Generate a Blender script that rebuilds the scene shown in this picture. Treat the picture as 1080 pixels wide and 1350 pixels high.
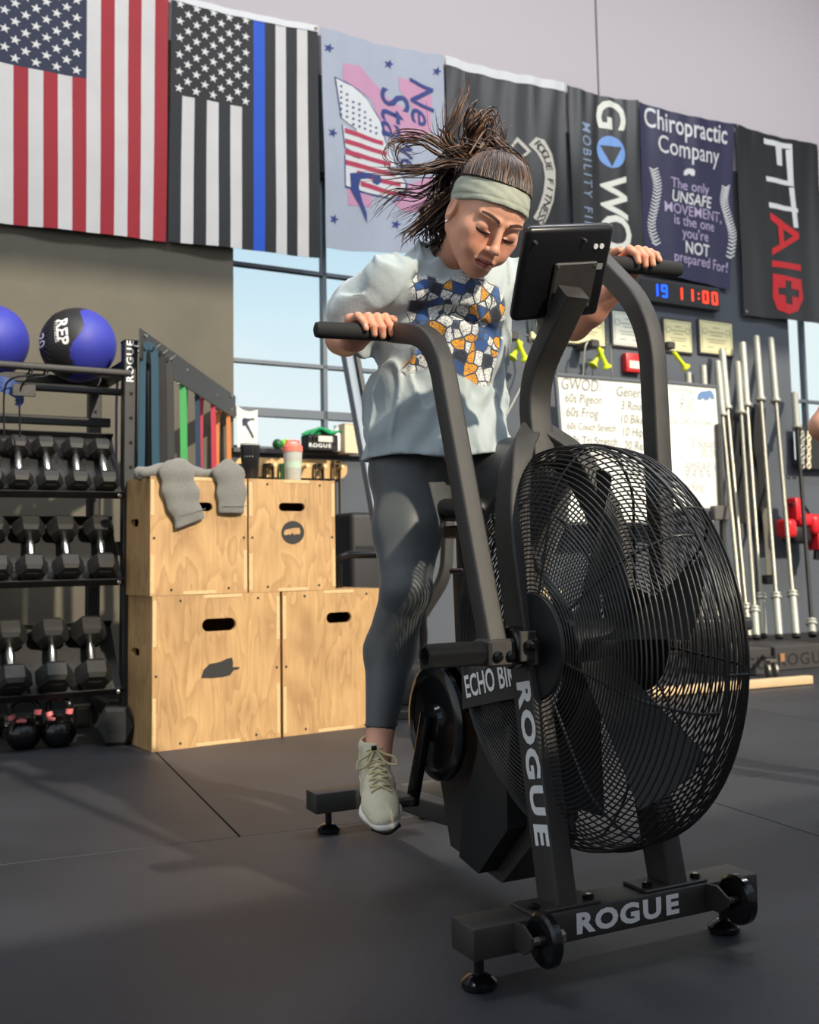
import bpy, bmesh, math, random
import numpy as np
from mathutils import Vector, Matrix, noise as mnoise

# ------------------------------------------------------------------ clean
for _o in list(bpy.data.objects):
    bpy.data.objects.remove(_o)
SC = bpy.context.scene
COL = SC.collection
random.seed(7)
pi = math.pi

# ------------------------------------------------------------------ camera
FPX, CX, CY, CAMH = 1400.0, 540.0, 610.0, 0.74
PITCH, ROLL = math.atan(125 / 1400.0), math.radians(1.0)
_f = Vector((0, math.cos(PITCH), math.sin(PITCH)))
_r = Vector((1, 0, 0))
_u = _r.cross(_f)
_c, _s = math.cos(ROLL), math.sin(ROLL)
CR = _r * _c - _u * _s
CU = _r * _s + _u * _c
CAMP = Vector((0, 0, CAMH))
cam_data = bpy.data.cameras.new('camera')
cam = bpy.data.objects.new('camera', cam_data)
COL.objects.link(cam)
cam.matrix_world = Matrix((( CR.x, CU.x, -_f.x, CAMP.x),
                           ( CR.y, CU.y, -_f.y, CAMP.y),
                           ( CR.z, CU.z, -_f.z, CAMP.z),
                           (0, 0, 0, 1)))
cam_data.sensor_fit = 'VERTICAL'
cam_data.sensor_height = 36.0
cam_data.lens = FPX / 1350.0 * 36.0
cam_data.shift_y = -(675.0 - CY) / 1350.0
cam_data.clip_end = 300
cam_data.dof.use_dof = True
cam_data.dof.focus_distance = 2.25
cam_data.dof.aperture_fstop = 5.6
SC.camera = cam

# ------------------------------------------------------------------ world, sun, exposure
world = bpy.data.worlds.new('world')
SC.world = world
world.use_nodes = True
nt = world.node_tree
nt.nodes.clear()
wout = nt.nodes.new('ShaderNodeOutputWorld')
wbg = nt.nodes.new('ShaderNodeBackground')
wtc = nt.nodes.new('ShaderNodeTexCoord')
wsep = nt.nodes.new('ShaderNodeSeparateXYZ')
wramp = nt.nodes.new('ShaderNodeValToRGB')
wnz = nt.nodes.new('ShaderNodeTexNoise')
wmix = nt.nodes.new('ShaderNodeMixRGB')
wcr = nt.nodes.new('ShaderNodeValToRGB')
nt.links.new(wtc.outputs['Generated'], wsep.inputs[0])
nt.links.new(wsep.outputs['Z'], wramp.inputs[0])
e = wramp.color_ramp.elements
e[0].position = 0.0; e[0].color = (0.30, 0.30, 0.30, 1)
e[1].position = 1.0; e[1].color = (0.33, 0.50, 0.78, 1)
x = wramp.color_ramp.elements.new(0.01); x.color = (1.0, 1.0, 0.98, 1)
x = wramp.color_ramp.elements.new(0.12); x.color = (1.0, 1.0, 1.0, 1)
x = wramp.color_ramp.elements.new(0.22); x.color = (0.82, 0.93, 1.0, 1)
x = wramp.color_ramp.elements.new(0.35); x.color = (0.55, 0.74, 0.92, 1)
wnz.inputs['Scale'].default_value = 3.2
wnz.inputs['Detail'].default_value = 5
nt.links.new(wtc.outputs['Generated'], wnz.inputs['Vector'])
wcr.color_ramp.elements[0].position = 0.42
wcr.color_ramp.elements[1].position = 0.66
nt.links.new(wnz.outputs['Fac'], wcr.inputs[0])
wmix.inputs[2].default_value = (1, 1, 1, 1)
nt.links.new(wcr.outputs[0], wmix.inputs[0])
nt.links.new(wramp.outputs[0], wmix.inputs[1])
nt.links.new(wmix.outputs[0], wbg.inputs[0])
wbg.inputs[1].default_value = 0.98
nt.links.new(wbg.outputs[0], wout.inputs[0])

SUN_AZ, SUN_EL = math.radians(42), math.radians(30)     # from the right behind the camera
sun_dir = Vector((-math.sin(SUN_AZ) * math.cos(SUN_EL), math.cos(SUN_AZ) * math.cos(SUN_EL), -math.sin(SUN_EL)))
sd = bpy.data.lights.new('sun', 'SUN')
sd.energy = 4.7
sd.angle = math.radians(1.2)
sd.color = (1.0, 0.88, 0.70)
sun = bpy.data.objects.new('sun', sd)
COL.objects.link(sun)
sun.rotation_euler = sun_dir.to_track_quat('-Z', 'Y').to_euler()
sun.location = (2, -6, 6)

SC.view_settings.view_transform = 'Standard'
SC.view_settings.look = 'None'
SC.view_settings.gamma = 1.0
SC.view_settings.exposure = 0.0
SC.view_settings.use_curve_mapping = False

# ------------------------------------------------------------------ helpers: points
def ray(px, py):
    return CR * ((px - CX) / FPX) - CU * ((py - CY) / FPX) + _f
def on_plane(px, py, n, p0):
    d = ray(px, py)
    return CAMP + d * ((Vector(p0) - CAMP).dot(n) / d.dot(n))
def on_z(px, py, z=0.0):
    return on_plane(px, py, Vector((0, 0, 1)), (0, 0, z))
def at(px, py, Y):
    return on_plane(px, py, Vector((0, 1, 0)), (0, Y, 0))

def frame(origin, yaw):
    return Matrix.Translation(origin) @ Matrix.Rotation(yaw, 4, 'Z')

# ------------------------------------------------------------------ helpers: materials
def s2l(c):
    return tuple(((v / 255.0) / 12.92 if v / 255.0 <= 0.04045 else ((v / 255.0 + 0.055) / 1.055) ** 2.4) for v in c)
MATS = {}
def M(name, rgb, rough=0.5, metal=0.0, var=0.0, vscale=8.0, bump=0.0, bscale=200.0, spec=0.5, emit=0.0, trans=0.0,
      stretch=None, rgb2=None, sheen=0.0, coat=0.0, alpha=1.0):
    if name in MATS:
        return MATS[name]
    m = bpy.data.materials.new(name)
    m.use_nodes = True
    t = m.node_tree
    b = t.nodes['Principled BSDF']
    c = s2l(rgb) + (1,)
    b.inputs['Base Color'].default_value = c
    b.inputs['Roughness'].default_value = rough
    b.inputs['Metallic'].default_value = metal
    b.inputs['Specular IOR Level'].default_value = spec
    if sheen: b.inputs['Sheen Weight'].default_value = sheen
    if coat: b.inputs['Coat Weight'].default_value = coat
    if trans: b.inputs['Transmission Weight'].default_value = trans
    if alpha < 1: b.inputs['Alpha'].default_value = alpha
    if emit:
        b.inputs['Emission Color'].default_value = c
        b.inputs['Emission Strength'].default_value = emit
    tc = t.nodes.new('ShaderNodeTexCoord')
    src = tc.outputs['Object']
    if stretch:
        mp = t.nodes.new('ShaderNodeMapping')
        mp.inputs['Scale'].default_value = stretch
        t.links.new(src, mp.inputs[0]); src = mp.outputs[0]
    if var or rgb2:
        n = t.nodes.new('ShaderNodeTexNoise')
        n.inputs['Scale'].default_value = vscale
        n.inputs['Detail'].default_value = 6
        n.inputs['Roughness'].default_value = 0.6
        t.links.new(src, n.inputs['Vector'])
        r = t.nodes.new('ShaderNodeValToRGB')
        r.color_ramp.elements[0].position = 0.3
        r.color_ramp.elements[1].position = 0.7
        c2 = s2l(rgb2) + (1,) if rgb2 else tuple(v * (1 - var) for v in c[:3]) + (1,)
        c1 = c if rgb2 else tuple(min(1, v * (1 + var)) for v in c[:3]) + (1,)
        r.color_ramp.elements[0].color = c2
        r.color_ramp.elements[1].color = c1
        t.links.new(n.outputs['Fac'], r.inputs[0])
        t.links.new(r.outputs[0], b.inputs['Base Color'])
    if bump:
        n2 = t.nodes.new('ShaderNodeTexNoise')
        n2.inputs['Scale'].default_value = bscale
        n2.inputs['Detail'].default_value = 3
        t.links.new(src, n2.inputs['Vector'])
        bp = t.nodes.new('ShaderNodeBump')
        bp.inputs['Strength'].default_value = bump
        bp.inputs['Distance'].default_value = 0.004
        t.links.new(n2.outputs['Fac'], bp.inputs['Height'])
        t.links.new(bp.outputs[0], b.inputs['Normal'])
    MATS[name] = m
    return m

def attr_mat(name, rough=0.5, bump=0.0, bscale=150, sub=0.0, spec=0.4):
    m = bpy.data.materials.new(name)
    m.use_nodes = True
    t = m.node_tree
    b = t.nodes['Principled BSDF']
    a = t.nodes.new('ShaderNodeAttribute'); a.attribute_name = 'Col'
    t.links.new(a.outputs['Color'], b.inputs['Base Color'])
    b.inputs['Roughness'].default_value = rough
    b.inputs['Specular IOR Level'].default_value = spec
    if sub:
        b.inputs['Subsurface Weight'].default_value = sub
        b.inputs['Subsurface Radius'].default_value = (0.012, 0.005, 0.003)
        b.inputs['Subsurface Scale'].default_value = 0.6
    if bump:
        tc = t.nodes.new('ShaderNodeTexCoord')
        n2 = t.nodes.new('ShaderNodeTexNoise'); n2.inputs['Scale'].default_value = bscale
        t.links.new(tc.outputs['Object'], n2.inputs['Vector'])
        bp = t.nodes.new('ShaderNodeBump'); bp.inputs['Strength'].default_value = bump; bp.inputs['Distance'].default_value = 0.003
        t.links.new(n2.outputs['Fac'], bp.inputs['Height']); t.links.new(bp.outputs[0], b.inputs['Normal'])
    MATS[name] = m
    return m

# ------------------------------------------------------------------ helpers: meshes
class MB:
    """collects shapes, then links them as ONE mesh object"""
    def __init__(s):
        s.v = []; s.f = []; s.m = []; s.cur = 0
    def add(s, verts, faces):
        o = len(s.v)
        s.v += [tuple(p) for p in verts]
        s.f += [tuple(i + o for i in f) for f in faces]
        s.m += [s.cur] * len(faces)
        return s
    def box(s, c, size, bev=0.0, rot=None, seg=1):
        if bev <= 0:
            x, y, z = [d / 2 for d in size]
            vs = [Vector((sx * x, sy * y, sz * z)) for sz in (-1, 1) for sy in (-1, 1) for sx in (-1, 1)]
            fs = [(0, 2, 3, 1), (4, 5, 7, 6), (0, 1, 5, 4), (2, 6, 7, 3), (0, 4, 6, 2), (1, 3, 7, 5)]
        else:
            bm = bmesh.new()
            bmesh.ops.create_cube(bm, size=1.0)
            for v in bm.verts:
                v.co = Vector((v.co.x * size[0], v.co.y * size[1], v.co.z * size[2]))
            bmesh.ops.bevel(bm, geom=bm.edges[:], offset=min(bev, min(size) * 0.49), segments=seg, affect='EDGES', profile=0.5)
            vs = [v.co.copy() for v in bm.verts]
            bm.verts.index_update()
            fs = [tuple(v.index for v in f.verts) for f in bm.faces]
            bm.free()
        if rot is not None:
            vs = [rot @ v for v in vs]
        c = Vector(c)
        return s.add([v + c for v in vs], fs)
    def cyl(s, a, b, r, r2=None, n=20, caps=True, bev=0.0):
        a = Vector(a); b = Vector(b)
        if r2 is None: r2 = r
        L = (b - a).length
        prof = [(0, r), (L, r2)]
        if bev:
            prof = [(0, r - bev), (bev, r), (L - bev, r2), (L, r2 - bev)]
        return s.lathe(prof, a, b - a, n, caps)
    def lathe(s, prof, origin, axis, n=32, caps=True):
        """prof: list of (height, radius)"""
        ax = Vector(axis).normalized()
        t = Vector((1, 0, 0)) if abs(ax.x) < 0.9 else Vector((0, 1, 0))
        e1 = ax.cross(t).normalized(); e2 = ax.cross(e1)
        o = Vector(origin)
        vs = []; fs = []
        for h, r in prof:
            for i in range(n):
                a = 2 * pi * i / n
                vs.append(o + ax * h + (e1 * math.cos(a) + e2 * math.sin(a)) * r)
        for k in range(len(prof) - 1):
            for i in range(n):
                j = (i + 1) % n
                fs.append((k * n + i, k * n + j, (k + 1) * n + j, (k + 1) * n + i))
        if caps:
            fs.append(tuple(range(n - 1, -1, -1)))
            fs.append(tuple(range((len(prof) - 1) * n, len(prof) * n)))
        return s.add(vs, fs)
    def tube(s, pts, r, n=8, closed=False, caps=True, side=None, sec=None, radii=None):
        """sweep a circle (or section sec: list of (a,b)) along pts; side fixes the section's a axis"""
        P = [Vector(p) for p in pts]
        N = len(P)
        vs = []; fs = []
        if sec is None:
            sec_ = [(math.cos(2 * pi * i / n), math.sin(2 * pi * i / n)) for i in range(n)]
            scale = r
        else:
            sec_ = sec; scale = 1.0; n = len(sec)
        prev = None
        for k in range(N):
            if closed:
                t = (P[(k + 1) % N] - P[k - 1]).normalized()
            else:
                t = (P[min(k + 1, N - 1)] - P[max(k - 1, 0)]).normalized()
            if side is not None:
                a = Vector(side); a = (a - t * a.dot(t)).normalized()
            elif prev is None:
                h = Vector((0, 0, 1)) if abs(t.z) < 0.9 else Vector((1, 0, 0))
                a = t.cross(h).normalized()
            else:
                a = (prev - t * prev.dot(t)).normalized()
            prev = a
            b = t.cross(a)
            # mitre compensation
            mit = 1.0
            if 0 < k < N - 1 or closed:
                d1 = (P[k] - P[k - 1]).normalized()
                cs = max(0.5, d1.dot(t))
                mit = 1.0 / cs
            rr = scale if radii is None else radii[k]
            for (p, q) in sec_:
                vs.append(P[k] + a * (p * rr) + b * (q * rr * (mit if sec is not None else 1.0)))
        K = N if closed else N - 1
        for k in range(K):
            for i in range(n):
                j = (i + 1) % n
                k2 = (k + 1) % N
                fs.append((k * n + i, k * n + j, k2 * n + j, k2 * n + i))
        if caps and not closed:
            fs.append(tuple(range(n - 1, -1, -1)))
            fs.append(tuple(range((N - 1) * n, N * n)))
        return s.add(vs, fs)
    def prism(s, poly, M4, depth):
        """2-D convex or simple polygon in local xy of M4, extruded along local z"""
        n = len(poly)
        vs = [M4 @ Vector((x, y, 0)) for x, y in poly] + [M4 @ Vector((x, y, depth)) for x, y in poly]
        fs = [tuple(range(n - 1, -1, -1)), tuple(range(n, 2 * n))]
        fs += [(i, (i + 1) % n, (i + 1) % n + n, i + n) for i in range(n)]
        return s.add(vs, fs)
    def build(s, name, mat, parent=None, smooth=35, mats=None):
        me = bpy.data.meshes.new(name)
        me.from_pydata(s.v, [], s.f)
        for m in (mats or [mat]):
            me.materials.append(m)
        if mats:
            me.polygons.foreach_set('material_index', s.m)
        bm = bmesh.new(); bm.from_mesh(me)
        bmesh.ops.recalc_face_normals(bm, faces=bm.faces)
        bm.to_mesh(me); bm.free()
        if smooth:
            me.polygons.foreach_set('use_smooth', [True] * len(me.polygons))
            me.set_sharp_from_angle(angle=math.radians(smooth))
        o = bpy.data.objects.new(name, me)
        COL.objects.link(o)
        if parent is not None:
            o.parent = parent
        return o

def rrect(w, h, r, n=3):
    """rounded rectangle section"""
    pts = []
    for cx, cy, a0 in ((w / 2 - r, h / 2 - r, 0), (-w / 2 + r, h / 2 - r, 90), (-w / 2 + r, -h / 2 + r, 180), (w / 2 - r, -h / 2 + r, 270)):
        for i in range(n + 1):
            a = math.radians(a0 + 90 * i / n)
            pts.append((cx + r * math.cos(a), cy + r * math.sin(a)))
    return pts

def fillet(pts, r, n=6):
    P = [Vector(p) for p in pts]
    out = [P[0]]
    for i in range(1, len(P) - 1):
        rr = r[i - 1] if isinstance(r, (list, tuple)) else r
        a = (P[i - 1] - P[i]); b = (P[i + 1] - P[i])
        d = min(rr, a.length * 0.49, b.length * 0.49)
        p0 = P[i] + a.normalized() * d; p2 = P[i] + b.normalized() * d
        for k in range(n + 1):
            t = k / n
            out.append(p0 * (1 - t) ** 2 + P[i] * 2 * t * (1 - t) + p2 * t * t)
    out.append(P[-1])
    return out

def bez(pts, n=12):
    """catmull-rom through the points"""
    P = [Vector(p) for p in pts]
    P = [P[0] * 2 - P[1]] + P + [P[-1] * 2 - P[-2]]
    out = []
    for i in range(1, len(P) - 2):
        for k in range(n):
            t = k / n
            a, b, c, d = P[i - 1], P[i], P[i + 1], P[i + 2]
            out.append(0.5 * ((2 * b) + (c - a) * t + (2 * a - 5 * b + 4 * c - d) * t * t + (3 * b - a - 3 * c + d) * t ** 3))
    out.append(P[-2])
    return out

def tag(o, label=None, cat=None, group=None, kind=None):
    if label: o['label'] = label
    if cat: o['category'] = cat
    if group: o['group'] = group
    if kind: o['kind'] = kind
    return o

def thing(name, label, cat, mat4=None, group=None):
    o = bpy.data.objects.new(name, None)
    o.empty_display_size = 0.1
    COL.objects.link(o)
    if mat4 is not None:
        o.matrix_world = mat4
    return tag(o, label, cat, group)

def children_of(o):
    return [c for c in bpy.data.objects if c.parent == o]
def copy_tree(root, mat4, label=None, group=None):
    r = root.copy(); COL.objects.link(r); r.matrix_world = mat4
    if label: r['label'] = label
    if group: r['group'] = group
    for ch in children_of(root):
        c = ch.copy(); COL.objects.link(c); c.parent = r
        for g in children_of(ch):
            d = g.copy(); COL.objects.link(d); d.parent = c
    return r

# ---- flat outlines with holes / text -> 2-D triangles
def _eval_curve(cu):
    ob = bpy.data.objects.new('tmp', cu)
    COL.objects.link(ob)
    bpy.context.view_layer.update()
    dg = bpy.context.evaluated_depsgraph_get()
    me = bpy.data.meshes.new_from_object(ob.evaluated_get(dg))
    vs = [v.co.copy() for v in me.vertices]
    fs = [tuple(p.vertices) for p in me.polygons]
    bpy.data.objects.remove(ob)
    bpy.data.meshes.remove(me)
    return vs, fs

def text2d(body, size=1.0, bold=0.0, align='CENTER', xs=1.0, shear=0.0, spacing=1.0, extrude=0.0, res=3):
    cu = bpy.data.curves.new('t', 'FONT')
    cu.body = body; cu.size = 1.0; cu.offset = bold; cu.align_x = align; cu.align_y = 'CENTER'
    cu.shear = shear; cu.space_character = spacing; cu.resolution_u = res
    cu.extrude = 0
    vs, fs = _eval_curve(cu)
    bpy.data.curves.remove(cu)
    return [Vector((v.x * size * xs, v.y * size, 0)) for v in vs], fs

def outline2d(loops, extrude=0.0, bevel=0.0):
    cu = bpy.data.curves.new('t', 'CURVE')
    cu.dimensions = '2D'; cu.fill_mode = 'BOTH'; cu.extrude = extrude; cu.bevel_depth = bevel
    for lp in loops:
        sp = cu.splines.new('POLY')
        sp.points.add(len(lp) - 1)
        for i, p in enumerate(lp):
            sp.points[i].co = (p[0], p[1], 0, 1)
        sp.use_cyclic_u = True
    vs, fs = _eval_curve(cu)
    bpy.data.curves.remove(cu)
    return vs, fs

def slot_loop(w, h, cx=0, cy=0, n=8):
    r = h / 2
    pts = []
    for i in range(n + 1):
        a = -pi / 2 + pi * i / n
        pts.append((cx + w / 2 - r + r * math.cos(a), cy + r * math.sin(a)))
    for i in range(n + 1):
        a = pi / 2 + pi * i / n
        pts.append((cx - w / 2 + r + r * math.cos(a), cy + r * math.sin(a)))
    return pts

def circ(r, cx=0, cy=0, n=32):
    return [(cx + r * math.cos(2 * pi * i / n), cy + r * math.sin(2 * pi * i / n)) for i in range(n)]

def star(cx, cy, r, rot=0.0, k=0.4):
    return [(cx + (r if i % 2 == 0 else r * k) * math.sin(rot + pi * i / 5), cy + (r if i % 2 == 0 else r * k) * math.cos(rot + pi * i / 5)) for i in range(10)]

# ------------------------------------------------------------------ soft shapes: distance field -> one smooth surface
class Field:
    def __init__(s, lo, hi, h):
        s.lo = np.array(lo, float); s.h = h
        s.n = np.ceil((np.array(hi, float) - s.lo) / h).astype(int) + 1
        s.d = np.full(tuple(s.n), 0.06, np.float32)
    def _sl(s, lo, hi):
        a = np.maximum(0, np.floor((lo - s.lo) / s.h).astype(int)); b = np.minimum(s.n, np.ceil((hi - s.lo) / s.h).astype(int) + 1)
        if np.any(b <= a): return None, None
        sl = tuple(slice(a[i], b[i]) for i in range(3))
        ax = [(s.lo[i] + s.h * np.arange(a[i], b[i])).astype(np.float32) for i in range(3)]
        return sl, (ax[0][:, None, None], ax[1][None, :, None], ax[2][None, None, :])
    def _mix(s, sl, d, k, op):
        o = s.d[sl]
        if op == 'add':
            if k > 0:
                h = np.clip(0.5 + 0.5 * (o - d) / k, 0, 1); r = o * (1 - h) + d * h - k * h * (1 - h)
            else: r = np.minimum(o, d)
        else:
            if k > 0:
                h = np.clip(0.5 - 0.5 * (o + d) / k, 0, 1); r = o * (1 - h) - d * h + k * h * (1 - h)
            else: r = np.maximum(o, -d)
        s.d[sl] = r
    def cone(s, a, b, ra, rb, k=0.02, op='add', flat=None):
        """round cone; flat=(axis vector, factor) squeezes the section along that axis"""
        a = np.array(a, float); b = np.array(b, float); m = max(ra, rb) + 0.06
        sl, g = s._sl(np.minimum(a, b) - m, np.maximum(a, b) + m)
        if sl is None: return
        X, Y, Z = g
        if flat is not None:
            ax, f = np.array(flat[0], float), flat[1]; ax = ax / np.linalg.norm(ax)
            dx, dy, dz = X - a[0], Y - a[1], Z - a[2]
            q = dx * ax[0] + dy * ax[1] + dz * ax[2]
            e = q * (1 / f - 1)
            dx = dx + e * ax[0]; dy = dy + e * ax[1]; dz = dz + e * ax[2]
            ba = b - a; ba = ba + np.dot(ba, ax) * (1 / f - 1) * ax
        else:
            dx, dy, dz = X - a[0], Y - a[1], Z - a[2]; ba = b - a; f = 1
        L2 = float(np.dot(ba, ba)) + 1e-12
        t = np.clip((dx * ba[0] + dy * ba[1] + dz * ba[2]) / L2, 0, 1)
        dd = np.sqrt((dx - t * ba[0]) ** 2 + (dy - t * ba[1]) ** 2 + (dz - t * ba[2]) ** 2) - (ra + (rb - ra) * t)
        if f != 1: dd = dd * (0.5 + 0.5 * f)
        s._mix(sl, dd.astype(np.float32), k, op)
    def ball(s, c, r, k=0.02, op='add', R=None):
        """ellipsoid with radii r, optional 3x3 rotation (columns are its axes)"""
        c = np.array(c, float); r = np.array([r] * 3 if np.isscalar(r) else r, float); m = r.max() + 0.05
        sl, g = s._sl(c - m, c + m)
        if sl is None: return
        X, Y, Z = g[0] - c[0], g[1] - c[1], g[2] - c[2]
        if R is not None:
            R = np.array(R); X, Y, Z = (X * R[0, 0] + Y * R[1, 0] + Z * R[2, 0]), (X * R[0, 1] + Y * R[1, 1] + Z * R[2, 1]), (X * R[0, 2] + Y * R[1, 2] + Z * R[2, 2])
        k0 = np.sqrt((X / r[0]) ** 2 + (Y / r[1]) ** 2 + (Z / r[2]) ** 2)
        k1 = np.sqrt((X / r[0] ** 2) ** 2 + (Y / r[1] ** 2) ** 2 + (Z / r[2] ** 2) ** 2) + 1e-9
        s._mix(sl, (k0 * (k0 - 1) / k1).astype(np.float32), k, op)
    def chain(s, pts, rad, k=0.02, **kw):
        for i in range(len(pts) - 1): s.cone(pts[i], pts[i + 1], rad[i], rad[i + 1], k=k, **kw)
    def grid(s):
        ax = [(s.lo[i] + s.h * np.arange(s.n[i])).astype(np.float32) for i in range(3)]
        return ax[0][:, None, None], ax[1][None, :, None], ax[2][None, None, :]
    def mesh(s):
        D = s.d; ins = D < 0
        c = [ins[:-1, :-1, :-1], ins[1:, :-1, :-1], ins[:-1, 1:, :-1], ins[1:, 1:, :-1], ins[:-1, :-1, 1:], ins[1:, :-1, 1:], ins[:-1, 1:, 1:], ins[1:, 1:, 1:]]
        cnt = sum(q.astype(np.uint8) for q in c)
        act = (cnt > 0) & (cnt < 8)
        I = np.argwhere(act)
        idx = np.full(act.shape, -1, np.int64); idx[act] = np.arange(len(I))
        offs = np.array([(i & 1, (i >> 1) & 1, (i >> 2) & 1) for i in range(8)])
        vals = np.stack([D[I[:, 0] + o[0], I[:, 1] + o[1], I[:, 2] + o[2]] for o in offs], 1)
        acc = np.zeros((len(I), 3)); num = np.zeros(len(I))
        for a in range(8):
            for bit in (1, 2, 4):
                b = a | bit
                if b == a: continue
                va, vb = vals[:, a], vals[:, b]
                cr = (va < 0) != (vb < 0)
                t = np.where(cr, va / np.where(cr, va - vb, 1), 0)
                p = offs[a][None] + t[:, None] * (offs[b] - offs[a])[None]
                acc += p * cr[:, None]; num += cr
        P = s.lo + (I + acc / num[:, None]) * s.h
        F = []
        for ax in range(3):
            sh = [slice(None)] * 3; s2 = [slice(None)] * 3
            sh[ax] = slice(0, -1); s2[ax] = slice(1, None)
            ch = ins[tuple(sh)] != ins[tuple(s2)]
            E = np.argwhere(ch)
            u, v = [(1, 2), (2, 0), (0, 1)][ax]
            ok = (E[:, u] > 0) & (E[:, v] > 0) & (E[:, u] < s.n[u] - 1) & (E[:, v] < s.n[v] - 1)
            E = E[ok]
            fl = ins[tuple(E.T)]
            def at_(du, dv):
                q = E.copy(); q[:, u] -= du; q[:, v] -= dv; return idx[tuple(q.T)]
            q = np.stack([at_(1, 1), at_(0, 1), at_(0, 0), at_(1, 0)], 1)
            q[~fl] = q[~fl][:, ::-1]
            F.append(q)
        F = np.concatenate(F); F = F[(F >= 0).all(1)]
        return P, F
def smooth_mesh(P, F, it=1, w=0.5):
    e = np.concatenate([F[:, [0, 1]], F[:, [1, 2]], F[:, [2, 3]], F[:, [3, 0]]])
    for _ in range(it):
        acc = np.zeros_like(P); n = np.zeros(len(P))
        np.add.at(acc, e[:, 0], P[e[:, 1]]); np.add.at(acc, e[:, 1], P[e[:, 0]])
        np.add.at(n, e[:, 0], 1); np.add.at(n, e[:, 1], 1)
        P = P * (1 - w) + w * acc / np.maximum(n, 1)[:, None]
    return P
def np_obj(name, parts, mat, parent=None, colors=None, mats=None, mat_idx=None):
    """parts: list of (P, F) quads"""
    P = np.concatenate([p for p, f in parts]); o = 0; fs = []
    for p, f in parts: fs.append(f + o); o += len(p)
    F = np.concatenate(fs)
    me = bpy.data.meshes.new(name)
    me.vertices.add(len(P)); me.vertices.foreach_set('co', P.astype(np.float32).ravel())
    me.loops.add(F.size); me.loops.foreach_set('vertex_index', F.astype(np.int32).ravel())
    me.polygons.add(len(F)); me.polygons.foreach_set('loop_start', (np.arange(len(F)) * 4).astype(np.int32))
    me.update(calc_edges=True)
    me.polygons.foreach_set('use_smooth', np.ones(len(F), bool))
    for m in (mats or [mat]): me.materials.append(m)
    if mat_idx is not None: me.polygons.foreach_set('material_index', mat_idx.astype(np.int32))
    if colors is not None:
        a = me.color_attributes.new('Col', 'FLOAT_COLOR', 'POINT')
        c4 = np.ones((len(P), 4), np.float32); c4[:, :3] = colors
        a.data.foreach_set('color', c4.ravel())
    me.validate()
    ob = bpy.data.objects.new(name, me); COL.objects.link(ob)
    if parent is not None: ob.parent = parent
    return ob
def sins(X, Y, Z, seed, n=7, fmin=8, fmax=40):
    r = np.random.RandomState(seed); out = 0
    for _ in range(n):
        k = r.normal(size=3); k = k / np.linalg.norm(k) * r.uniform(fmin, fmax)
        out = out + np.sin(X * k[0] + Y * k[1] + Z * k[2] + r.uniform(0, 6.28)) / n ** 0.5
    return out
# ------------------------------------------------------------------ materials
BLACK = M('black_powdercoat', (50, 48, 45), 0.46, bump=0.25, bscale=900, var=0.12, vscale=30)
BLACKG = M('black_gloss', (16, 16, 17), 0.18)
RUBBER = M('black_rubber', (22, 22, 23), 0.75, bump=0.2, bscale=400)
CHROME = M('chrome', (205, 203, 196), 0.22, 1.0)
STEEL = M('brushed_steel', (150, 147, 138), 0.38, 0.9, var=0.12, vscale=40)
ZINC = M('zinc_sleeve', (168, 168, 156), 0.42, 0.35, var=0.1, vscale=30)
WHITE = M('white_print', (232, 232, 230), 0.5)
WHITEP = M('white_vinyl', (222, 223, 220), 0.45)
GREYM = M('grey_plastic', (120, 120, 120), 0.5)

# ------------------------------------------------------------------ setting
YAWW = math.radians(30)
W0 = at(170, 742, 5.7); W0.z = 0
WF = frame(W0, YAWW)
WFI = WF.inverted()
WN = Vector((-math.sin(YAWW), math.cos(YAWW), 0))
def wl(px, py, off=0.0):
    """pixel -> (a, z) on the plane parallel to the wall, off metres in front of it"""
    p = WFI @ on_plane(px, py, WN, W0 - WN * off)
    return p.x, p.z

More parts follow.
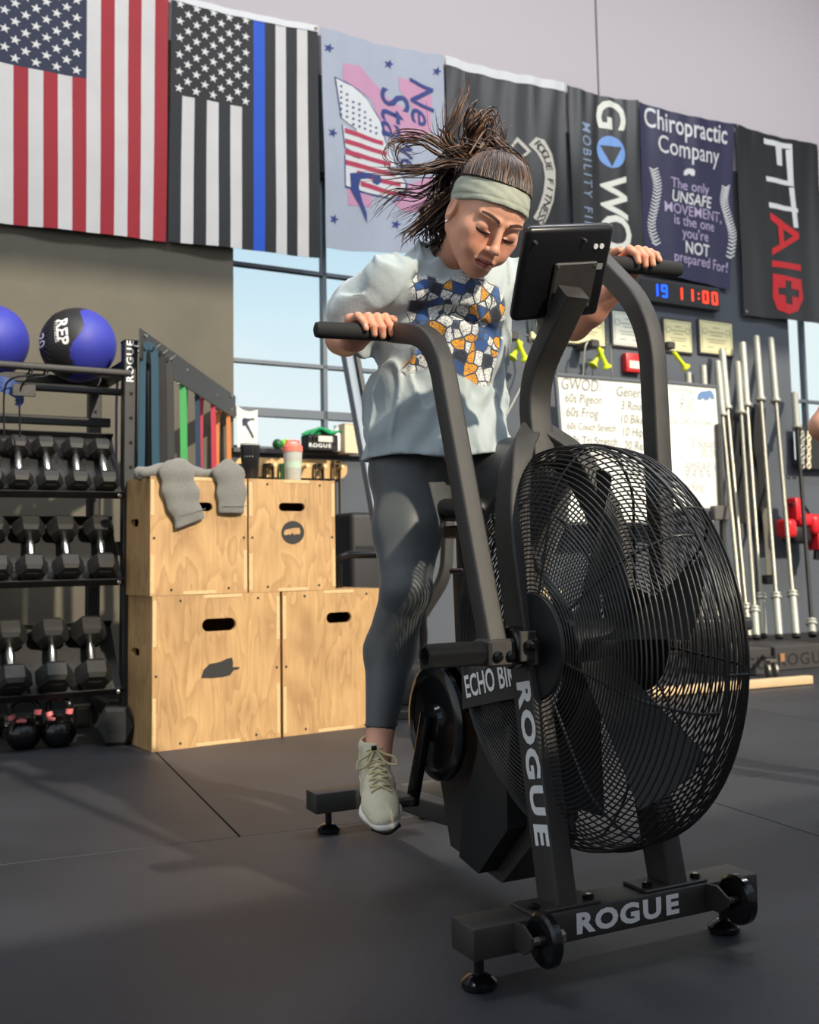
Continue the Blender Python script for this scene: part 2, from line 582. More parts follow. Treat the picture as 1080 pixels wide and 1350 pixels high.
def mat_floor(name, rgb):
    m = bpy.data.materials.new(name); m.use_nodes = True
    t = m.node_tree; b = t.nodes['Principled BSDF']
    tc = t.nodes.new('ShaderNodeTexCoord')
    n1 = t.nodes.new('ShaderNodeTexNoise'); n1.inputs['Scale'].default_value = 1.6; n1.inputs['Detail'].default_value = 7
    v = t.nodes.new('ShaderNodeTexVoronoi'); v.inputs['Scale'].default_value = 55
    v2 = t.nodes.new('ShaderNodeTexNoise'); v2.inputs['Scale'].default_value = 9
    for n in (n1, v, v2): t.links.new(tc.outputs['Object'], n.inputs['Vector'])
    r1 = t.nodes.new('ShaderNodeValToRGB')
    c = s2l(rgb)
    r1.color_ramp.elements[0].position = 0.3; r1.color_ramp.elements[0].color = tuple(k * 0.72 for k in c) + (1,)
    r1.color_ramp.elements[1].position = 0.72; r1.color_ramp.elements[1].color = tuple(k * 1.3 for k in c) + (1,)
    t.links.new(n1.outputs['Fac'], r1.inputs[0])
    r2 = t.nodes.new('ShaderNodeValToRGB')          # pale flecks in the rubber crumb
    r2.color_ramp.elements[0].position = 0.0; r2.color_ramp.elements[0].color = (1, 1, 1, 1)
    r2.color_ramp.elements[1].position = 0.075; r2.color_ramp.elements[1].color = (0, 0, 0, 1)
    t.links.new(v.outputs['Distance'], r2.inputs[0])
    r3 = t.nodes.new('ShaderNodeValToRGB')
    r3.color_ramp.elements[0].position = 0.56; r3.color_ramp.elements[1].position = 0.7
    t.links.new(v2.outputs['Fac'], r3.inputs[0])
    mu = t.nodes.new('ShaderNodeMath'); mu.operation = 'MULTIPLY'
    t.links.new(r2.outputs[0], mu.inputs[0]); t.links.new(r3.outputs[0], mu.inputs[1])
    mx = t.nodes.new('ShaderNodeMixRGB'); mx.inputs[2].default_value = (0.22, 0.22, 0.22, 1)
    t.links.new(mu.outputs[0], mx.inputs[0]); t.links.new(r1.outputs[0], mx.inputs[1])
    t.links.new(mx.outputs[0], b.inputs['Base Color'])
    b.inputs['Roughness'].default_value = 0.52
    b.inputs['Specular IOR Level'].default_value = 0.35
    nb = t.nodes.new('ShaderNodeTexNoise'); nb.inputs['Scale'].default_value = 330; nb.inputs['Detail'].default_value = 4
    t.links.new(tc.outputs['Object'], nb.inputs['Vector'])
    bp = t.nodes.new('ShaderNodeBump'); bp.inputs['Strength'].default_value = 0.5; bp.inputs['Distance'].default_value = 0.003
    t.links.new(nb.outputs['Fac'], bp.inputs['Height']); t.links.new(bp.outputs[0], b.inputs['Normal'])
    return m
MATR = mat_floor('rubber_mat', (52, 53, 57))
mb = MB(); mb.box((0, 4, -0.075), (60, 60, 0.1))
floor = mb.build('floor', M('floor_gap', (10, 10, 10), 0.9)); tag(floor, kind='structure')
# mats: 1.35 x 1.85 m in a grid turned by 22.5 degrees
GY = math.radians(22.5)
GF = frame(Vector((-0.473, 2.935, 0)), GY)
mat_meshes = []
for k in range(3):
    mb = MB(); mb.box((0, 0, -0.012), (1.37 - 0.005, 1.83 - 0.005, 0.024), bev=0.0012)
    o = mb.build('rubber_mat', MATR, floor); mat_meshes.append(o.data); bpy.data.objects.remove(o)
rm = random.Random(3)
mb = MB(); mb.box((0, 0, -0.012), (2.74 - 0.005, 1.83 - 0.005, 0.024), bev=0.0012)
o = mb.build('rubber_mat', MATR, floor); long_mesh = o.data; bpy.data.objects.remove(o)
for i in range(-3, 6):
    for j in range(-3, 5):
        if j < 0 and i % 2: continue
        sh = 1.37 if j < 0 else 0.0           # the near rows hold longer mats
        c = GF @ Vector(((i + (1.0 if j < 0 else 0.5)) * 1.37 + sh, (j + 0.5) * 1.83, rm.uniform(-0.0005, 0.0)))
        if (WFI @ c).y > 0.9: continue
        o = bpy.data.objects.new('rubber_mat', long_mesh if j < 0 else mat_meshes[rm.randrange(3)])
        COL.objects.link(o); o.parent = floor
        o.matrix_world = Matrix.Translation(c) @ Matrix.Rotation(GY + rm.uniform(-.0008, .0008), 4, 'Z')

# --- back wall with its two windows
PAINT = M('wall_paint_grey', (76, 82, 90), 0.75, bump=0.15, bscale=60, var=0.06, vscale=1.5)
PAINTW = M('wall_paint_white', (204, 196, 198), 0.8, bump=0.08, bscale=80)
w1a = wl(308, 480)[0]; w1b = wl(655, 480)[0]
w1z0 = wl(380, 592)[1]; w1z1 = wl(420, 300)[1] + 0.35
w2a = wl(1043, 500)[0]; w2b = w2a + 2.6
w2z0 = wl(1060, 600)[1] - 0.05; w2z1 = wl(1060, 430)[1] + 0.7
zb = wl(600, 140)[1]            # paint line hidden behind the banners
AL_, AR_, ZT = -4.5, 11.0, 6.0
def wall_piece(name, rects, m):
    mb = MB()
    for (a0, a1, z0, z1) in rects:
        mb.box(((a0 + a1) / 2, 0.1, (z0 + z1) / 2), (a1 - a0, 0.2, z1 - z0))
    o = mb.build(name, m, smooth=0); o.matrix_world = WF
    return tag(o, kind='structure')
PAINTL = M('wall_paint_sunwarm', (88, 84, 72), 0.75, bump=0.15, bscale=60, var=0.14, vscale=2.2)  # same wall paint with the sunlight's warm cast put into its colour
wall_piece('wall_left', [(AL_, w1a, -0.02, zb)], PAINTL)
wall = wall_piece('wall_back', [(w1a, w1b, -0.02, w1z0), (w1a, w1b, w1z1, zb), (w1b, w2a, -0.02, zb),
                         (w2a, w2b, -0.02, w2z0), (w2a, w2b, w2z1, zb), (w2b, AR_, -0.02, zb)], PAINT)
wall2 = wall_piece('wall_upper', [(AL_, AR_, zb, ZT)], PAINTW)
# joint between two wall boards high up, a thin dark seam
mb = MB(); a_, z_ = wl(787, 60)
mb.box((a_, -0.002, (zb + ZT) / 2), (0.012, 0.006, ZT - zb)); o = mb.build('trim_1', M('seam', (120, 115, 118), 0.8)); o.matrix_world = WF; tag(o, kind='structure')
mb = MB(); mb.box((3.2, -2.6, 6.1), (16, 7.4, 0.2)); o = mb.build('ceiling', M('ceiling_white', (165, 162, 160), 0.9)); o.matrix_world = WF; tag(o, kind='structure')
FH = 1.71        # unseen wall added behind the camera, its height set to shade the near floor
mb = MB(); mb.box((3.2, -6.4, FH / 2), (16, 0.15, FH)); o = mb.build('wall_front', PAINTW, smooth=0); o.matrix_world = WF; tag(o, kind='structure')
mb = MB(); mb.box((1.0, -0.011, 0.05), (10.6, 0.022, 0.12), bev=0.003); o = mb.build('baseboard_back', RUBBER); o.matrix_world = WF; tag(o, kind='structure')

FRAME = M('window_frame_alu', (92, 100, 108), 0.45, 0.3)
GLASS = M('window_glass', (235, 248, 250), 0.02, trans=1.0, spec=0.5)
GLASS.node_tree.nodes['Principled BSDF'].inputs['IOR'].default_value = 1.02
def window(name, a0, a1, z0, z1, vs, hs, hthick={}):
    root = thing(name, None, None, WF @ Matrix.Translation((a0, 0.1, z0)))
    tag(root, kind='structure')
    W, H = a1 - a0, z1 - z0
    mb = MB(); t = 0.035
    mb.box((W / 2, 0, 0.0), (W, 0.1, t)); mb.box((W / 2, 0, H), (W, 0.1, t)); mb.box((0, 0, H / 2), (t, 0.1, H)); mb.box((W, 0, H / 2), (t, 0.1, H))
    mb.build('window_frame', FRAME, root)
    xs = [0] + [v - a0 for v in vs] + [W]; zs = [0] + [h - z0 for h in hs] + [H]
    for v in xs[1:-1]:
        mb = MB(); mb.box((v, 0, H / 2), (0.026, 0.05, H)); mb.build('mullion', FRAME, root)
    for i, h in enumerate(zs[1:-1]):
        mb = MB(); mb.box((W / 2, 0, h), (W, 0.05, hthick.get(i, 0.022))); mb.build('transom', FRAME, root)
    for i in range(len(xs) - 1):
        for j in range(len(zs) - 1):
            mb = MB(); mb.box(((xs[i] + xs[i + 1]) / 2, 0.01, (zs[j] + zs[j + 1]) / 2), (xs[i + 1] - xs[i] - .02, 0.006, zs[j + 1] - zs[j] - .02))
            mb.build('pane', GLASS, root, smooth=0)
    mb = MB(); mb.box((W / 2, -0.07, -0.02), (W + 0.04, 0.16, 0.03), bev=0.004); mb.build('window_sill', M('sill', (74, 74, 76), 0.6), root)
    return root
hz = [wl(400, 543.5)[1], wl(400, 478)[1], wl(400, 353)[1]]
window('window_1', w1a, w1b, w1z0, w1z1, [wl(436, 450)[0], wl(560, 450)[0]], hz, {0: 0.05})
window('window_2', w2a, w2b, w2z0, w2z1, [wl(1072, 480)[0], wl(1072, 480)[0] + 0.9, wl(1072, 480)[0] + 1.7], [wl(1060, 526)[1]])
# plain boards closing the gap behind the bench seat: a low dark panel wall under the window
mb = MB(); a0 = wl(455, 650)[0]; a1 = wl(700, 650)[0]

# unseen fill lights added under the ceiling to lift the ambient light
for (x_, y_) in ((-1.5, -3.2), (1.8, -3.2), (5.2, -3.2)):
    ld = bpy.data.lights.new('ceiling_fill', 'AREA'); ld.energy = 98; ld.shape = 'RECTANGLE'; ld.size = 1.8; ld.size_y = 0.6; ld.color = (0.93, 0.95, 1.0)
    lo = bpy.data.objects.new('ceiling_fill', ld); COL.objects.link(lo)
    lo.matrix_world = WF @ Matrix.Translation((x_, y_, 5.8)) @ Matrix.Rotation(math.radians(22), 4, 'X')
# ------------------------------------------------------------------ banners and flags on the wall
def banner(name, label, cat, TL, TR, BR, BL, cols, thick=0.0, off=0.05, seed=0, group=None, nx=26, nz=30, amp=0.012, mats=None, colfun=None):
    """hanging cloth; returns (root, F) where F(s, t, lift) gives a local point, s across, t downward"""
    c = [Vector(wl(*p, off)) for p in (TL, TR, BR, BL)]
    root = thing(name, label, cat, WF @ Matrix.Translation((c[3][0], -off, min(c[3][1], c[2][1]))), group)
    o2 = Vector((c[3][0], min(c[3][1], c[2][1])))
    rr = random.Random(seed); ph = [rr.uniform(0, 6.28) for _ in range(6)]
    def F(s, t, lift=0.0):
        p = c[0] * (1 - s) * (1 - t) + c[1] * s * (1 - t) + c[2] * s * t + c[3] * (1 - s) * t
        sag = -0.02 * math.sin(pi * s) * (1 - t)
        w = amp * (0.35 + 0.65 * t) * (math.sin(7 * s + ph[0] + 1.2 * t) + 0.55 * math.sin(17 * s + ph[1] - 2.0 * t) + 0.3 * math.sin(9 * t + ph[2] + 3 * s))
        w += 0.35 * amp * math.sin(31 * s + ph[3] + 4 * t) * (1 - t) ** 2
        return Vector((p.x - o2.x, w * -1 - lift, p.y - o2.y + sag))
    mb = MB()
    for side in (0, 1):
        vs = [F(i / nx, j / nz, 0.0 if side == 0 else -0.003) for j in range(nz + 1) for i in range(nx + 1)]
        fs = []; base = mb.cur
        o_ = len(mb.v); mb.v += [tuple(v) for v in vs]
        for j in range(nz):
            for i in range(nx):
                k = j * (nx + 1) + i
                mb.f.append(tuple(q + o_ for q in (k, k + 1, k + nx + 2, k + nx + 1)))
                mb.m.append(colfun(i, j) if colfun else 0)
    me = bpy.data.meshes.new('cloth'); me.from_pydata(mb.v, [], mb.f)
    for m in cols: me.materials.append(m)
    me.polygons.foreach_set('material_index', mb.m); me.polygons.foreach_set('use_smooth', [True] * len(mb.f))
    ob = bpy.data.objects.new('cloth', me); COL.objects.link(ob); ob.parent = root
    return root, F

def _printed(root, F, name, mat, shapes, lift=0.003, maxlen=0.05):
    """shapes: list of (verts2d in s,t, faces); finely cut so that the print follows the cloth"""
    bm = bmesh.new()
    for vs, fs in shapes:
        bv = [bm.verts.new((v[0], v[1], 0)) for v in vs]
        for f in fs:
            try: bm.faces.new([bv[i] for i in f])
            except ValueError: pass
    for k in range(3):
        es = [e for e in bm.edges if (e.verts[0].co - e.verts[1].co).length > maxlen]
        if not es: break
        bmesh.ops.subdivide_edges(bm, edges=es, cuts=1, use_grid_fill=False)
        bmesh.ops.triangulate(bm, faces=bm.faces[:])
    bm.verts.index_update()
    V_ = [tuple(F(v.co.x, v.co.y, lift)) for v in bm.verts]
    F_ = [tuple(v.index for v in f.verts) for f in bm.faces]
    bm.free()
    me = bpy.data.meshes.new(name); me.from_pydata(V_, [], F_)
    if isinstance(mat, list):
        for m in mat: me.materials.append(m)
    else: me.materials.append(mat)
    me.polygons.foreach_set('use_smooth', [True] * len(F_))
    o = bpy.data.objects.new(name, me); COL.objects.link(o); o.parent = root
    return o
def printed(root, F, name, mat, shapes, lift=0.003, maxlen=0.05, split=None):
    """split: part name for each single shape; without it a print of many pieces is one part of kind stuff"""
    if split:
        for s_ in shapes: _printed(root, F, split, mat, [s_], lift, maxlen)
        return
    o = _printed(root, F, name, mat, shapes, lift, maxlen)
    if name in STUFFP or len(shapes) > 1: o['kind'] = 'stuff'
    return o
STUFFP = {'lettering', 'heading', 'small_lettering', 'lilac_lettering', 'white_lettering', 'patch_lettering', 'stitch_print', 'badge_outline', 'small_text'}
def put(shape, cx, cy, sx, sy, rot=0.0, flip=False):
    """metric 2-D shape (x right, y up) -> s,t space; sx, sy = cloth width and height in metres"""
    vs, fs = shape
    c_, s_ = math.cos(rot), math.sin(rot)
    out = []
    for v in vs:
        x = v[0] * c_ - v[1] * s_; y = v[0] * s_ + v[1] * c_
        out.append((cx + x / sx, cy - y / sy))
    return out, fs
def poly(pts): return outline2d([pts])

NYL = dict(rough=0.62, sheen=0.2)
def cloth_mat(n, rgb): return M(n, rgb, 0.6, bump=0.25, bscale=25, sheen=0.1, var=0.05, vscale=4)
FW_, FR_, FB_ = cloth_mat('flag_white', (222, 218, 212)), cloth_mat('flag_red', (170, 22, 38)), cloth_mat('flag_navy', (30, 38, 66))
FK_, FBL_ = cloth_mat('flag_black', (22, 22, 24)), cloth_mat('flag_blue', (10, 84, 205))
VINK, VINY = M('banner_vinyl_black', (30, 31, 31), 0.42, bump=0.15, bscale=6), M('banner_vinyl_navy', (38, 37, 72), 0.5, bump=0.15, bscale=6)
GREYC = cloth_mat('flag_grey', (176, 182, 194))

def flag13(name, label, TL, TR, BR, BL, canton, stripes, seed):
    # 13 stripes, two grid columns each; stripes(i) -> material slot for stripe i
    nx, nz = 26, 30
    def cf(i, j):
        st = i // 2
        if st < 7 and j < 12: return 3 if True else 0
        return stripes(st)
    mats = [FW_, FR_, FK_, canton, FBL_]
    root, F = banner(name, label, 'flag', TL, TR, BR, BL, mats, seed=seed, colfun=cf, nx=nx, nz=nz, amp=0.010)
    shapes = []
    S, T = 7 / 13, 0.4
    for r in range(11):
        n = 5 if r % 2 == 0 else 4
        for k in range(n):
            cs = S * ((k + 0.5) / 5 if n == 5 else (k + 1.0) / 5) ; ct = T * (r + 0.75) / 11.5
            w, h = 1.0, 1.55
            pts = [(cs + (p[0]) / w, ct - (p[1]) / h) for p in star(0, 0, 0.030 if w else 0, 0.1)]
            shapes.append(outline2d([[(a, b) for a, b in pts]]))
    printed(root, F, 'stars', M('star_white', (235, 233, 226), 0.6), shapes, split='star')
    # header tape and two grommets
    mb = MB()
    vs = [F(i / nx, t, 0.004) for t in (-0.012, 0.016) for i in range(nx + 1)]
    mb.add(vs, [(i, i + 1, i + nx + 2, i + nx + 1) for i in range(nx)])
    mb.build('header_tape', WHITE, root)
    mb = MB()
    for s in (0.015, 0.985):
        p = F(s, 0.004, 0.006); mb.tube([p + Vector((0.008 * math.cos(a * pi / 5), 0, 0.008 * math.sin(a * pi / 5))) for a in range(10)], 0.003, n=6, closed=True)
    mb.build('grommet', M('brass', (150, 130, 80), 0.35, 1.0), root)
    return root
flag13('national_flag', 'red white and blue striped star flag hung lengthwise, furthest left on the wall', (-22, -64), (222, -8), (220, 318), (-22, 291), FB_,
       lambda s: 1 if s % 2 == 0 else 0, 11)
def thin(st):
    if st == 7: return 4
    return 2 if st % 2 == 0 else 0
flag13('striped_flag', 'black and white star flag with one bright blue stripe, hung lengthwise', (227, -6), (419, 37), (423, 340), (222, 318), FK_, thin, 5)

# --- grey flag with a striped elephant
r, F = banner('printed_flag', 'pale grey flag with navy stars, pink shapes and a striped elephant print', 'flag', (423, 35), (584, 73), (590, 338), (429, 327), [GREYC], seed=3, amp=0.016)
GW, GH = 0.95, 1.45
def g(px, py):      # pixel inside this flag's crop -> s, t
    t = (py - 35 - (px - 423) * 0.235) / (292 - (px - 423) * 0.12)
    l = 423 + 6 * t; rr_ = 584 + 6 * t
    return (px - l) / (rr_ - l), t
def gz(x, y): return g(430 + x / 4.353, 30 + y / 4.355)
PINK, NAVY = M('print_pink', (206, 150, 178), 0.6), M('print_navy', (38, 60, 128), 0.6)
printed(r, F, 'pink_print', PINK, [poly([gz(*p) for p in q]) for q in (
    [(92, 225), (180, 235), (290, 350), (340, 420), (420, 480), (480, 560), (590, 560), (595, 640), (480, 700), (340, 640), (250, 430), (90, 320)],
    [(405, 300), (560, 365), (600, 440), (590, 560), (490, 560), (470, 470), (410, 380)],
    [(120, 930), (250, 960), (255, 1070), (125, 1050)],
    [(370, 1040), (430, 960), (600, 900), (660, 1000), (560, 1110), (440, 1110)])], lift=0.002, split='pink_shape')
body = [(50, 320), (140, 360), (230, 440), (300, 560), (330, 690), (360, 740), (400, 860), (440, 940), (435, 990), (370, 1035), (350, 1010), (250, 990), (200, 975), (110, 940), (105, 760), (185, 790), (190, 770), (105, 720), (90, 590), (160, 635), (165, 615), (85, 550)]
printed(r, F, 'elephant_outline', NAVY, [poly([gz(200 + (x - 200) * 1.05, 660 + (y - 660) * 1.03) for x, y in body])], lift=0.0035)
printed(r, F, 'elephant_print', WHITEP, [poly([gz(x, y) for x, y in body])], lift=0.0047)
bars = []
for k in range(6):
    y0 = 605 + k * 62
    L0, R0 = 100 + k * 2, (318, 340, 362, 385, 415, 432)[k]
    if k == 5: L0 = 190
    if k == 4: L0 = 170
    bars.append(poly([gz(L0, y0), gz((L0 + R0) / 2, y0 + 42), gz(R0, y0 + 78), gz(R0, y0 + 104), gz((L0 + R0) / 2, y0 + 70), gz(L0, y0 + 30)]))
printed(r, F, 'red_bars', M('print_red', (186, 52, 84), 0.6), bars, lift=0.0056, split='red_bar')
dots = []
for i in range(8):
    for j in range(9):
        x, y = 80 + i * 33, 365 + j * 33 + i * 12
        top = 330 + max(0, (x - 60)) ** 1.25 * 0.28
        bot = 560 + (x - 80) * 0.42
        if y > top + 22 and y < bot and x < 300: dots.append(outline2d([[(a, b) for a, b in [gz(x + 11 * math.sin(q * pi / 5) * (1 if q % 2 == 0 else .45), y + 11 * math.cos(q * pi / 5) * (1 if q % 2 == 0 else .45)) for q in range(10)]]]))
printed(r, F, 'small_stars', NAVY, dots, lift=0.0056)
printed(r, F, 'tusk_print', NAVY, [poly([gz(x, y) for x, y in [(130, 870), (200, 865), (300, 880), (310, 920), (285, 942), (255, 925), (262, 900), (190, 905), (180, 950), (200, 1030), (225, 1100), (228, 1160), (190, 1060), (140, 970)]])], lift=0.0066)
printed(r, F, 'star_print', NAVY, [poly([gz(x + 30 * math.sin(q * pi / 5 + .3) * (1 if q % 2 == 0 else .4), y + 30 * math.cos(q * pi / 5 + .3) * (1 if q % 2 == 0 else .4)) for q in range(10)]) for x, y in ((12, 145), (350, 222), (628, 285), (32, 640), (42, 1135), (392, 1175), (660, 800))], lift=0.003, split='star')
s1 = text2d('Sta', 0.30, 0.004, shear=0.3, xs=1.0); s2_ = text2d('Ne', 0.27, 0.004, shear=0.3); s3 = text2d('we', 0.2, 0.0, shear=0.3)
printed(r, F, 'lettering', NAVY, [put(s1, *gz(375, 510), GW, GH, -pi / 2), put(s2_, *gz(530, 450), GW, GH, -pi / 2), put(s3, *gz(455, 760), GW, GH, -pi / 2)], lift=0.005)

# --- black patch banner
r, F = banner('patch_banner', 'black banner with a white header and a curved name patch, behind the rider', 'banner', (587, 76), (745, 111), (752, 372), (592, 350), [VINK], seed=9, amp=0.02)
mb = MB(); nx = 26
mb.add([F(i / nx, t, 0.004) for t in (-0.01, 0.035) for i in range(nx + 1)], [(i, i + 1, i + nx + 2, i + nx + 1) for i in range(nx)]); mb.build('header_tape', WHITEP, r)
def gp(px, py):
    t = (py - 76 - (px - 587) * 0.221) / (274 - (px - 587) * 0.08)
    l = 587 + 5 * t; rr_ = 745 + 7 * t
    return (px - l) / (rr_ - l), t
def gq(x, y): return gp(480 + x / 3.857, 100 + y / 3.857)
oc = [(820, 350), (860, 312), (905, 325), (950, 400), (972, 480), (972, 560), (960, 640), (925, 720), (895, 772), (845, 725), (870, 680), (895, 600), (905, 520), (895, 450), (865, 395)]
PATCH = M('patch_cream', (205, 200, 185), 0.6)
PK = M('patch_black', (20, 20, 20), 0.6)
printed(r, F, 'patch_border', PATCH, [poly([gq(*p) for p in oc])], lift=0.003)
bw = 0.98; bh = 1.35
word = 'ROGUE FITNESS'
path = bez([Vector((p[0], p[1], 0)) for p in ((868, 352), (905, 400), (928, 470), (936, 540), (925, 620), (900, 690), (880, 740))], 8)
sh = []
for k, ch in enumerate(word):
    if ch == ' ': continue
    u_ = k / (len(word) - 1) * (len(path) - 1); i0 = min(int(u_), len(path) - 2); p = path[i0].lerp(path[i0 + 1], u_ - i0); d = (path[i0 + 1] - path[i0])
    a = math.atan2(-d.y, d.x)
    sh.append(put(text2d(ch, 0.088, 0.008), *gq(p.x, p.y), bw, bh, a))
printed(r, F, 'patch_lettering', PK, sh, lift=0.0055)
printed(r, F, 'badge_outline', PATCH, [outline2d([[gq(*p) for p in ((700, 400), (768, 305), (832, 385), (760, 445))], [gq(*p) for p in ((718, 395), (768, 330), (812, 385), (758, 430))]]),
        outline2d([[gq(*p) for p in ((770, 445), (800, 465), (835, 520), (825, 590), (770, 600))], [gq(*p) for p in ((770, 465), (795, 480), (815, 520), (810, 575), (780, 585))]])], lift=0.004)

# --- GOWOD banner
r, F = banner('mobility_banner', 'narrow black banner with big white letters running downwards and a blue disc', 'banner', (748, 112), (841, 133), (848, 372), (757, 352), [VINK], seed=21, amp=0.014)
def gm(px, py):
    t = (py - 112 - (px - 748) * 0.226) / 240.0
    l = 748 + 9 * t; rr_ = 841 + 7 * t
    return (px - l) / (rr_ - l), t
def gc(x, y): return gm(720 + x / 3, 60 + y / 3)
bw, bh = 0.60, 1.33
GWH = M('print_cream', (236, 236, 220), 0.5)
G_ = [put(text2d(c, s, 0.022, xs=1.0), *gc(x, y), bw, bh, -pi / 2) for c, s, x, y in (('G', 0.33, 248, 268), ('W', 0.30, 262, 598), ('O', 0.34, 268, 745), ('D', 0.34, 280, 905))]
printed(r, F, 'big_lettering', GWH, G_, lift=0.003, split='letter')
cx_, cy_ = gc(255, 418)
printed(r, F, 'round_mark', M('print_skyblue', (120, 165, 225), 0.5), [outline2d([[(cx_ + 0.118 / bw * math.cos(q * pi / 18), cy_ + 0.118 / bh * math.sin(q * pi / 18)) for q in range(36)], [gc(*p) for p in ((212, 388), (295, 402), (258, 478))]])], lift=0.003)
printed(r, F, 'small_lettering', M('print_greyblue', (140, 160, 185), 0.5), [put(text2d('MOBILITY FIRST', 0.10, 0.002, spacing=1.35, align='LEFT'), *gc(152, 300), bw, bh, -pi / 2 )], lift=0.003)

# --- chiropractic banner
r, F = banner('navy_banner', 'dark navy banner with two white stitch curves beside centred lines of text', 'banner', (843, 134), (968, 163), (964, 381), (851, 358), [VINY], seed=33, amp=0.012)
def gh(px, py):
    t = (py - 134 - (px - 843) * 0.232) / (224 - (px - 843) * 0.05)
    l = 843 + 8 * t; rr_ = 968 - 4 * t
    return (px - l) / (rr_ - l), t
def gd(x, y): return gh(720 + x / 3, 60 + y / 3)
bw, bh = 0.84, 1.32
LIL = M('print_lilac', (186, 170, 200), 0.5)
printed(r, F, 'heading', WHITEP, [put(text2d('Chiropractic', 0.22, 0.012, xs=0.66), *gd(552, 318), bw, bh), put(text2d('Company', 0.20, 0.004, xs=0.72), *gd(560, 412), bw, bh)], lift=0.003)
T = [('The only', 563, 555, 0.115, 0), ('MOVEMENT,', 580, 660, 0.115, 0), ('is the one', 580, 703, 0.115, 0), ("you're", 583, 750, 0.115, 0), ('prepared For!', 610, 857, 0.115, 0)]
printed(r, F, 'lilac_lettering', LIL, [put(text2d(t_, s_, 0.004, xs=0.86), *gd(x, y), bw, bh) for t_, x, y, s_, _ in T], lift=0.003)
printed(r, F, 'white_lettering', WHITEP, [put(text2d('UNSAFE', 0.13, 0.014, xs=0.8, shear=.15), *gd(568, 608), bw, bh), put(text2d('NOT', 0.135, 0.016, xs=0.8), *gd(590, 808), bw, bh)], lift=0.003)
printed(r, F, 'small_emblem', WHITEP, [poly([gd(*p) for p in ((538, 508), (540, 492), (552, 482), (572, 484), (580, 494), (578, 512), (566, 512), (562, 504), (554, 504), (550, 510))])], lift=0.003)
st = []
for (pts, sgn) in (([(425, 490), (440, 560), (432, 640), (420, 720), (440, 800)], 1), ([(712, 560), (705, 620), (722, 690), (738, 760), (728, 850)], -1)):
    pp = bez([Vector((a, b, 0)) for a, b in pts], 6)
    for k in range(len(pp) - 1):
        p = pp[k]
        for sg in (-1, 1):
            a = gd(p.x, p.y); b = gd(p.x + sg * 16, p.y - 9); c2 = gd(p.x + sg * 15, p.y - 3); d = gd(p.x, p.y + 7)
            st.append(([a, b, c2, d], [(0, 1, 2, 3)]))
printed(r, F, 'stitch_print', WHITEP, st, lift=0.003)

# --- fitaid banner
r, F = banner('lettered_banner', 'black banner with large white and red letters running downwards, furthest right', 'banner', (968, 163), (1079, 190), (1087, 427), (982, 415), [VINK], seed=41, amp=0.013)
def gf(px, py):
    t = (py - 163 - (px - 968) * 0.243) / (252 - (px - 968) * 0.13)
    l = 968 + 14 * t; rr_ = 1079 + 8 * t
    return (px - l) / (rr_ - l), t
def ge(x, y): return gf(720 + x / 3, 60 + y / 3)
bw, bh = 0.86, 1.60
REDP = M('print_red2', (205, 26, 34), 0.5)
def bars_(quads): return [poly([ge(*p) for p in q]) for q in quads]
printed(r, F, 'white_letters', WHITEP, bars_([
    [(857, 357), (965, 383), (966, 404), (858, 380)], [(900, 388), (928, 394), (931, 470), (908, 466)], [(943, 404), (966, 404), (972, 540), (952, 536)],
    [(868, 512), (972, 536), (973, 556), (870, 532)],
    [(878, 618), (988, 646), (990, 664), (880, 640)], [(955, 560), (974, 560), (990, 725), (972, 722)]]), lift=0.003, split='letter_stroke')
AA = [outline2d([[ge(*p) for p in ((882, 660), (992, 745), (993, 768), (890, 832), (889, 806), (915, 790), (910, 715), (884, 690))], [ge(*p) for p in ((930, 728), (968, 757), (934, 780))]])]
Dl = [(893, 905), (1003, 930), (1012, 1010), (990, 1055), (950, 1068), (912, 1050), (896, 1000)]
Dh = [(938, 934), (962, 938), (962, 966), (994, 972), (994, 1002), (964, 998), (966, 1030), (940, 1026), (938, 994), (914, 988), (912, 962), (938, 964)]
printed(r, F, 'red_letters', REDP, AA + bars_([[(889, 853), (1000, 872), (1001, 896), (890, 878)]]) + [outline2d([[ge(*p) for p in Dl], [ge(*p) for p in Dh]])], lift=0.003, split='letter')
mb = MB()
for s, t in ((0.02, 0.01), (0.98, 0.01), (0.03, 0.98), (0.97, 0.98)):
    p = F(s, t, 0.004); mb.cyl(p, p + Vector((0, -0.004, 0)), 0.012, n=12)
mb.build('grommet', STEEL, r)
# ------------------------------------------------------------------ the air bike
BO = on_z(630, 1280); YAWB = math.radians(26.8)
BO = BO + Vector((math.cos(YAWB), math.sin(YAWB), 0)) * 0.25 - Vector((-math.sin(YAWB), math.cos(YAWB), 0)) * 0.11
BO.z = 0
BF = frame(BO, YAWB)
X1 = Vector((1, 0, 0))
def rogue(size, bold=0.03, xs=1.25):
    """the word as separate letters: list of (verts, faces), centred"""
    wds = {'R': .74, 'O': .84, 'G': .84, 'U': .8, 'E': .70}
    out = []; x0 = 0; tot = sum(wds[c] for c in 'ROGUE')
    for c in 'ROGUE':
        w = wds[c]
        vs, fs = text2d(c, size, bold, xs=xs)
        cx = (x0 + w / 2 - tot / 2) * size * xs
        out.append(([Vector((v.x + cx, v.y, 0)) for v in vs], fs)); x0 += w
    return out
def letters(parent, mat, shapes, M4, name='letter', one=False):
    if one:
        mb = MB()
        for vs, fs in shapes: mb.add([M4 @ v for v in vs], fs)
        o = mb.build(name, mat, parent, smooth=0); o['kind'] = 'stuff'; return o
    for vs, fs in shapes:
        MB().add([M4 @ v for v in vs], fs).build(name, mat, parent, smooth=0)
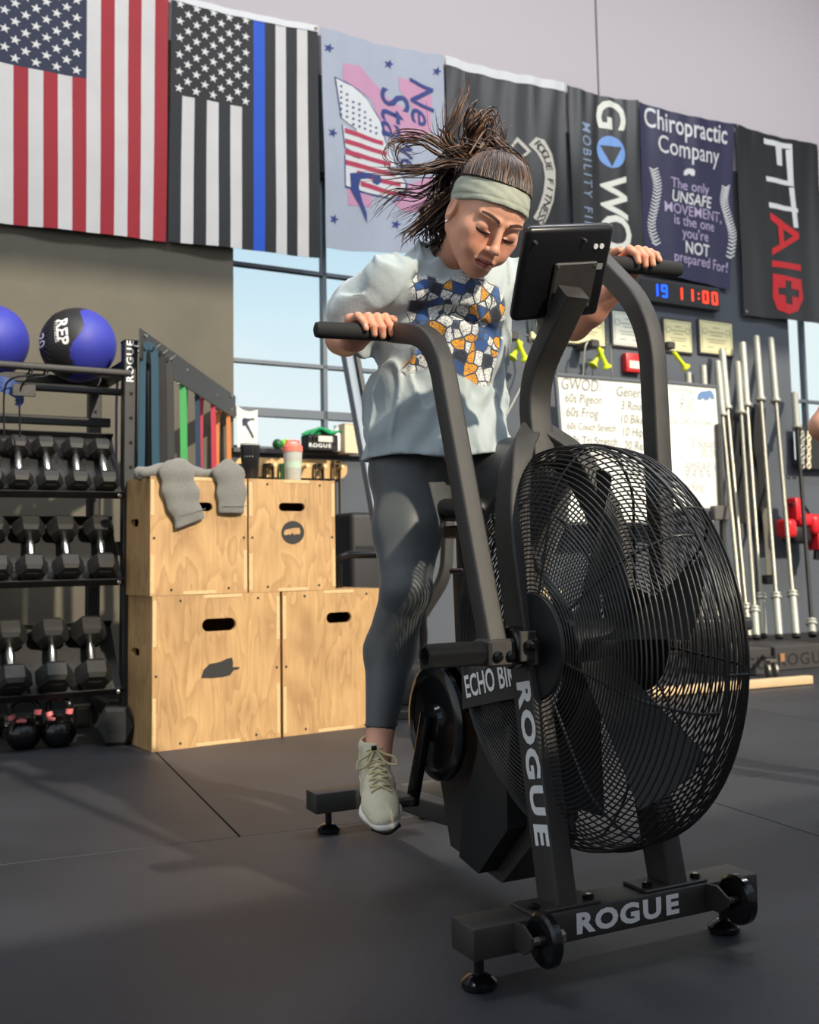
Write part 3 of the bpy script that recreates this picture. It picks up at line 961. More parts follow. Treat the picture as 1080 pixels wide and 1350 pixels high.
def axes(o, x, y):
    """matrix whose local x, y point along the given vectors"""
    x = Vector(x).normalized(); z = x.cross(Vector(y)).normalized(); y = z.cross(x)
    return Matrix(((x.x, y.x, z.x, o[0]), (x.y, y.y, z.y, o[1]), (x.z, y.z, z.z, o[2]), (0, 0, 0, 1)))

def make_bike(label):
    t = thing('air_bike', label, 'exercise bike', BF)
    FAN = Vector((0, 0.10, 0.57)); R = 0.378
    # front and rear cross beams
    mb = MB(); mb.box((0, 0.04, 0.088), (0.64, 0.08, 0.054), bev=0.004, seg=2); mb.build('front_beam', BLACK, t)
    mb = MB(); mb.box((0.045, 1.14, 0.088), (0.42, 0.075, 0.054), bev=0.004, seg=2); mb.build('rear_beam', BLACK, t)
    letters(t, WHITE, rogue(0.047, 0.045, 1.32), axes((0.005, -0.001, 0.088), (1, 0, 0), (0, 0, 1)))
    for u, v in ((-0.285, 0.045), (0.27, 0.045), (-0.110, 1.15), (0.20, 1.15)):
        mb = MB(); mb.cyl((u, v, 0.022), (u, v, 0.064), 0.009, n=14)
        mb.lathe([(0, 0.026), (0.004, 0.031), (0.012, 0.031), (0.02, 0.022), (0.024, 0.012)], (u, v, 0), (0, 0, 1), 28); mb.build('levelling_foot', BLACKG, t)
    for u in (-0.230, 0.200):
        w = MB(); c = Vector((u + 0.022, -0.047, 0.094))
        w.lathe([(-0.013, 0.016), (-0.012, 0.026), (-0.011, 0.040), (-0.006, 0.045), (0.006, 0.045), (0.011, 0.040), (0.012, 0.026), (0.013, 0.016)], c, X1, 32)
        wo = w.build('transport_wheel', BLACKG, t)
        b = MB(); b.cyl(c - X1 * 0.028, c + X1 * 0.03, 0.007, n=10); b.cyl(c + X1 * 0.03, c + X1 * 0.037, 0.011, n=6); b.build('axle_bolt', STEEL, wo)
        b = MB(); b.prism([(0, -0.022), (0.030, -0.024), (0.056, -0.008), (0.056, 0.008), (0.030, 0.024), (0, 0.022)], axes((u - 0.006, 0, 0.092), (0, -1, 0.05), (0, 0, 1)), 0.005)
        b.build('wheel_bracket', BLACK, t)
    # two struts either side of the fan; each bends in over the cage to meet the mast
    secS = rrect(0.062, 0.050, 0.006)
    for sgn in (-1, 1):
        P = [(sgn * 0.118, 0.045, 0.115), (sgn * 0.118, 0.125, 0.56), (sgn * 0.122, 0.165, 0.80), (sgn * 0.075, 0.215, 0.935), (sgn * 0.018, 0.26, 0.985)]
        if sgn == 1: P = [(0.135, 0.045, 0.115)] + P[1:]
        path = fillet(P, [0.1, 0.12, 0.06], 7)
        mb = MB(); mb.tube(path, 1, sec=[(b, a) for a, b in rrect(0.068, 0.044, 0.005)], side=(1, 0, 0)); mb.build('fan_strut', BLACK, t)
        mb = MB(); mb.box((sgn * 0.125, 0.04, 0.118), (0.15, 0.07, 0.006), bev=0.002); mb.build('strut_foot_plate', BLACK, t)
        mb = MB()
        for du in (-0.058, 0.058): mb.lathe([(0, 0.010), (0.006, 0.010), (0.009, 0.006)], (sgn * 0.125 + du, 0.022, 0.121), (0, 0, 1), 6)
        mb.build('plate_bolt', BLACKG, t)['kind'] = 'stuff'
    d = Vector((0, 0.08, 0.445)).normalized()
    sh = rogue(0.062, 0.04, 1.27)
    p0 = Vector((-0.118 - 0.0228, 0.083, 0.360))
    letters(t, WHITE, sh, axes(p0, -d, (0, -1, 0.18)))
    # mast and console
    mp = fillet([(0, 0.235, 0.93), (0, 0.262, 1.10), (0, 0.10, 1.262)], 0.09, 8)
    mb = MB(); mb.tube(mp, 1, sec=[(b, a) for a, b in rrect(0.044, 0.055, 0.006)], side=(1, 0, 0)); mb.build('console_mast', BLACK, t)
    tilt = Matrix.Rotation(math.radians(-38), 4, 'X')
    MC = Matrix.Translation((-0.005, 0.135, 1.312)) @ Matrix.Rotation(math.radians(-9), 4, 'Y') @ Matrix.Rotation(math.radians(CON_TILT), 4, 'X')
    con = MB()
    prof = [(-0.108, -0.075), (0.108, -0.075), (0.108, 0.085), (-0.108, 0.085)]
    bx = MB(); bx.box((0, 0.0, 0), (0.215, 0.030, 0.195), bev=0.012, seg=3)
    # tapered front shell towards the rider
    bx.v = [(x * (1.0 if y < 0 else 0.97), y, z) for x, y, z in bx.v]
    co = MB(); co.add([MC @ Vector(v) for v in bx.v], bx.f); cob = co.build('console', M('console_black', (17, 17, 18), 0.35), t)
    pl = MB(); pl.box((0.02, -0.019, -0.025), (0.105, 0.008, 0.10), bev=0.003); b2 = MB(); b2.add([MC @ Vector(v) for v in pl.v], pl.f); b2.build('mount_plate', BLACK, cob)
    for x_ in (0.063, 0.078):
        b2 = MB(); b2.cyl(MC @ Vector((x_, -0.0145, 0.055)), MC @ Vector((x_, -0.017, 0.055)), 0.0055, n=16); b2.build('round_sticker', WHITE, cob)
    b2 = MB(); bq = MB(); bq.box((0.072, -0.0160, 0.012), (0.035, 0.002, 0.012)); b2.add([MC @ Vector(v) for v in bq.v], bq.f); b2.build('label_sticker', M('sticker_grey', (130, 130, 125), 0.5), cob)
    sb = MB()
    for x_, z_ in ((-0.025, 0.017), (0.065, 0.017), (-0.025, -0.067), (0.065, -0.067), (-0.09, 0.07), (0.03, 0.07)):
        sb.cyl(MC @ Vector((x_, -0.014, z_)), MC @ Vector((x_, -0.0245, z_)), 0.003, n=8)
    sb.build('screws', STEEL, cob)['kind'] = 'stuff'
    sc_ = MB(); sq = MB(); sq.box((0, 0.0155, 0.01), (0.17, 0.002, 0.12)); sc_.add([MC @ Vector(v) for v in sq.v], sq.f); sc_.build('screen', M('screen_dark', (20, 26, 30), 0.1), cob)
    # fan cage: domed wire rings, near and far side
    prof = []
    for k in range(35):
        a = k / 34.0
        r_ = 0.098 + (R - 0.098) * a
        w = 0.122 - 0.060 * (max(0, (r_ - 0.26)) / (R - 0.26)) ** 2.2 - 0.010 * a
        prof.append((r_, w))
    for k in range(1, 5):
        prof.append((R + 0.003 * math.sin(pi * k / 5), 0.052 - k * 0.0105))
    NS = 72
    for sgn, nm in ((-1, 'cage_ring'), (1, 'cage_ring')):
        for idx, (r_, w) in enumerate(prof):
            mb = MB()
            pts = [FAN + Vector((sgn * w, r_ * math.cos(2 * pi * i / NS), r_ * math.sin(2 * pi * i / NS))) for i in range(NS)]
            mb.tube(pts, 0.0017, n=5, closed=True, side=(1, 0, 0))
            mb.build(nm, BLACKW, t, smooth=80)
        for q in range(8):
            a = 2 * pi * (q + (0.3 if sgn < 0 else 0.1)) / 8
            mb = MB()
            pts = [FAN + Vector((sgn * (w - 0.003), r_ * math.cos(a), r_ * math.sin(a))) for r_, w in prof[::2]]
            mb.tube(pts, 0.0028, n=6); mb.build('cage_spoke', BLACKW, t, smooth=80)
        mb = MB(); mb.lathe([(0, 0.100), (0.004, 0.102), (0.008, 0.098), (0.011, 0.05)], FAN + X1 * (sgn * 0.116), X1 * sgn, 48); mb.build('hub_disc', M('hub_black', (21, 22, 24), 0.5), t)
    mb = MB(); mb.tube([FAN + Vector((0, (R + .005) * math.cos(2 * pi * i / 96), (R + .005) * math.sin(2 * pi * i / 96))) for i in range(96)], 1, closed=True, side=(1, 0, 0), sec=rrect(0.006, 0.006, 0.002)); mb.build('cage_rim', BLACKW, t)
    # fan wheel inside
    fan = MB(); fan.cyl(FAN - X1 * 0.05, FAN + X1 * 0.05, 0.045, n=32); fw = fan.build('fan_wheel', M('fan_black', (21, 22, 23), 0.45), t)
    for q in range(6):
        a = 2 * pi * (q + 0.72) / 6
        vs = []; fs = []
        n1 = 9
        for i in range(n1):
            rr_ = 0.04 + (0.335 - 0.04) * i / (n1 - 1)
            hw = 0.045 + 0.05 * math.sin(pi * min(1, i / (n1 - 1)) * 0.62)
            for j in (-1, -0.33, 0.33, 1):
                ang = a + j * (0.17 + 0.05 * i / n1) ; w = -j * 0.035 + 0.01 * (1 - j * j)
                vs.append(FAN + Vector((w, rr_ * math.cos(ang), rr_ * math.sin(ang))))
        for i in range(n1 - 1):
            for j in range(3): fs.append((i * 4 + j, i * 4 + j + 1, i * 4 + j + 5, i * 4 + j + 4))
        nv = len(vs)
        vs2 = vs + [v + X1 * 0.002 for v in vs]
        fs2 = fs + [tuple(k + nv for k in reversed(f)) for f in fs]
        MB().add(vs2, fs2).build('fan_blade', M('fan_black', (21, 22, 23), 0.45), fw, smooth=60)
    # axle bracket on the hub
    b = MB(); b.box((-0.150, 0.085, 0.565), (0.008, 0.09, 0.05), bev=0.002); b.box((-0.165, 0.048, 0.575), (0.035, 0.008, 0.055), bev=0.002); b.build('axle_bracket', BLACK, t)
    b = MB()
    for p in ((-0.154, 0.10, 0.57), (-0.166, 0.043, 0.578)):
        dd = (-1, 0, 0) if p[1] > 0.08 else (0, -1, 0)
        b.lathe([(0, 0.011), (0.009, 0.011), (0.012, 0.007), (0.013, 0.006), (0.02, 0.006)], p, dd, 6)
        b.build('axle_nut', BLACKG, t); b = MB()
    # moving arms
    ARM = rrect(0.046, 0.040, 0.006)
    for sgn, base, knee, top in ((-1, (0.105, 0.575), (0.300, 1.195), (0.50, 1.243)), (1, (0.105, 0.575), (0.115, 1.235), (0.285, 1.395))):
        u = sgn * 0.205
        kn = Vector((u, knee[0], knee[1]))
        path = fillet([(u, base[0], base[1]), kn, (u, top[0], top[1])], 0.095 if sgn < 0 else 0.16, 10)
        mb = MB(); mb.tube(path, 1, sec=[(b_, a_) for a_, b_ in ARM], side=(1, 0, 0)); arm = mb.build('handle_arm', BLACK, t)
        g0 = Vector((u + sgn * 0.012, top[0] - 0.006, top[1] - 0.004))
        g1 = Vector((-0.395, top[0] + 0.004, top[1] - 0.008)) if sgn < 0 else Vector((0.432, top[0] - 0.01, top[1] + 0.004))
        mb = MB(); n_ = 14
        dirg = (g1 - g0)
        L_ = dirg.length
        mb.lathe([(-0.03, 0.014), (0, 0.0155), (0.01, 0.0185), (L_ - 0.012, 0.0185), (L_ - 0.003, 0.016), (L_, 0.009)], g0, dirg, 24); mb.build('foam_grip', M('foam_grip', (30, 30, 31), 0.8, bump=0.3, bscale=500), arm)
        # pivot block, foot peg
        mb = MB(); mb.cyl((sgn * 0.150, 0.10, 0.57), (sgn * 0.178, 0.10, 0.57), 0.040, n=36, bev=0.004); mb.build('pivot_collar', BLACKG, t)
        mb = MB(); mb.box((sgn * 0.205, 0.098, 0.563), (0.058, 0.062, 0.050), bev=0.005); pb = mb.build('pivot_block', BLACK, t)
        mb = MB()
        for du in (-0.014, 0.014): mb.lathe([(0, 0.010), (0.006, 0.0095), (0.009, 0.006)], (sgn * 0.205 + du, 0.067, 0.558), (0, -1, 0), 16); mb.build('pivot_bolt', BLACKG, pb); mb = MB()
        mb = MB(); p0 = Vector((sgn * 0.232, 0.098, 0.563)); p1 = Vector((sgn * 0.355, 0.096, 0.563))
        mb.lathe([(0, 0.0225), (0.118, 0.0225), (0.121, 0.0215), (0.121, 0.016), (0.10, 0.015)], p0, p1 - p0, 32, caps=False)
        mb.build('foot_peg', KNURL, t)
    # belt cover along the left side with its lettering
    cov = MB()
    pf = [(0.11, 0.535), (0.20, 0.528), (0.345, 0.495), (0.345, 0.425), (0.20, 0.458), (0.11, 0.475)]
    cov.prism(pf, Matrix(((0, 0, 1, -0.138), (1, 0, 0, 0), (0, 1, 0, 0), (0, 0, 0, 1))), 0.020)
    cov.build('belt_cover', BLACK, t)
    ex = text2d('ECHO BIKE', 0.062, 0.02, xs=0.72)
    letters(t, WHITE, [ex], axes((-0.1392, 0.222, 0.495), (0, -1, 0.24), (0, 0.24, 1)), name='side_lettering', one=True)
    # crank housing: rounded shell round the crank disc, tapering forward under the fan
    hs = [(0.50 + 0.150 * math.cos(a), 0.365 + 0.150 * math.sin(a)) for a in [math.radians(q) for q in range(25, 200, 12)]]
    hs += [(0.42, 0.20), (0.44, 0.10), (0.36, 0.085), (0.24, 0.20), (0.24, 0.40)]
    cov = MB(); cov.prism(hs, Matrix(((0, 0, 1, -0.10), (1, 0, 0, 0), (0, 1, 0, 0), (0, 0, 0, 1))), 0.17)
    cov.build('crank_housing', BLACKG2, t)
    mb = MB(); mb.prism([(0.66, 0.42), (0.60, 0.22), (0.56, 0.09), (0.34, 0.065), (0.22, 0.17), (0.30, 0.45)], Matrix(((0, 0, 1, -0.055), (1, 0, 0, 0), (0, 1, 0, 0), (0, 0, 0, 1))), 0.11)
    mb.build('main_frame', BLACK, t)
    cc = Vector((-0.105, 0.512, 0.375))
    mb = MB(); mb.lathe([(0, 0.128), (0.010, 0.126), (0.016, 0.118), (0.018, 0.105), (0.012, 0.100), (0.012, 0.045), (0.022, 0.040), (0.026, 0.012)], cc, (-1, 0, 0), 64); mb.build('crank_disc', BLACKG, t)
    # cranks and pedals (left one down)
    for sgn, ang in ((-1, math.radians(-105)), (1, math.radians(75))):
        c0 = Vector((sgn * 0.137, 0.512, 0.375)); dv = Vector((0, -math.cos(ang), math.sin(ang)))
        c1 = c0 + dv * 0.172 + X1 * sgn * 0.012
        mb = MB(); mb.tube([c0 - dv * 0.02, c0, (c0 + c1) / 2, c1, c1 + dv * 0.014], 1, sec=rrect(0.020, 0.034, 0.006), side=(1, 0, 0)); mb.build('crank_arm', BLACKG, t)
        pc = c1 + X1 * sgn * 0.062
        ped = MB(); ped.box(pc, (0.095, 0.085, 0.022), bev=0.006); ped.cyl(c1, pc, 0.008, n=12); ped.build('pedal', BLACK, t)
    # frame rail, seat post, seat
    mb = MB(); mb.tube(fillet([(0.04, 0.30, 0.15), (0.04, 0.80, 0.11), (0.04, 1.14, 0.098)], 0.05), 1, sec=rrect(0.05, 0.05, 0.006), side=(1, 0, 0)); mb.build('bottom_rail', BLACK, t)
    mb = MB(); mb.tube([(0.035, 0.58, 0.20), (0.035, 0.60, 0.70)], 1, sec=rrect(0.070, 0.055, 0.006), side=(1, 0, 0)); mb.build('seat_tube', BLACK, t)
    mb = MB(); mb.tube([(0.035, 0.60, 0.68), (0.035, 0.603, 0.80)], 1, sec=rrect(0.052, 0.042, 0.005), side=(1, 0, 0)); mb.build('seat_post', M('post_grey', (52, 52, 52), 0.4), t)
    mb = MB(); mb.box((0.035, 0.598, 0.706), (0.082, 0.068, 0.014), bev=0.004); mb.build('post_collar', BLACKG, t)
    mb = MB(); mb.lathe([(0, 0.007), (0.028, 0.007), (0.03, 0.012), (0.038, 0.021), (0.050, 0.026), (0.062, 0.024), (0.072, 0.015), (0.075, 0.004)], (0.008, 0.565, 0.685), (-0.25, -1, 0.12), 28); kn_ = mb.build('seat_knob', BLACKG, t)
    mb = MB(); cpt = Vector((0.008, 0.565, 0.685)) + Vector((-0.25, -1, 0.12)).normalized() * 0.068
    ax_ = Vector((-0.25, -1, 0.12)).normalized(); e1 = ax_.cross(Vector((0, 0, 1))).normalized(); e2 = ax_.cross(e1)
    mb.tube([cpt + e1 * 0.0175 * math.cos(q * 0.3) + e2 * 0.0175 * math.sin(q * 0.3) for q in range(16)], 0.0012, n=4); mb.build('knob_print', WHITE, kn_)
    mb = MB(); mb.tube(bez([(-0.02, 0.52, 0.67), (-0.035, 0.505, 0.60), (-0.05, 0.50, 0.53), (-0.02, 0.52, 0.48)], 8), 0.0045, n=8); mb.build('cable', BLACKG, t)
    mb = MB(); mb.box((0.035, 0.595, 0.80), (0.05, 0.22, 0.03), bev=0.004); mb.build('seat_slide', BLACK, t)
    # saddle
    vs = []; fs = []; NU, NV = 14, 16
    for i in range(NV + 1):
        tt = i / NV; y = 0.47 + 0.27 * tt; w = 0.03 + 0.085 * (tt ** 1.6) * (1 - 0.12 * max(0, tt - .85) / .15)
        for j in range(NU):
            a = 2 * pi * j / NU
            ee = 0.25 + 0.75 * math.sin(pi * min(1, max(0.02, tt)) ) ** 0.35 if tt in (0, 1) else 1
            vs.append((w * ee * math.cos(a), y, 0.845 + 0.028 * ee * math.sin(a) + 0.012 * tt))
    for i in range(NV):
        for j in range(NU): fs.append((i * NU + j, i * NU + (j + 1) % NU, (i + 1) * NU + (j + 1) % NU, (i + 1) * NU + j))
    fs += [tuple(range(NU)), tuple(NV * NU + j for j in range(NU))]
    MB().add(vs, fs).build('saddle', M('saddle_vinyl', (24, 24, 25), 0.45, bump=0.1), t, smooth=60)
    return t
CON_TILT = 33
BLACKW = M('black_wire', (36, 36, 36), 0.34)
BLACKG2 = M('housing_black', (27, 28, 29), 0.36)
KNURL = M('knurled_black', (38, 38, 38), 0.36, 0.5, bump=1.0, bscale=1400)
bike = make_bike('matt black air bike with a big wire fan cage, ridden by the woman')
# ------------------------------------------------------------------ left: storage rack, dumbbells, balls
def local_px(MF, px, py, y=0.0):
    n = MF.to_3x3() @ Vector((0, 1, 0)); p = on_plane(px, py, n, MF @ Vector((0, y, 0)))
    q = MF.inverted() @ p
    return q.x, q.z
RO = at(169, 742, 4.5); RO.z = 0
RKF = frame(RO, YAWW)
RKB = M('rack_black', (27, 27, 27), 0.45, bump=0.2, bscale=900)
rk = thing('storage_rack', 'black steel rack of dumbbell shelves with a ball rail on top', 'rack', RKF)
HT = local_px(RKF, 169, 452)[1]
def upright(x, y, h):
    mb = MB()
    mb.box((x, y, h / 2), (0.058, 0.058, h), bev=0.004)
    o = mb.build('upright', RKB, rk)
    hb = MB()
    for k in range(int(h / 0.105)):
        z = 0.09 + k * 0.105
        hb.cyl((x, y - 0.0285, z), (x, y - 0.0297, z), 0.008, n=12)
    hb.build('bolt_holes', M('hole', (4, 4, 4), 0.9), o)['kind'] = 'stuff'
    mb = MB(); mb.box((x, y, h + 0.003), (0.062, 0.062, 0.012), bev=0.003); mb.build('end_cap', RUBBER, o)
for x, y, h in ((0, 0, HT), (0, 0.62, HT), (-1.85, 0, HT), (-1.85, 0.62, HT)): upright(x, y, h)
letters(rk, WHITE, rogue(0.042, 0.02, 1.15), axes((-0.004, -0.0312, HT - 0.085), (0, 0, 1), (-1, 0, 0)))
for y0 in (0.0,):
    for py, yy in ((487, -0.02), (507, 0.10)):
        z = local_px(RKF, 120, py + 3)[1]
        mb = MB(); mb.tube([(-1.85, yy, z), (0, yy, z)], 1, sec=rrect(0.03, 0.03, 0.008), side=(0, 1, 0)); mb.build('ball_rail', RKB, rk)
for z, y in ((1.37, 0.32), (1.18, 0.60), (1.56, 0.36)):
    mb = MB(); mb.box((-0.925, y, z), (1.85, 0.03, 0.04), bev=0.003); mb.build('cross_bar', RKB, rk)
for z in (0.1, 0.8, HT - 0.1):
    mb = MB(); mb.box((0, 0.31, z), (0.045, 0.56, 0.06), bev=0.003); mb.build('side_brace', RKB, rk)
TILT = math.radians(54)
SH = [local_px(RKF, 100, p)[1] for p in (655, 770.5, 916)]
def shelf(z0):
    sh_ = MB(); d = 0.33
    Mx = Matrix.Translation((-0.925, -0.03, z0)) @ Matrix.Rotation(TILT, 4, 'X')
    def bx(c, s_, bev=0.002):
        t_ = MB(); t_.box(c, s_, bev=bev); sh_.add([Mx @ Vector(v) for v in t_.v], t_.f)
    bx((0, d / 2, -0.004), (1.79, d, 0.004), 0); bx((0, 0.0, 0.012), (1.79, 0.006, 0.045)); bx((0, d, 0.012), (1.79, 0.006, 0.04))
    o = sh_.build('shelf', RKB, rk)
    for x in (-0.05,):
        b = MB(); b.lathe([(0, 0.010), (0.006, 0.010), (0.008, 0.005)], (x, -0.045, z0 + 0.005), (0, -1, 0), 6); b.lathe([(0, 0.010), (0.006, 0.010), (0.008, 0.005)], (0.036, -0.01, z0 + 0.005), (1, 0, 0), 6)
        b.build('shelf_bolts', CHROME, o)['kind'] = 'stuff'
for z in SH: shelf(z)

def hexbar(r, Lh, gap, handle=0.014):
    """dumbbell along local y, resting on z=0, front head first"""
    t = bpy.data.objects.new('hex_dumbbell', None); COL.objects.link(t)
    hexa = []
    def head(y0, y1):
        mb = MB(); vs = []; fs = []
        for y, q in ((y0, .80), (y0 + .016, 1.0), (y1 - .016, 1.0), (y1, .80)):
            for i in range(6):
                a = pi / 3 * i
                vs.append((r * q * math.cos(a), y, r * .866 + r * q * math.sin(a)))
        for k in range(3):
            for i in range(6): fs.append((k * 6 + i, k * 6 + (i + 1) % 6, k * 6 + 6 + (i + 1) % 6, k * 6 + 6 + i))
        fs += [(0, 1, 2, 3, 4, 5), (18, 19, 20, 21, 22, 23)]
        mb.add(vs, fs); h = mb.build('head', HEXR, t, smooth=20)
        p = MB(); p.box((0, (y0 if y0 < 0.05 else y1) + (-0.0005 if y0 < .05 else 0.0005), r * .866), (r * 0.75, 0.002, r * 0.42), bev=0.0005); p.build('number_plate', M('hex_plate', (24, 24, 24), 0.6), h)
    head(0, Lh); head(Lh + gap, 2 * Lh + gap)
    mb = MB(); mb.lathe([(0, handle * .85), (gap * .25, handle * .95), (gap * .5, handle * 1.12), (gap * .75, handle * .95), (gap, handle * .85)], (0, Lh, r * .866), (0, 1, 0), 20, caps=False); mb.build('handle', CHROME, t)
    return t
HEXR = M('hex_rubber', (29, 29, 28), 0.55, bump=0.15, bscale=300)
POS = ['leftmost', 'second from the left', 'third from the left', 'fourth from the left', 'furthest right']
rows = [(SH[0], [-14, 22, 61, 98, 135], 634, 0.055, 0.060, 0.122, 'top'), (SH[1], [-9, 37, 85, 130], 745, 0.064, 0.075, 0.122, 'middle'), (SH[2], [12, 66, 117], 888, 0.074, 0.085, 0.122, 'bottom')]
for zi, xs, py, r_, Lh, gap, nm in rows:
    proto = None
    for k, px in enumerate(xs):
        x, _ = local_px(RKF, px, py, 0.03)
        Mx = RKF @ Matrix.Translation((x, -0.022, zi + 0.004)) @ Matrix.Rotation(TILT, 4, 'X') @ Matrix.Translation((0, 0.006, 0.002)) @ Matrix.Rotation(random.uniform(-0.04, 0.04), 4, 'Z')
        lab = 'black hex dumbbell, %s on the rack\'s %s shelf' % (('furthest right' if k == len(xs) - 1 else POS[k]), nm)
        grp = 'hex dumbbells on the %s shelf' % nm
        if proto is None:
            proto = hexbar(r_, Lh, gap, 0.0165); proto.matrix_world = Mx; tag(proto, lab, 'dumbbell', grp)
        else:
            copy_tree(proto, Mx, lab, grp)
# one large dumbbell standing end-on on the floor, a small one between the kettlebells
p = on_z(152, 984); big = hexbar(0.088, 0.10, 0.11); big.matrix_world = frame(p, math.radians(12)); tag(big, 'large black hex dumbbell lying on the floor beside the plywood boxes', 'dumbbell')
p = on_z(55, 968); sm = hexbar(0.05, 0.06, 0.10); sm.matrix_world = frame(p, math.radians(100)) ; tag(sm, 'small hex dumbbell on the floor behind the two kettlebells', 'dumbbell')

def kettlebell(px, py, label, yaw):
    p = on_z(px, py)
    t = thing('kettlebell', label, 'kettlebell', frame(p, yaw) @ Matrix.Scale(0.93, 4), 'kettlebells with pink tape')
    r = 0.076
    prof = [(0.0, 0.040), (0.004, 0.045)] + [(0.066 + r * math.sin(a), r * math.cos(a)) for a in [math.radians(q) for q in range(-52, 88, 10)]] + [(0.066 + r, 0.004)]
    MB().lathe(prof, (0, 0, 0), (0, 0, 1), 40).build('bell', BLACKG, t)
    pts = bez([(-0.036, 0, 0.105), (-0.055, 0, 0.145), (-0.056, 0, 0.185), (-0.030, 0, 0.208), (0, 0, 0.212), (0.030, 0, 0.208), (0.056, 0, 0.185), (0.055, 0, 0.145), (0.036, 0, 0.105)], 6)
    MB().tube(pts, 0.0145, n=14).build('handle', BLACKG, t)
    PT = M('pink_tape', (226, 120, 122), 0.5)
    for i0 in (3, len(pts) - 10):
        MB().tube(pts[i0:i0 + 4], 0.0158, n=14).build('tape', PT, t)
    MB().tube([(0.030 * math.sin(a), -0.0 - 0.050 * math.cos(a) , 0.122 + 0.004 * math.cos(3 * a)) for a in [math.radians(q) for q in range(-32, 33, 8)]], 0.009, n=8).build('tape_strip', PT, t)
kettlebell(31, 987, 'black kettlebell with pink tape, left one of the pair on the floor', math.radians(8))
kettlebell(77, 984, 'black kettlebell with pink tape, right one of the pair on the floor', math.radians(-22))
p = on_z(107, 958)
t = thing('floor_box', 'small grey electrical box with a recessed plate under the dumbbell rack', 'electrical box', frame(p, YAWW))
MB().box((0, 0, 0.05), (0.085, 0.05, 0.10), bev=0.006).build('body', M('box_grey', (96, 94, 84), 0.5), t); MB().box((0, -0.026, 0.052), (0.05, 0.006, 0.07), bev=0.003).build('plate', M('box_grey2', (120, 116, 100), 0.45), t)

# wall balls on the rail
def wall_ball(px, py, label, rot, marks):
    c = at(px, py, 4.60); r = 0.163
    BLUE, BK = M('ball_blue', (52, 58, 160), 0.55, bump=0.1, bscale=40), M('ball_black', (30, 30, 33), 0.55, bump=0.15, bscale=200)
    t = thing('wall_ball', label, 'medicine ball', Matrix.Translation(c - Vector((0, 0, r))), 'wall balls on the rail')
    NU, NV = 96, 110
    vs = []; fs = []; mi = []
    for j in range(NV + 1):
        th = pi * j / NV
        for i in range(NU):
            a = 2 * pi * i / NU
            vs.append(Vector((math.cos(th), math.sin(th) * math.sin(a), math.sin(th) * math.cos(a))))
    Rm = Matrix.Rotation(rot[2], 3, 'Z') @ Matrix.Rotation(rot[1], 3, 'Y')
    for j in range(NV):
        for i in range(NU):
            i2 = (i + 1) % NU
            fs.append((j * NU + i, j * NU + i2, (j + 1) * NU + i2, (j + 1) * NU + i))
            m = (vs[fs[-1][0]] + vs[fs[-1][2]]) / 2
            k = 5 * math.atan2(m.y, m.z) / (2 * pi)
            wob = 0.10 * math.cos(5 * math.atan2(m.y, m.z))
            mi.append(1 if m.x < 0.02 + wob else 0)
    # seams as shallow grooves
    out = []
    for v in vs:
        g = 1.0
        s_ = abs(v.x - (0.02 + 0.10 * math.cos(5 * math.atan2(v.y, v.z))))
        if s_ < 0.03: g -= 0.010
        out.append(Vector((0, 0, r)) + (Rm @ v) * r * g)
    me = bpy.data.meshes.new('ball_cover'); me.from_pydata(out, [], fs); me.materials.append(BLUE); me.materials.append(BK)
    me.polygons.foreach_set('material_index', mi); me.polygons.foreach_set('use_smooth', [True] * len(fs))
    o = bpy.data.objects.new('ball_cover', me); COL.objects.link(o); o.parent = t
    if not marks: return
    def onball(x, y, sz, body, bold, rotd, xs=1.0):
        vs2, fs2 = text2d(body, sz, bold, xs=xs); c_, s2 = math.cos(rotd), math.sin(rotd)
        out = []
        for v in vs2:
            X = x + v.x * c_ - v.y * s2; Z = y + v.x * s2 + v.y * c_
            q = Vector((X, -math.sqrt(max(0.0001, 1.017 * r * r - X * X - Z * Z)), Z)); out.append(Vector((0, 0, r)) + q)
        m = MB(); m.add(out, fs2); m.build('print', WHITE, t, smooth=0)['kind'] = 'stuff'
    onball(-0.130, 0.0, 0.062, '20', 0.01, math.radians(-78)); onball(-0.022, 0.03, 0.068, 'REP', 0.03, math.radians(-82), 1.1); onball(-0.047, 0.03, 0.026, 'FITNESS', 0.0, math.radians(-82), 1.1)
    # laced seam
    m = MB()
    for k in range(12):
        z = 0.12 - k * 0.022; x = -0.083 - 0.01 * math.sin(k * .26)
        for sg in (-1, 1):
            pp = []
            for tt in (0, .5, 1):
                X = x + sg * 0.012 * (tt - .5) * 2; Z = z + 0.016 * (tt - .5)
                rr = r * r - X * X - Z * Z
                if rr > 0.0006: pp.append(Vector((X, -math.sqrt(rr) * 1.005, Z + r)))
            if len(pp) == 3: m.tube(pp, 0.0022, n=5)
    m.build('lacing', BK, t)['kind'] = 'stuff'
wall_ball(103, 455, 'blue and black wall ball marked 20, resting on the rack rail', (0, math.radians(12), math.radians(14)), True)
wall_ball(-13, 450, 'plain blue wall ball cut off by the left edge, on the rack rail', (0, 0, 0.1), False)
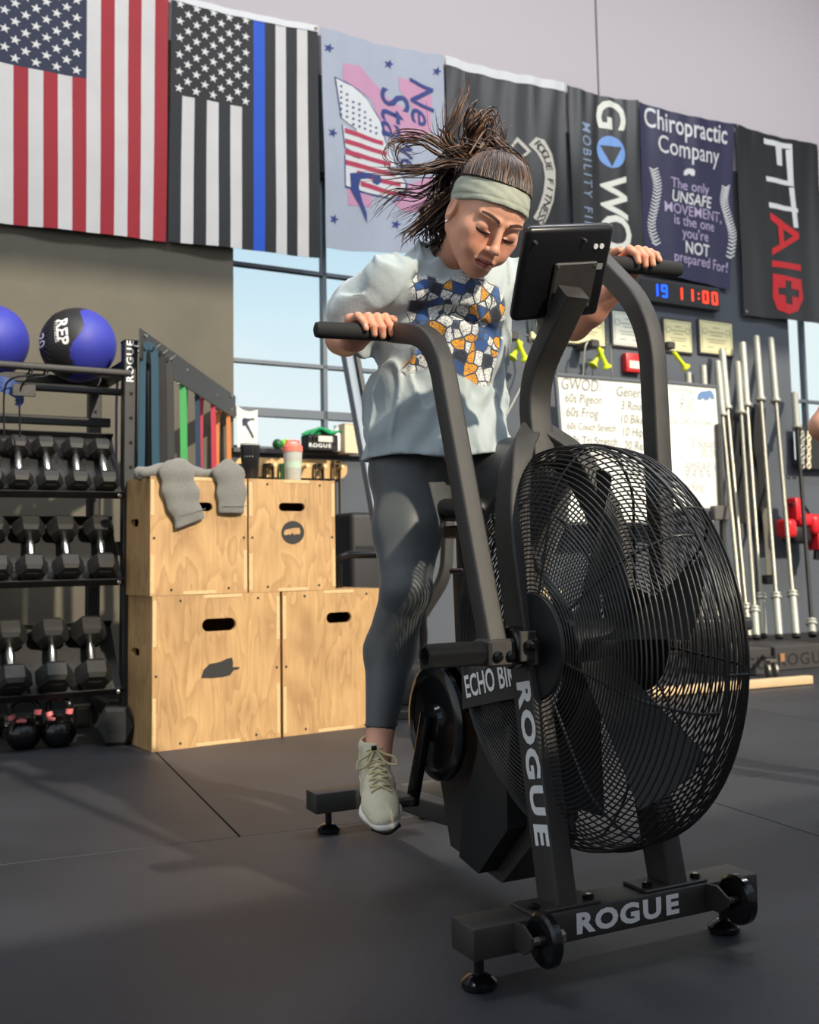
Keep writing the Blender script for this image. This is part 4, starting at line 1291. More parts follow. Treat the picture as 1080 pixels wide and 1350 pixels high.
# wire hook rack hanging from the rail
x0, z0 = local_px(RKF, 32, 495, -0.05)
t = thing('wire_hook', 'bent wire hanger hooked over the rail at the left', 'hook', RKF @ Matrix.Translation((x0, -0.05, z0 - 0.35)))
for dx in (-0.03, 0.03):
    MB().tube(bez([(dx - 0.04, 0.02, 0.10), (dx - 0.045, 0, 0.28), (dx - 0.02, -0.03, 0.33), (dx + 0.05, -0.03, 0.35), (dx + 0.055, 0.0, 0.38), (dx + 0.05, 0.04, 0.36)], 6), 0.004, n=6).build('wire', BLACKG, t)
MB().box((0.0, 0.0, 0.29), (0.09, 0.008, 0.05), bev=0.002).build('plate', BLACK, t)
x1, z1 = local_px(RKF, 6, 515, 0.0)
t = thing('folded_band', 'small blue folded strap hanging at the left edge under the ball rail', 'strap', RKF @ Matrix.Translation((x1, 0, z1 - 0.06)))
for k in range(3): MB().tube(bez([(-0.07 + .01 * k, 0, 0.11 - .02 * k), (0.0, -0.02, 0.10 - .02 * k), (0.06, -.01, 0.07 - .02 * k), (0.05, 0, 0.03 - .015 * k)], 6), 1, sec=[(-.002, -.012), (.002, -.012), (.002, .012), (-.002, .012)], side=(0, 1, 0)).build('loop', M('strap_blue', (30, 60, 120), 0.5), t)

# ------------------------------------------------------------------ band plate running back to the wall, bands on it
pa = at(184, 452, 4.42); pb = at(310, 537, 5.98)
dirp = (pb - pa); Lp = dirp.length; dirp.normalize()
PYAW = math.atan2(dirp.y, dirp.x)
PFm = axes(pa, dirp, Vector((0, 0, 1)).cross(dirp))           # x along the plate, y to its left, z up
bp = thing('band_rack', 'black steel plate with hooks running from the rack to the wall', 'band rack', PFm)
MB().box((Lp / 2, 0, 0), (Lp, 0.006, 0.13), bev=0.002).build('plate', BLACK, bp)
for s_ in (0.06, Lp - 0.1): MB().lathe([(0, 0.010), (0.006, 0.010), (0.008, 0.005)], (s_, -0.003, 0.045), (0, -1, 0), 12).build('plate_bolt', CHROME, bp)
spots = [(0.05, 196, 455, 'teal', (24, 66, 84), 12, 600, 690), (0.30, 212, 470, 'charcoal', (52, 52, 52), 17, 700, 700), (0.62, 231, 488, 'bright green', (62, 158, 84), 15, 700, 700),
         (0.90, 252, 505, 'dark blue', (22, 50, 78), 12, 700, 700), (1.15, 273, 521, 'crimson', (178, 42, 66), 12, 720, 720), (1.45, 294, 540, 'orange', (196, 120, 62), 11, 720, 720), (0.18, 203, 462, 'black', (26, 26, 28), 16, 700, 700)]
for (s_, px, py, nm, rgb, hw, e1_, e2_) in spots:
    Yd = pa.y + (pb.y - pa.y) * (s_ / Lp)
    top = at(px, py, Yd); sc = Yd / 1400.0
    bot = at(px, e2_, Yd)
    H_ = top.z - bot.z
    t = thing('resistance_band', '%s resistance band looped over a hook on the steel plate' % nm, 'resistance band', frame(Vector((top.x, top.y, bot.z)), math.radians(12)), 'resistance bands beside the rack')
    w = hw * sc * 0.80
    mt = M('band_' + nm.replace(' ', '_'), rgb, 0.5)
    wid = 0.050 if nm in ('bright green', 'charcoal', 'black', 'teal') else 0.040
    sec = [(-0.004, -wid * .27), (0.004, -wid * .27), (0.004, wid * .27), (-0.004, wid * .27)]
    for q, dy in enumerate((0.0, 0.035)):
        k = 0.85 + .15 * q
        pts = bez([(-w * 1.0 * k - .004, dy, 0.01), (-w * 1.02 * k, dy, H_ * .5), (-w * 0.9 * k, dy, H_ - 0.06), (-w * .6 * k, dy, H_ - 0.015), (0, dy, H_), (w * .6 * k, dy, H_ - 0.015), (w * .9 * k, dy, H_ - 0.06), (w * 1.05 * k, dy, H_ * .5), (w * 1.1 * k + 0.006, dy, 0.01)], 7)
        pts += bez([(w * 1.1 * k + 0.006, dy, 0.01), (w * .5, dy, -.006), (-w * .5, dy, -.006), (-w * k - .004, dy, 0.01)], 4)[1:-1]
        MB().tube(pts, 1, sec=[(b, a) for a, b in [(p_[1], p_[0]) for p_ in sec]], side=(0, 1, 0), closed=True).build('band_loop', mt, t)
    hk = bez([Vector((0, 0.0, H_ - 0.012)) + q for q in (Vector((-w - .03, .02, .01)), Vector((-w * .3, .02, .0)), Vector((w * .8, .02, 0.0)), Vector((w + .02, .02, .02)))], 5)
    hw_ = PFm.inverted() @ frame(Vector((top.x, top.y, bot.z)), math.radians(12))
    MB().tube([hw_ @ q for q in hk], 0.0055, n=8).build('hook', STEEL, bp)
# purple band behind the post
top = at(160, 500, 4.75); bot = at(159, 655, 4.75)
t = thing('resistance_band', 'thin purple resistance band hanging behind the rack upright', 'resistance band', Matrix.Translation(Vector((top.x, top.y, bot.z))), 'resistance bands beside the rack')
H_ = top.z - bot.z; MB().tube(bez([(-.02, 0, 0), (-.02, 0, H_ * .9), (0, 0, H_), (.02, 0, H_ * .9), (.02, 0, 0)], 6), 1, sec=[(-.012, -.0025), (.012, -.0025), (.012, .0025), (-.012, .0025)], side=(0, 1, 0)).build('band_loop', M('band_purple', (92, 70, 130), 0.5), t)

# ------------------------------------------------------------------ plywood boxes
def ply_mat():
    m = bpy.data.materials.new('birch_plywood'); m.use_nodes = True
    t = m.node_tree; b = t.nodes['Principled BSDF']
    tc = t.nodes.new('ShaderNodeTexCoord'); mp = t.nodes.new('ShaderNodeMapping'); mp.inputs['Scale'].default_value = (2.6, 2.6, 0.7)
    oi = t.nodes.new('ShaderNodeObjectInfo'); ad = t.nodes.new('ShaderNodeVectorMath'); ad.operation = 'ADD'
    cm = t.nodes.new('ShaderNodeCombineXYZ'); ml = t.nodes.new('ShaderNodeMath'); ml.operation = 'MULTIPLY'; ml.inputs[1].default_value = 23.0
    t.links.new(oi.outputs['Random'], ml.inputs[0]); t.links.new(ml.outputs[0], cm.inputs[0]); t.links.new(ml.outputs[0], cm.inputs[1])
    t.links.new(tc.outputs['Object'], ad.inputs[0]); t.links.new(cm.outputs[0], ad.inputs[1]); t.links.new(ad.outputs[0], mp.inputs[0])
    n = t.nodes.new('ShaderNodeTexNoise'); n.inputs['Scale'].default_value = 2.6; n.inputs['Detail'].default_value = 3; n.inputs['Distortion'].default_value = 0.6
    t.links.new(mp.outputs[0], n.inputs['Vector'])
    mm = t.nodes.new('ShaderNodeMath'); mm.operation = 'MULTIPLY'; mm.inputs[1].default_value = 9.0
    t.links.new(n.outputs['Fac'], mm.inputs[0])
    fr = t.nodes.new('ShaderNodeMath'); fr.operation = 'FRACT'; t.links.new(mm.outputs[0], fr.inputs[0])
    r = t.nodes.new('ShaderNodeValToRGB')
    r.color_ramp.elements[0].position = 0.0; r.color_ramp.elements[0].color = s2l((172, 134, 88)) + (1,)
    r.color_ramp.elements[1].position = 0.35; r.color_ramp.elements[1].color = s2l((184, 146, 98)) + (1,)
    x = r.color_ramp.elements.new(0.9); x.color = s2l((191, 154, 105)) + (1,)
    x = r.color_ramp.elements.new(1.0); x.color = s2l((170, 132, 87)) + (1,)
    t.links.new(fr.outputs[0], r.inputs[0])
    n2 = t.nodes.new('ShaderNodeTexNoise'); n2.inputs['Scale'].default_value = 70; n2.inputs['Detail'].default_value = 4
    mp2 = t.nodes.new('ShaderNodeMapping'); mp2.inputs['Scale'].default_value = (1, 1, 0.08); t.links.new(tc.outputs['Object'], mp2.inputs[0]); t.links.new(mp2.outputs[0], n2.inputs['Vector'])
    n3 = t.nodes.new('ShaderNodeTexNoise'); n3.inputs['Scale'].default_value = 5; n3.inputs['Detail'].default_value = 5; t.links.new(ad.outputs[0], n3.inputs['Vector'])
    r3 = t.nodes.new('ShaderNodeValToRGB'); r3.color_ramp.elements[0].position = 0.35; r3.color_ramp.elements[0].color = (0.72, 0.70, 0.68, 1); r3.color_ramp.elements[1].position = 0.6; r3.color_ramp.elements[1].color = (1.06, 1.06, 1.06, 1)
    t.links.new(n3.outputs['Fac'], r3.inputs[0])
    mx = t.nodes.new('ShaderNodeMixRGB'); mx.blend_type = 'MULTIPLY'; mx.inputs[0].default_value = 0.55; t.links.new(r.outputs[0], mx.inputs[1]); t.links.new(r3.outputs[0], mx.inputs[2])
    mx2 = t.nodes.new('ShaderNodeMixRGB'); mx2.blend_type = 'OVERLAY'; mx2.inputs[0].default_value = 0.22; t.links.new(mx.outputs[0], mx2.inputs[1]); t.links.new(n2.outputs['Fac'], mx2.inputs[2])
    t.links.new(mx2.outputs[0], b.inputs['Base Color']); b.inputs['Roughness'].default_value = 0.5
    return m
PLY = ply_mat()
PLYE = M('ply_edge', (206, 176, 128), 0.55, var=0.1, vscale=60); SCR = M('screw_dark', (48, 36, 24), 0.5)
BXO = on_z(200, 992); BXF = frame(BXO, math.radians(33))
def bl(px, py, y=0.0): return local_px(BXF, px, py, y)
def plybox(name, label, x0, x1, z0, z1, depth, slot, y0=0.0, logo=None, sidehole=True):
    t = thing(name, label, 'plyo box', BXF @ Matrix.Translation(((x0 + x1) / 2, y0 + depth / 2, z0)), 'stacked plywood jump boxes')
    W, D, H = x1 - x0, depth, z1 - z0; th = 0.018
    sw, shh, sx, sz = slot
    sx = sx - (x0 + x1) / 2; sz = sz - z0
    loops = [[(-W / 2, 0), (W / 2, 0), (W / 2, H), (-W / 2, H)], slot_loop(sw, shh, sx, sz)]
    vs, fs = outline2d(loops, extrude=th / 2)
    Mx = Matrix(((1, 0, 0, 0), (0, 0, -1, -D / 2 + th / 2), (0, 1, 0, 0), (0, 0, 0, 1)))
    MB().add([Mx @ v for v in vs], fs).build('front_panel', PLY, t, smooth=0)
    MB().box((0, D / 2 - th / 2, H / 2), (W - 2 * th, th, H)).build('back_panel', PLY, t, smooth=0)
    for sx_ in (-1, 1):
        vs, fs = outline2d([[(-D / 2 + th, 0), (D / 2, 0), (D / 2, H), (-D / 2 + th, H)], slot_loop(0.10, 0.032, 0, H * .62)], extrude=th / 2)
        Ms = Matrix(((0, 0, 1, sx_ * (W / 2 - th / 2)), (1, 0, 0, 0), (0, 1, 0, 0), (0, 0, 0, 1)))
        MB().add([Ms @ v for v in vs], fs).build('side_panel', PLY, t, smooth=0)
    MB().box((0, th / 2, H - th / 2), (W - 2 * th, D - 2 * th, th - .001)).build('top_panel', PLY, t, smooth=0)
    MB().box((0, th / 2, th / 2), (W - 2 * th, D - 2 * th, th - .001)).build('bottom_panel', PLY, t, smooth=0)
    f = -D / 2
    for (cx, cz, w, h) in ((-W / 2 + 0.009, H * .82, 0.015, H * .30), (W / 2 - 0.009, H * .82, 0.015, H * .30), (-W / 2 + .009, H * .18, .015, H * .32), (W / 2 - .009, H * .2, .015, H * .34), (0.02, H - .008, W * .3, .013), (0.0, .008, W * .34, .013)):
        MB().box((cx, f, cz), (w, 0.0025, h), bev=0.0008).build('joint_finger', PLYE, t)
    for (cx, cz) in ((-W * .29, .022), (W * .3, .022), (-W * .29, H - .022), (W * .32, H - .022), (-W / 2 + .016, H * .48), (W / 2 - .016, H * .48)):
        MB().cyl((cx, f + .001, cz), (cx, f - 0.0012, cz), 0.0055, n=10).build('screw', SCR, t)
    if logo:
        for pts_loops in logo:
            lv, lf = outline2d([[(x - (x0 + x1) / 2, z - z0) for x, z in lp] for lp in pts_loops])
            MB().add([Vector((v.x, f - 0.0012, v.y)) for v in lv], lf).build('stencil_mark', M('stencil_black', (38, 37, 36), 0.6), t, smooth=0)
    return t, W, D, H
def bpx(lst, y=0.0): return [bl(a, b, y) for a, b in lst]
xL1 = 0.0; xL2 = bl(370, 900)[0]; zt = bl(285, 784)[1]
xR1 = bl(372.5, 900)[0]; xR2 = bl(508, 900)[0]; zt = (zt + bl(440, 777)[1]) / 2
c_ = bl(289, 823.5); c2 = bl(447, 814)
def z170(x, y): return (170 + x / 3.0, 590 + y / 3.0)
bear = [z170(*p) for p in ((285, 912), (295, 880), (318, 856), (360, 848), (385, 836), (408, 830), (412, 852), (410, 868), (437, 868), (436, 876), (415, 880), (400, 900), (368, 908), (330, 912))]
plybox('plywood_box', 'tall plywood jump box with a black animal stencil, lower left of the stack', xL1, xL2 - .001, 0, zt, 0.40, (0.148, 0.052, c_[0], c_[1]), 0, [[bpx(bear)]])
plybox('plywood_box', 'plain plywood jump box, lower right of the stack beside the rider\'s leg', xR1 + .002, xR2, 0, zt, 0.40, (0.125, 0.046, c2[0], c2[1]), 0.0)
xa, xb, xc, xd = bl(198, 710)[0], bl(326, 710)[0], bl(328, 710)[0], bl(442, 710)[0]
zt2 = bl(385, 632.5)[1]; c3 = bl(262, 668); c4 = bl(385, 668.5)
bear2 = [(386 + (x - 386) * .9, 702 + (y - 702) * .8) for x, y in [z170(*p) for p in ((608, 345), (612, 325), (630, 318), (655, 312), (678, 312), (682, 330), (678, 345), (662, 343), (655, 348), (646, 338), (636, 348), (628, 344), (618, 350))]]
disc = [(386 + 15 * math.cos(a), 702 + 15.3 * math.sin(a)) for a in [2 * pi * q / 28 for q in range(28)]]
plybox('plywood_box', 'plywood jump box with the grey sweatshirt thrown over it, upper left of the stack', xa, xb, zt + .001, zt2, 0.38, (0.12, 0.036, c3[0], c3[1]), 0.0)
plybox('plywood_box', 'plywood jump box with a round black stencil, upper right of the stack', xc, xd, zt + .001, zt2, 0.38, (0.125, 0.036, c4[0], c4[1]), 0.0, [[bpx(disc), bpx(bear2)]])

# tumbler and shaker on the upper right box
q = BXF @ Vector((bl(345, 632)[0] + 0.02, 0.16, zt2)); s_ = 1
t = thing('tumbler', 'black steel tumbler with a clear lid standing on the upper box', 'tumbler', Matrix.Translation(q))
MB().lathe([(0, 0.030), (0.006, 0.034), (0.155, 0.043), (0.160, 0.043)], (0, 0, 0), (0, 0, 1), 36).build('cup', M('tumbler_black', (24, 24, 26), 0.3), t)
MB().lathe([(0, 0.0315), (0.014, 0.0345), (0.0145, 0.033)], (0, 0, 0), (0, 0, 1), 36).build('base_ring', STEEL, t)
MB().lathe([(0, 0.0435), (0.008, 0.044), (0.010, 0.040), (0.012, 0.02), (0.012, 0.002)], (0, 0, 0.158), (0, 0, 1), 36).build('lid', M('clear_lid', (200, 205, 205), 0.2, alpha=0.6), t)
tv, tf = text2d('RTIC', 0.03, 0.006); MB().add([Vector((0.0398 * math.sin(v.x / .04 + .25), -0.0402 * math.cos(v.x / .04 + .25), 0.115 + v.y)) for v in tv], tf).build('print', M('tumbler_print', (190, 190, 185), 0.4), t, smooth=0)['kind'] = 'stuff'
q = BXF @ Vector((bl(400, 632)[0] + 0.015, 0.13, zt2))
t = thing('shaker_bottle', 'translucent shaker bottle with a salmon pink lid on the upper box', 'bottle', Matrix.Translation(q))
MB().lathe([(0, 0.032), (0.005, 0.035), (0.13, 0.0425), (0.135, 0.0425)], (0, 0, 0), (0, 0, 1), 36).build('cup', M('shaker_body', (205, 208, 198), 0.35, trans=0.25), t)
MB().lathe([(0, 0.045), (0.022, 0.045), (0.028, 0.040), (0.036, 0.036), (0.038, 0.002)], (0, 0, 0.135), (0, 0, 1), 36).build('lid', M('salmon_lid', (232, 120, 100), 0.4), t)
MB().lathe([(0, 0.013), (0.018, 0.012)], (-0.018, -0.005, 0.170), (0, 0, 1), 20).build('spout_cap', M('salmon_lid', (232, 120, 100), 0.4), t)
MB().tube(bez([(0.02, 0, 0.17), (0.03, 0, 0.182), (0.0, 0, 0.186), (-.02, 0, 0.186)], 5), 0.004, n=8).build('carry_loop', M('salmon_lid', (232, 120, 100), 0.4), t)
MB().lathe([(0, 0.0388), (0.03, 0.0405)], (0, 0, 0.06), (0, 0, 1), 36, caps=False).build('scale_print', M('green_tint', (178, 200, 180), 0.4), t)

# grey sweatshirt thrown over the upper left box: soft folded shape with two sleeves hanging down the front
def sweat():
    P = lambda px, py, y: np.array(BXF @ Vector((bl(px, py, y)[0], y, bl(px, py, y)[1])))
    zt_ = zt2
    G_ = Field(P(178, 700, 0.3) - np.array([.15, .45, .15]), P(330, 610, 0.1) + np.array([.2, .35, .1]), 0.0045)
    def T(px, y, dz): x = bl(px, 640, y)[0]; return np.array(BXF @ Vector((x, y, zt_ + dz)))
    up = (0, 0, 1); fr = np.array(BXF.to_3x3() @ Vector((0, 1, 0)))
    for a, b, ra, rb in ((T(190, .02, .012), T(225, .01, .022), .022, .026), (T(186, .12, .02), T(232, .10, .035), .03, .035), (T(215, .02, .03), T(262, .06, .022), .028, .022),
                         (T(232, .14, .02), T(300, .12, .014), .035, .020), (T(255, .04, .014), T(318, .02, .012), .022, .018), (T(200, .26, .02), T(290, .25, .016), .04, .03)):
        G_.cone(a, b, ra, rb, k=0.018)
    # sleeves
    G_.chain([T(236, .03, .030), T(232, -.022, .004), P(240, 655, -.020), P(252, 690, -.020)], [.05, .066, .070, .062], k=.015, flat=(fr, .24))
    G_.chain([T(300, .06, .018), T(303, -.018, .008), P(305, 650, -.018), P(306, 677, -.018)], [.055, .064, .064, .062], k=.012, flat=(fr, .24))
    X, Y, Z = G_.grid()
    G_.d = (G_.d + 0.0045 * sins(X, Y, Z, 5, 8, 30, 90)).astype(np.float32)
    # cut cuffs flat
    n1 = P(240, 655, -.02) - P(252, 690, -.02); n1 /= np.linalg.norm(n1)
    c1 = P(252, 690, -.02); G_.d = np.where((abs(X - c1[0]) < .09) & (Z < c1[2] + .03), np.maximum(G_.d, -((X - c1[0]) * n1[0] + (Y - c1[1]) * n1[1] + (Z - c1[2]) * n1[2])), G_.d).astype(np.float32)
    c1 = P(306, 677, -.02); G_.d = np.where((abs(X - c1[0]) < .06) & (Z < c1[2] + .03), np.maximum(G_.d, -(Z - c1[2])), G_.d).astype(np.float32)
    return G_.mesh()
t = thing('sweatshirt', 'heather grey sweatshirt crumpled over the upper left box, both sleeves hanging down', 'sweatshirt', Matrix.Translation(BXF @ Vector((bl(250, 640)[0], 0, zt2))))
Pm, Fm = sweat(); Pm = smooth_mesh(Pm, Fm, 2)
ob = np_obj('fleece', [(Pm - np.array(t.matrix_world.translation), Fm)], M('heather_grey', (118, 117, 112), 0.85, bump=0.4, bscale=500, var=0.12, vscale=120, sheen=0.3), t)
CUFF = M('cuff_grey', (104, 103, 98), 0.85)
for (pxa, pya, pxb, pyb) in ((232, 681, 267, 671), (289, 668, 324, 667)):
    a = BXF @ Vector((bl(pxa, pya)[0], -0.034, bl(pxa, pya)[1])); b = BXF @ Vector((bl(pxb, pyb)[0], -0.034, bl(pxb, pyb)[1])); o_ = t.matrix_world.translation
    MB().tube([a - o_, (a + b) / 2 - o_ + Vector((0, -.004, -.002)), b - o_], 0.0016, n=5).build('cuff_seam', CUFF, t)

# ------------------------------------------------------------------ wall under and on the window
def wthing(name, label, cat, px, py, off, group=None):
    a, z = wl(px, py, off)
    return thing(name, label, cat, WF @ Matrix.Translation((a, -off, z)), group), a, z
t, a0, z0 = wthing('peg_board', 'pale wooden board with round pegs on the wall under the window', 'peg board', 310, 628, 0.03)
a1, z1 = wl(458, 604, 0.03); Wd = a1 - a0; Hd = wl(310, 602, .03)[1] - z0
MB().prism(slot_loop(Wd, Hd, Wd / 2, Hd / 2), Matrix(((1, 0, 0, 0), (0, 0, 1, 0), (0, 1, 0, 0), (0, 0, 0, 1))), 0.02).build('board', M('peg_wood', (205, 168, 112), 0.5, var=.06, vscale=30), t)
pegs = [318, 330, 356, 378, 399, 422, 445]
for px in pegs:
    aa = wl(px, 615, .03)[0] - a0; MB().cyl((aa, 0.0, Hd * .55), (aa, -0.075, Hd * .60), 0.011, n=16).build('peg', M('peg_wood2', (225, 195, 145), 0.5), t)
for px, nm, rgb, n, hw in ((356, 'black', (28, 28, 28), 2, 7), (378, 'green', (36, 92, 44), 4, 9), (422, 'dark grey', (44, 42, 40), 2, 7), (445, 'brown', (104, 88, 66), 2, 6), (328, 'black rubber', (20, 20, 20), 4, 14)):
    a, z = wl(px, 612, .07)
    H_ = 0.62 if nm == 'brown' else 0.34
    t2 = thing('exercise_band', '%s loop band hanging from a peg under the window' % nm, 'resistance band', WF @ Matrix.Translation((a, -0.05, z - H_)), 'bands on the wooden pegs')
    for k in range(n):
        w = (hw * 0.0042) * (1 - k * .2); y = -0.022 * (k % 3) + 0.01
        MB().tube(bez([(-w, y, 0), (-w, y, H_ - .03), (-w * .5, y, H_ - .002), (0, y, H_ + .006), (w * .5, y, H_ - .002), (w, y, H_ - .03), (w, y, 0)], 6), 1, sec=[(-.009, -.0022), (.009, -.0022), (.009, .0022), (-.009, .0022)], side=(0, 1, 0)).build('band_loop', M('pband_' + nm.replace(' ', '_'), rgb, .55), t2)
# crate and things on the sill
t, a0, z0 = wthing('crate', 'black slotted plastic crate on the window sill', 'crate', 410, 592, 0.16)
Wc = wl(447, 592, .16)[0] - a0; Hc = wl(410, 572, .16)[1] - z0
MB().box((Wc / 2, 0.02, Hc * .5), (Wc, 0.006, Hc * .1)).box((Wc / 2, 0.02, Hc * .95), (Wc, .008, Hc * .12)).box((Wc / 2, 0.02, .006), (Wc, .008, .012)).box((Wc / 2, .024, Hc * .28), (Wc, .003, Hc * .34)).box((Wc / 2, .13, Hc / 2), (Wc, .006, Hc)).box((0, .075, Hc / 2), (.006, .11, Hc)).box((Wc, .075, Hc / 2), (.006, .11, Hc)).box((Wc / 2, .075, .004), (Wc, .11, .008)).build('crate_body', RUBBER, t)
for k in range(9): MB().box((Wc * (k + .5) / 9, .02, Hc * .72), (.008, .006, Hc * .42)).build('slat', RUBBER, t)
letters(t, WHITE, rogue(0.032, .02, 1.2), axes((Wc * .38, 0.0195, Hc * .28), (1, 0, 0), (0, 0, 1)), one=True, name='crate_lettering')
MB().box((Wc * .55, 0.012, Hc * .72), (.09, .003, .035)).build('paper_label', M('paper', (200, 198, 185), .6), t)
t2 = thing('green_straps', 'tangle of bright green straps heaped in the black crate', 'straps', WF @ Matrix.Translation((a0, -0.16, z0 + .01)))
rg = random.Random(5)
for k in range(7):
    y = 0.04 + rg.uniform(0, .07); x = rg.uniform(.0, Wc * .5)
    MB().tube(bez([(x - .02, y, Hc * .9), (x + .03, y - .01, Hc * 1.12 + rg.uniform(0, .02)), (x + .10, y, Hc * 1.06), (x + .17, y + .01, Hc * 1.2), (x + .2, y, Hc * .92)], 5), 0.010, n=7).build('strap', M('strap_green', (18, 140, 84), .5), t2)
t, a0, z0 = wthing('carton', 'beige carton standing at the right end of the sill', 'box', 456, 597, 0.17)
MB().box((.045, .06, .085), (.09, .10, .17), bev=.003).build('carton_body', M('carton_beige', (206, 190, 158), .6), t); MB().box((.045, .06, .172), (.092, .102, .006)).build('lid', M('carton_lid', (188, 168, 130), .6), t)
t, a0, z0 = wthing('white_jug', 'white plastic jug between the crate and the beige carton', 'jug', 450, 594, 0.15)
MB().lathe([(0, .026), (.01, .03), (.10, .03), (.125, .016), (.14, .014), (.145, .002)], (0, .06, 0), (0, 0, 1), 20).build('jug_body', WHITEP, t); MB().lathe([(0, .016), (.014, .016)], (0, .06, .14), (0, 0, 1), 16).build('cap', M('cap_grey', (170, 175, 180), .5), t)
for px, lab, rgb in ((366, 'small dark green object on the sill left of the shaker', (30, 100, 50)), (377, 'small lime green ball on the sill left of the shaker', (140, 205, 60))):
    t, a0, z0 = wthing('massage_ball', lab, 'ball', px, 593, 0.12)
    MB().lathe([(0.03 - .03 * math.cos(a), max(.001, .03 * math.sin(a))) for a in [pi * q / 12 for q in range(13)]], (0, 0.0, 0.002), (0, 0, 1), 18).build('ball_skin', M('mb_%d' % px, rgb, .5), t)
# pale cloth hanging in the corner of the window
r, F = banner('hanging_towel', 'white towel with a dark tick mark hung in the lower corner of the window', 'towel', (312, 535), (340, 540), (338, 588), (313, 590), [M('towel_white', (214, 216, 206), .8)], seed=8, amp=.006, nx=8, nz=8, off=0.03)
printed(r, F, 'tick_print', M('tick_navy', (40, 50, 80), .6), [poly([(.25, .28), (.35, .2), (.8, .2), (.85, .28), (.7, .24), (.5, .32), (.85, .75), (.78, .78), (.42, .40), (.30, .45)])])
# dark pieces beyond the boxes
t, a0, z0 = wthing('foam_box', 'tall black padded box standing under the window behind the boxes', 'padded box', 460, 640, 0.35)
zf = -z0
MB().box((.19, .15, zf + .50), (.36, .30, 1.0), bev=.03, seg=3).build('pad', M('pad_black', (24, 24, 26), .6), t); MB().box((.19, -.002, zf + .80), (.3, .004, .02)).build('strap', RUBBER, t)
bb = at(446, 742, 5.0); bb.z = 0
t = thing('push_sled', 'bent black tube handle rising behind the right lower box', 'sled handle', frame(bb, math.radians(10)))
zt_ = at(480, 731, 5.0).z
MB().tube(fillet([(0.0, 0, 0.0), (0.0, 0, zt_ - .02), (.045, 0, zt_), (.40, .0, zt_), (.40, 0, 0)], .1, 8), .018, n=12).build('tube', BLACKG, t)
# ------------------------------------------------------------------ right: clock, certificates, boards
EM_R = M('led_red', (255, 60, 30), 0.4, emit=1.6); EM_B = M('led_blue', (20, 90, 255), 0.4, emit=1.6)
t, a0, z0 = wthing('digital_clock', 'black wall clock showing 11:00 in red digits and a blue 9', 'clock', 842, 403, 0.06)
a1 = wl(951, 410, .06)[0]; z1 = wl(951, 380, .06)[1]; zb0 = wl(951, 410, .06)[1]
W_, H_ = a1 - a0, z1 - zb0; dz = zb0 - z0
MB().box((W_ / 2, 0.03, dz + H_ / 2), (W_, 0.055, H_), bev=.008).build('case', M('clock_case', (52, 54, 58), .5), t)
MB().box((W_ / 2, 0.001, dz + H_ / 2), (W_ * .95, 0.004, H_ * .78)).build('display', M('clock_face', (14, 12, 14), .25), t)
SEG = {'0': 'abcdef', '1': 'bc', '9': 'abcfgd'}
def digit(ch, cx, cz, w, h, m):
    s = {'a': (0, h / 2, 1), 'g': (0, 0, 1), 'd': (0, -h / 2, 1), 'b': (w / 2, h / 4, 0), 'c': (w / 2, -h / 4, 0), 'f': (-w / 2, h / 4, 0), 'e': (-w / 2, -h / 4, 0)}
    mb = MB(); k = .016
    for q in SEG[ch]:
        x, z, hor = s[q]
        mb.box((cx + x, -0.003, cz + z), (w, .003, k) if hor else (k, .003, h / 2 + k * .5))
    o = mb.build('digit', m, t); o['kind'] = 'stuff'
def cpx(px): return wl(px, 393, .06)[0] - a0
hh = H_ * .46; cz = dz + H_ / 2
digit('1', cpx(864), cz, .042, hh, EM_B); digit('9', cpx(876), cz, .045, hh, EM_B); digit('1', cpx(897), cz, .03, hh, EM_R); digit('1', cpx(911), cz, .03, hh, EM_R)
digit('0', cpx(930), cz, .045, hh, EM_R); digit('0', cpx(942), cz, .045, hh, EM_R)
for s_ in (-1, 1): MB().box((cpx(921), -.003, cz + s_ * hh * .22), (.014, .003, .014)).build('colon_dot', EM_R, t)

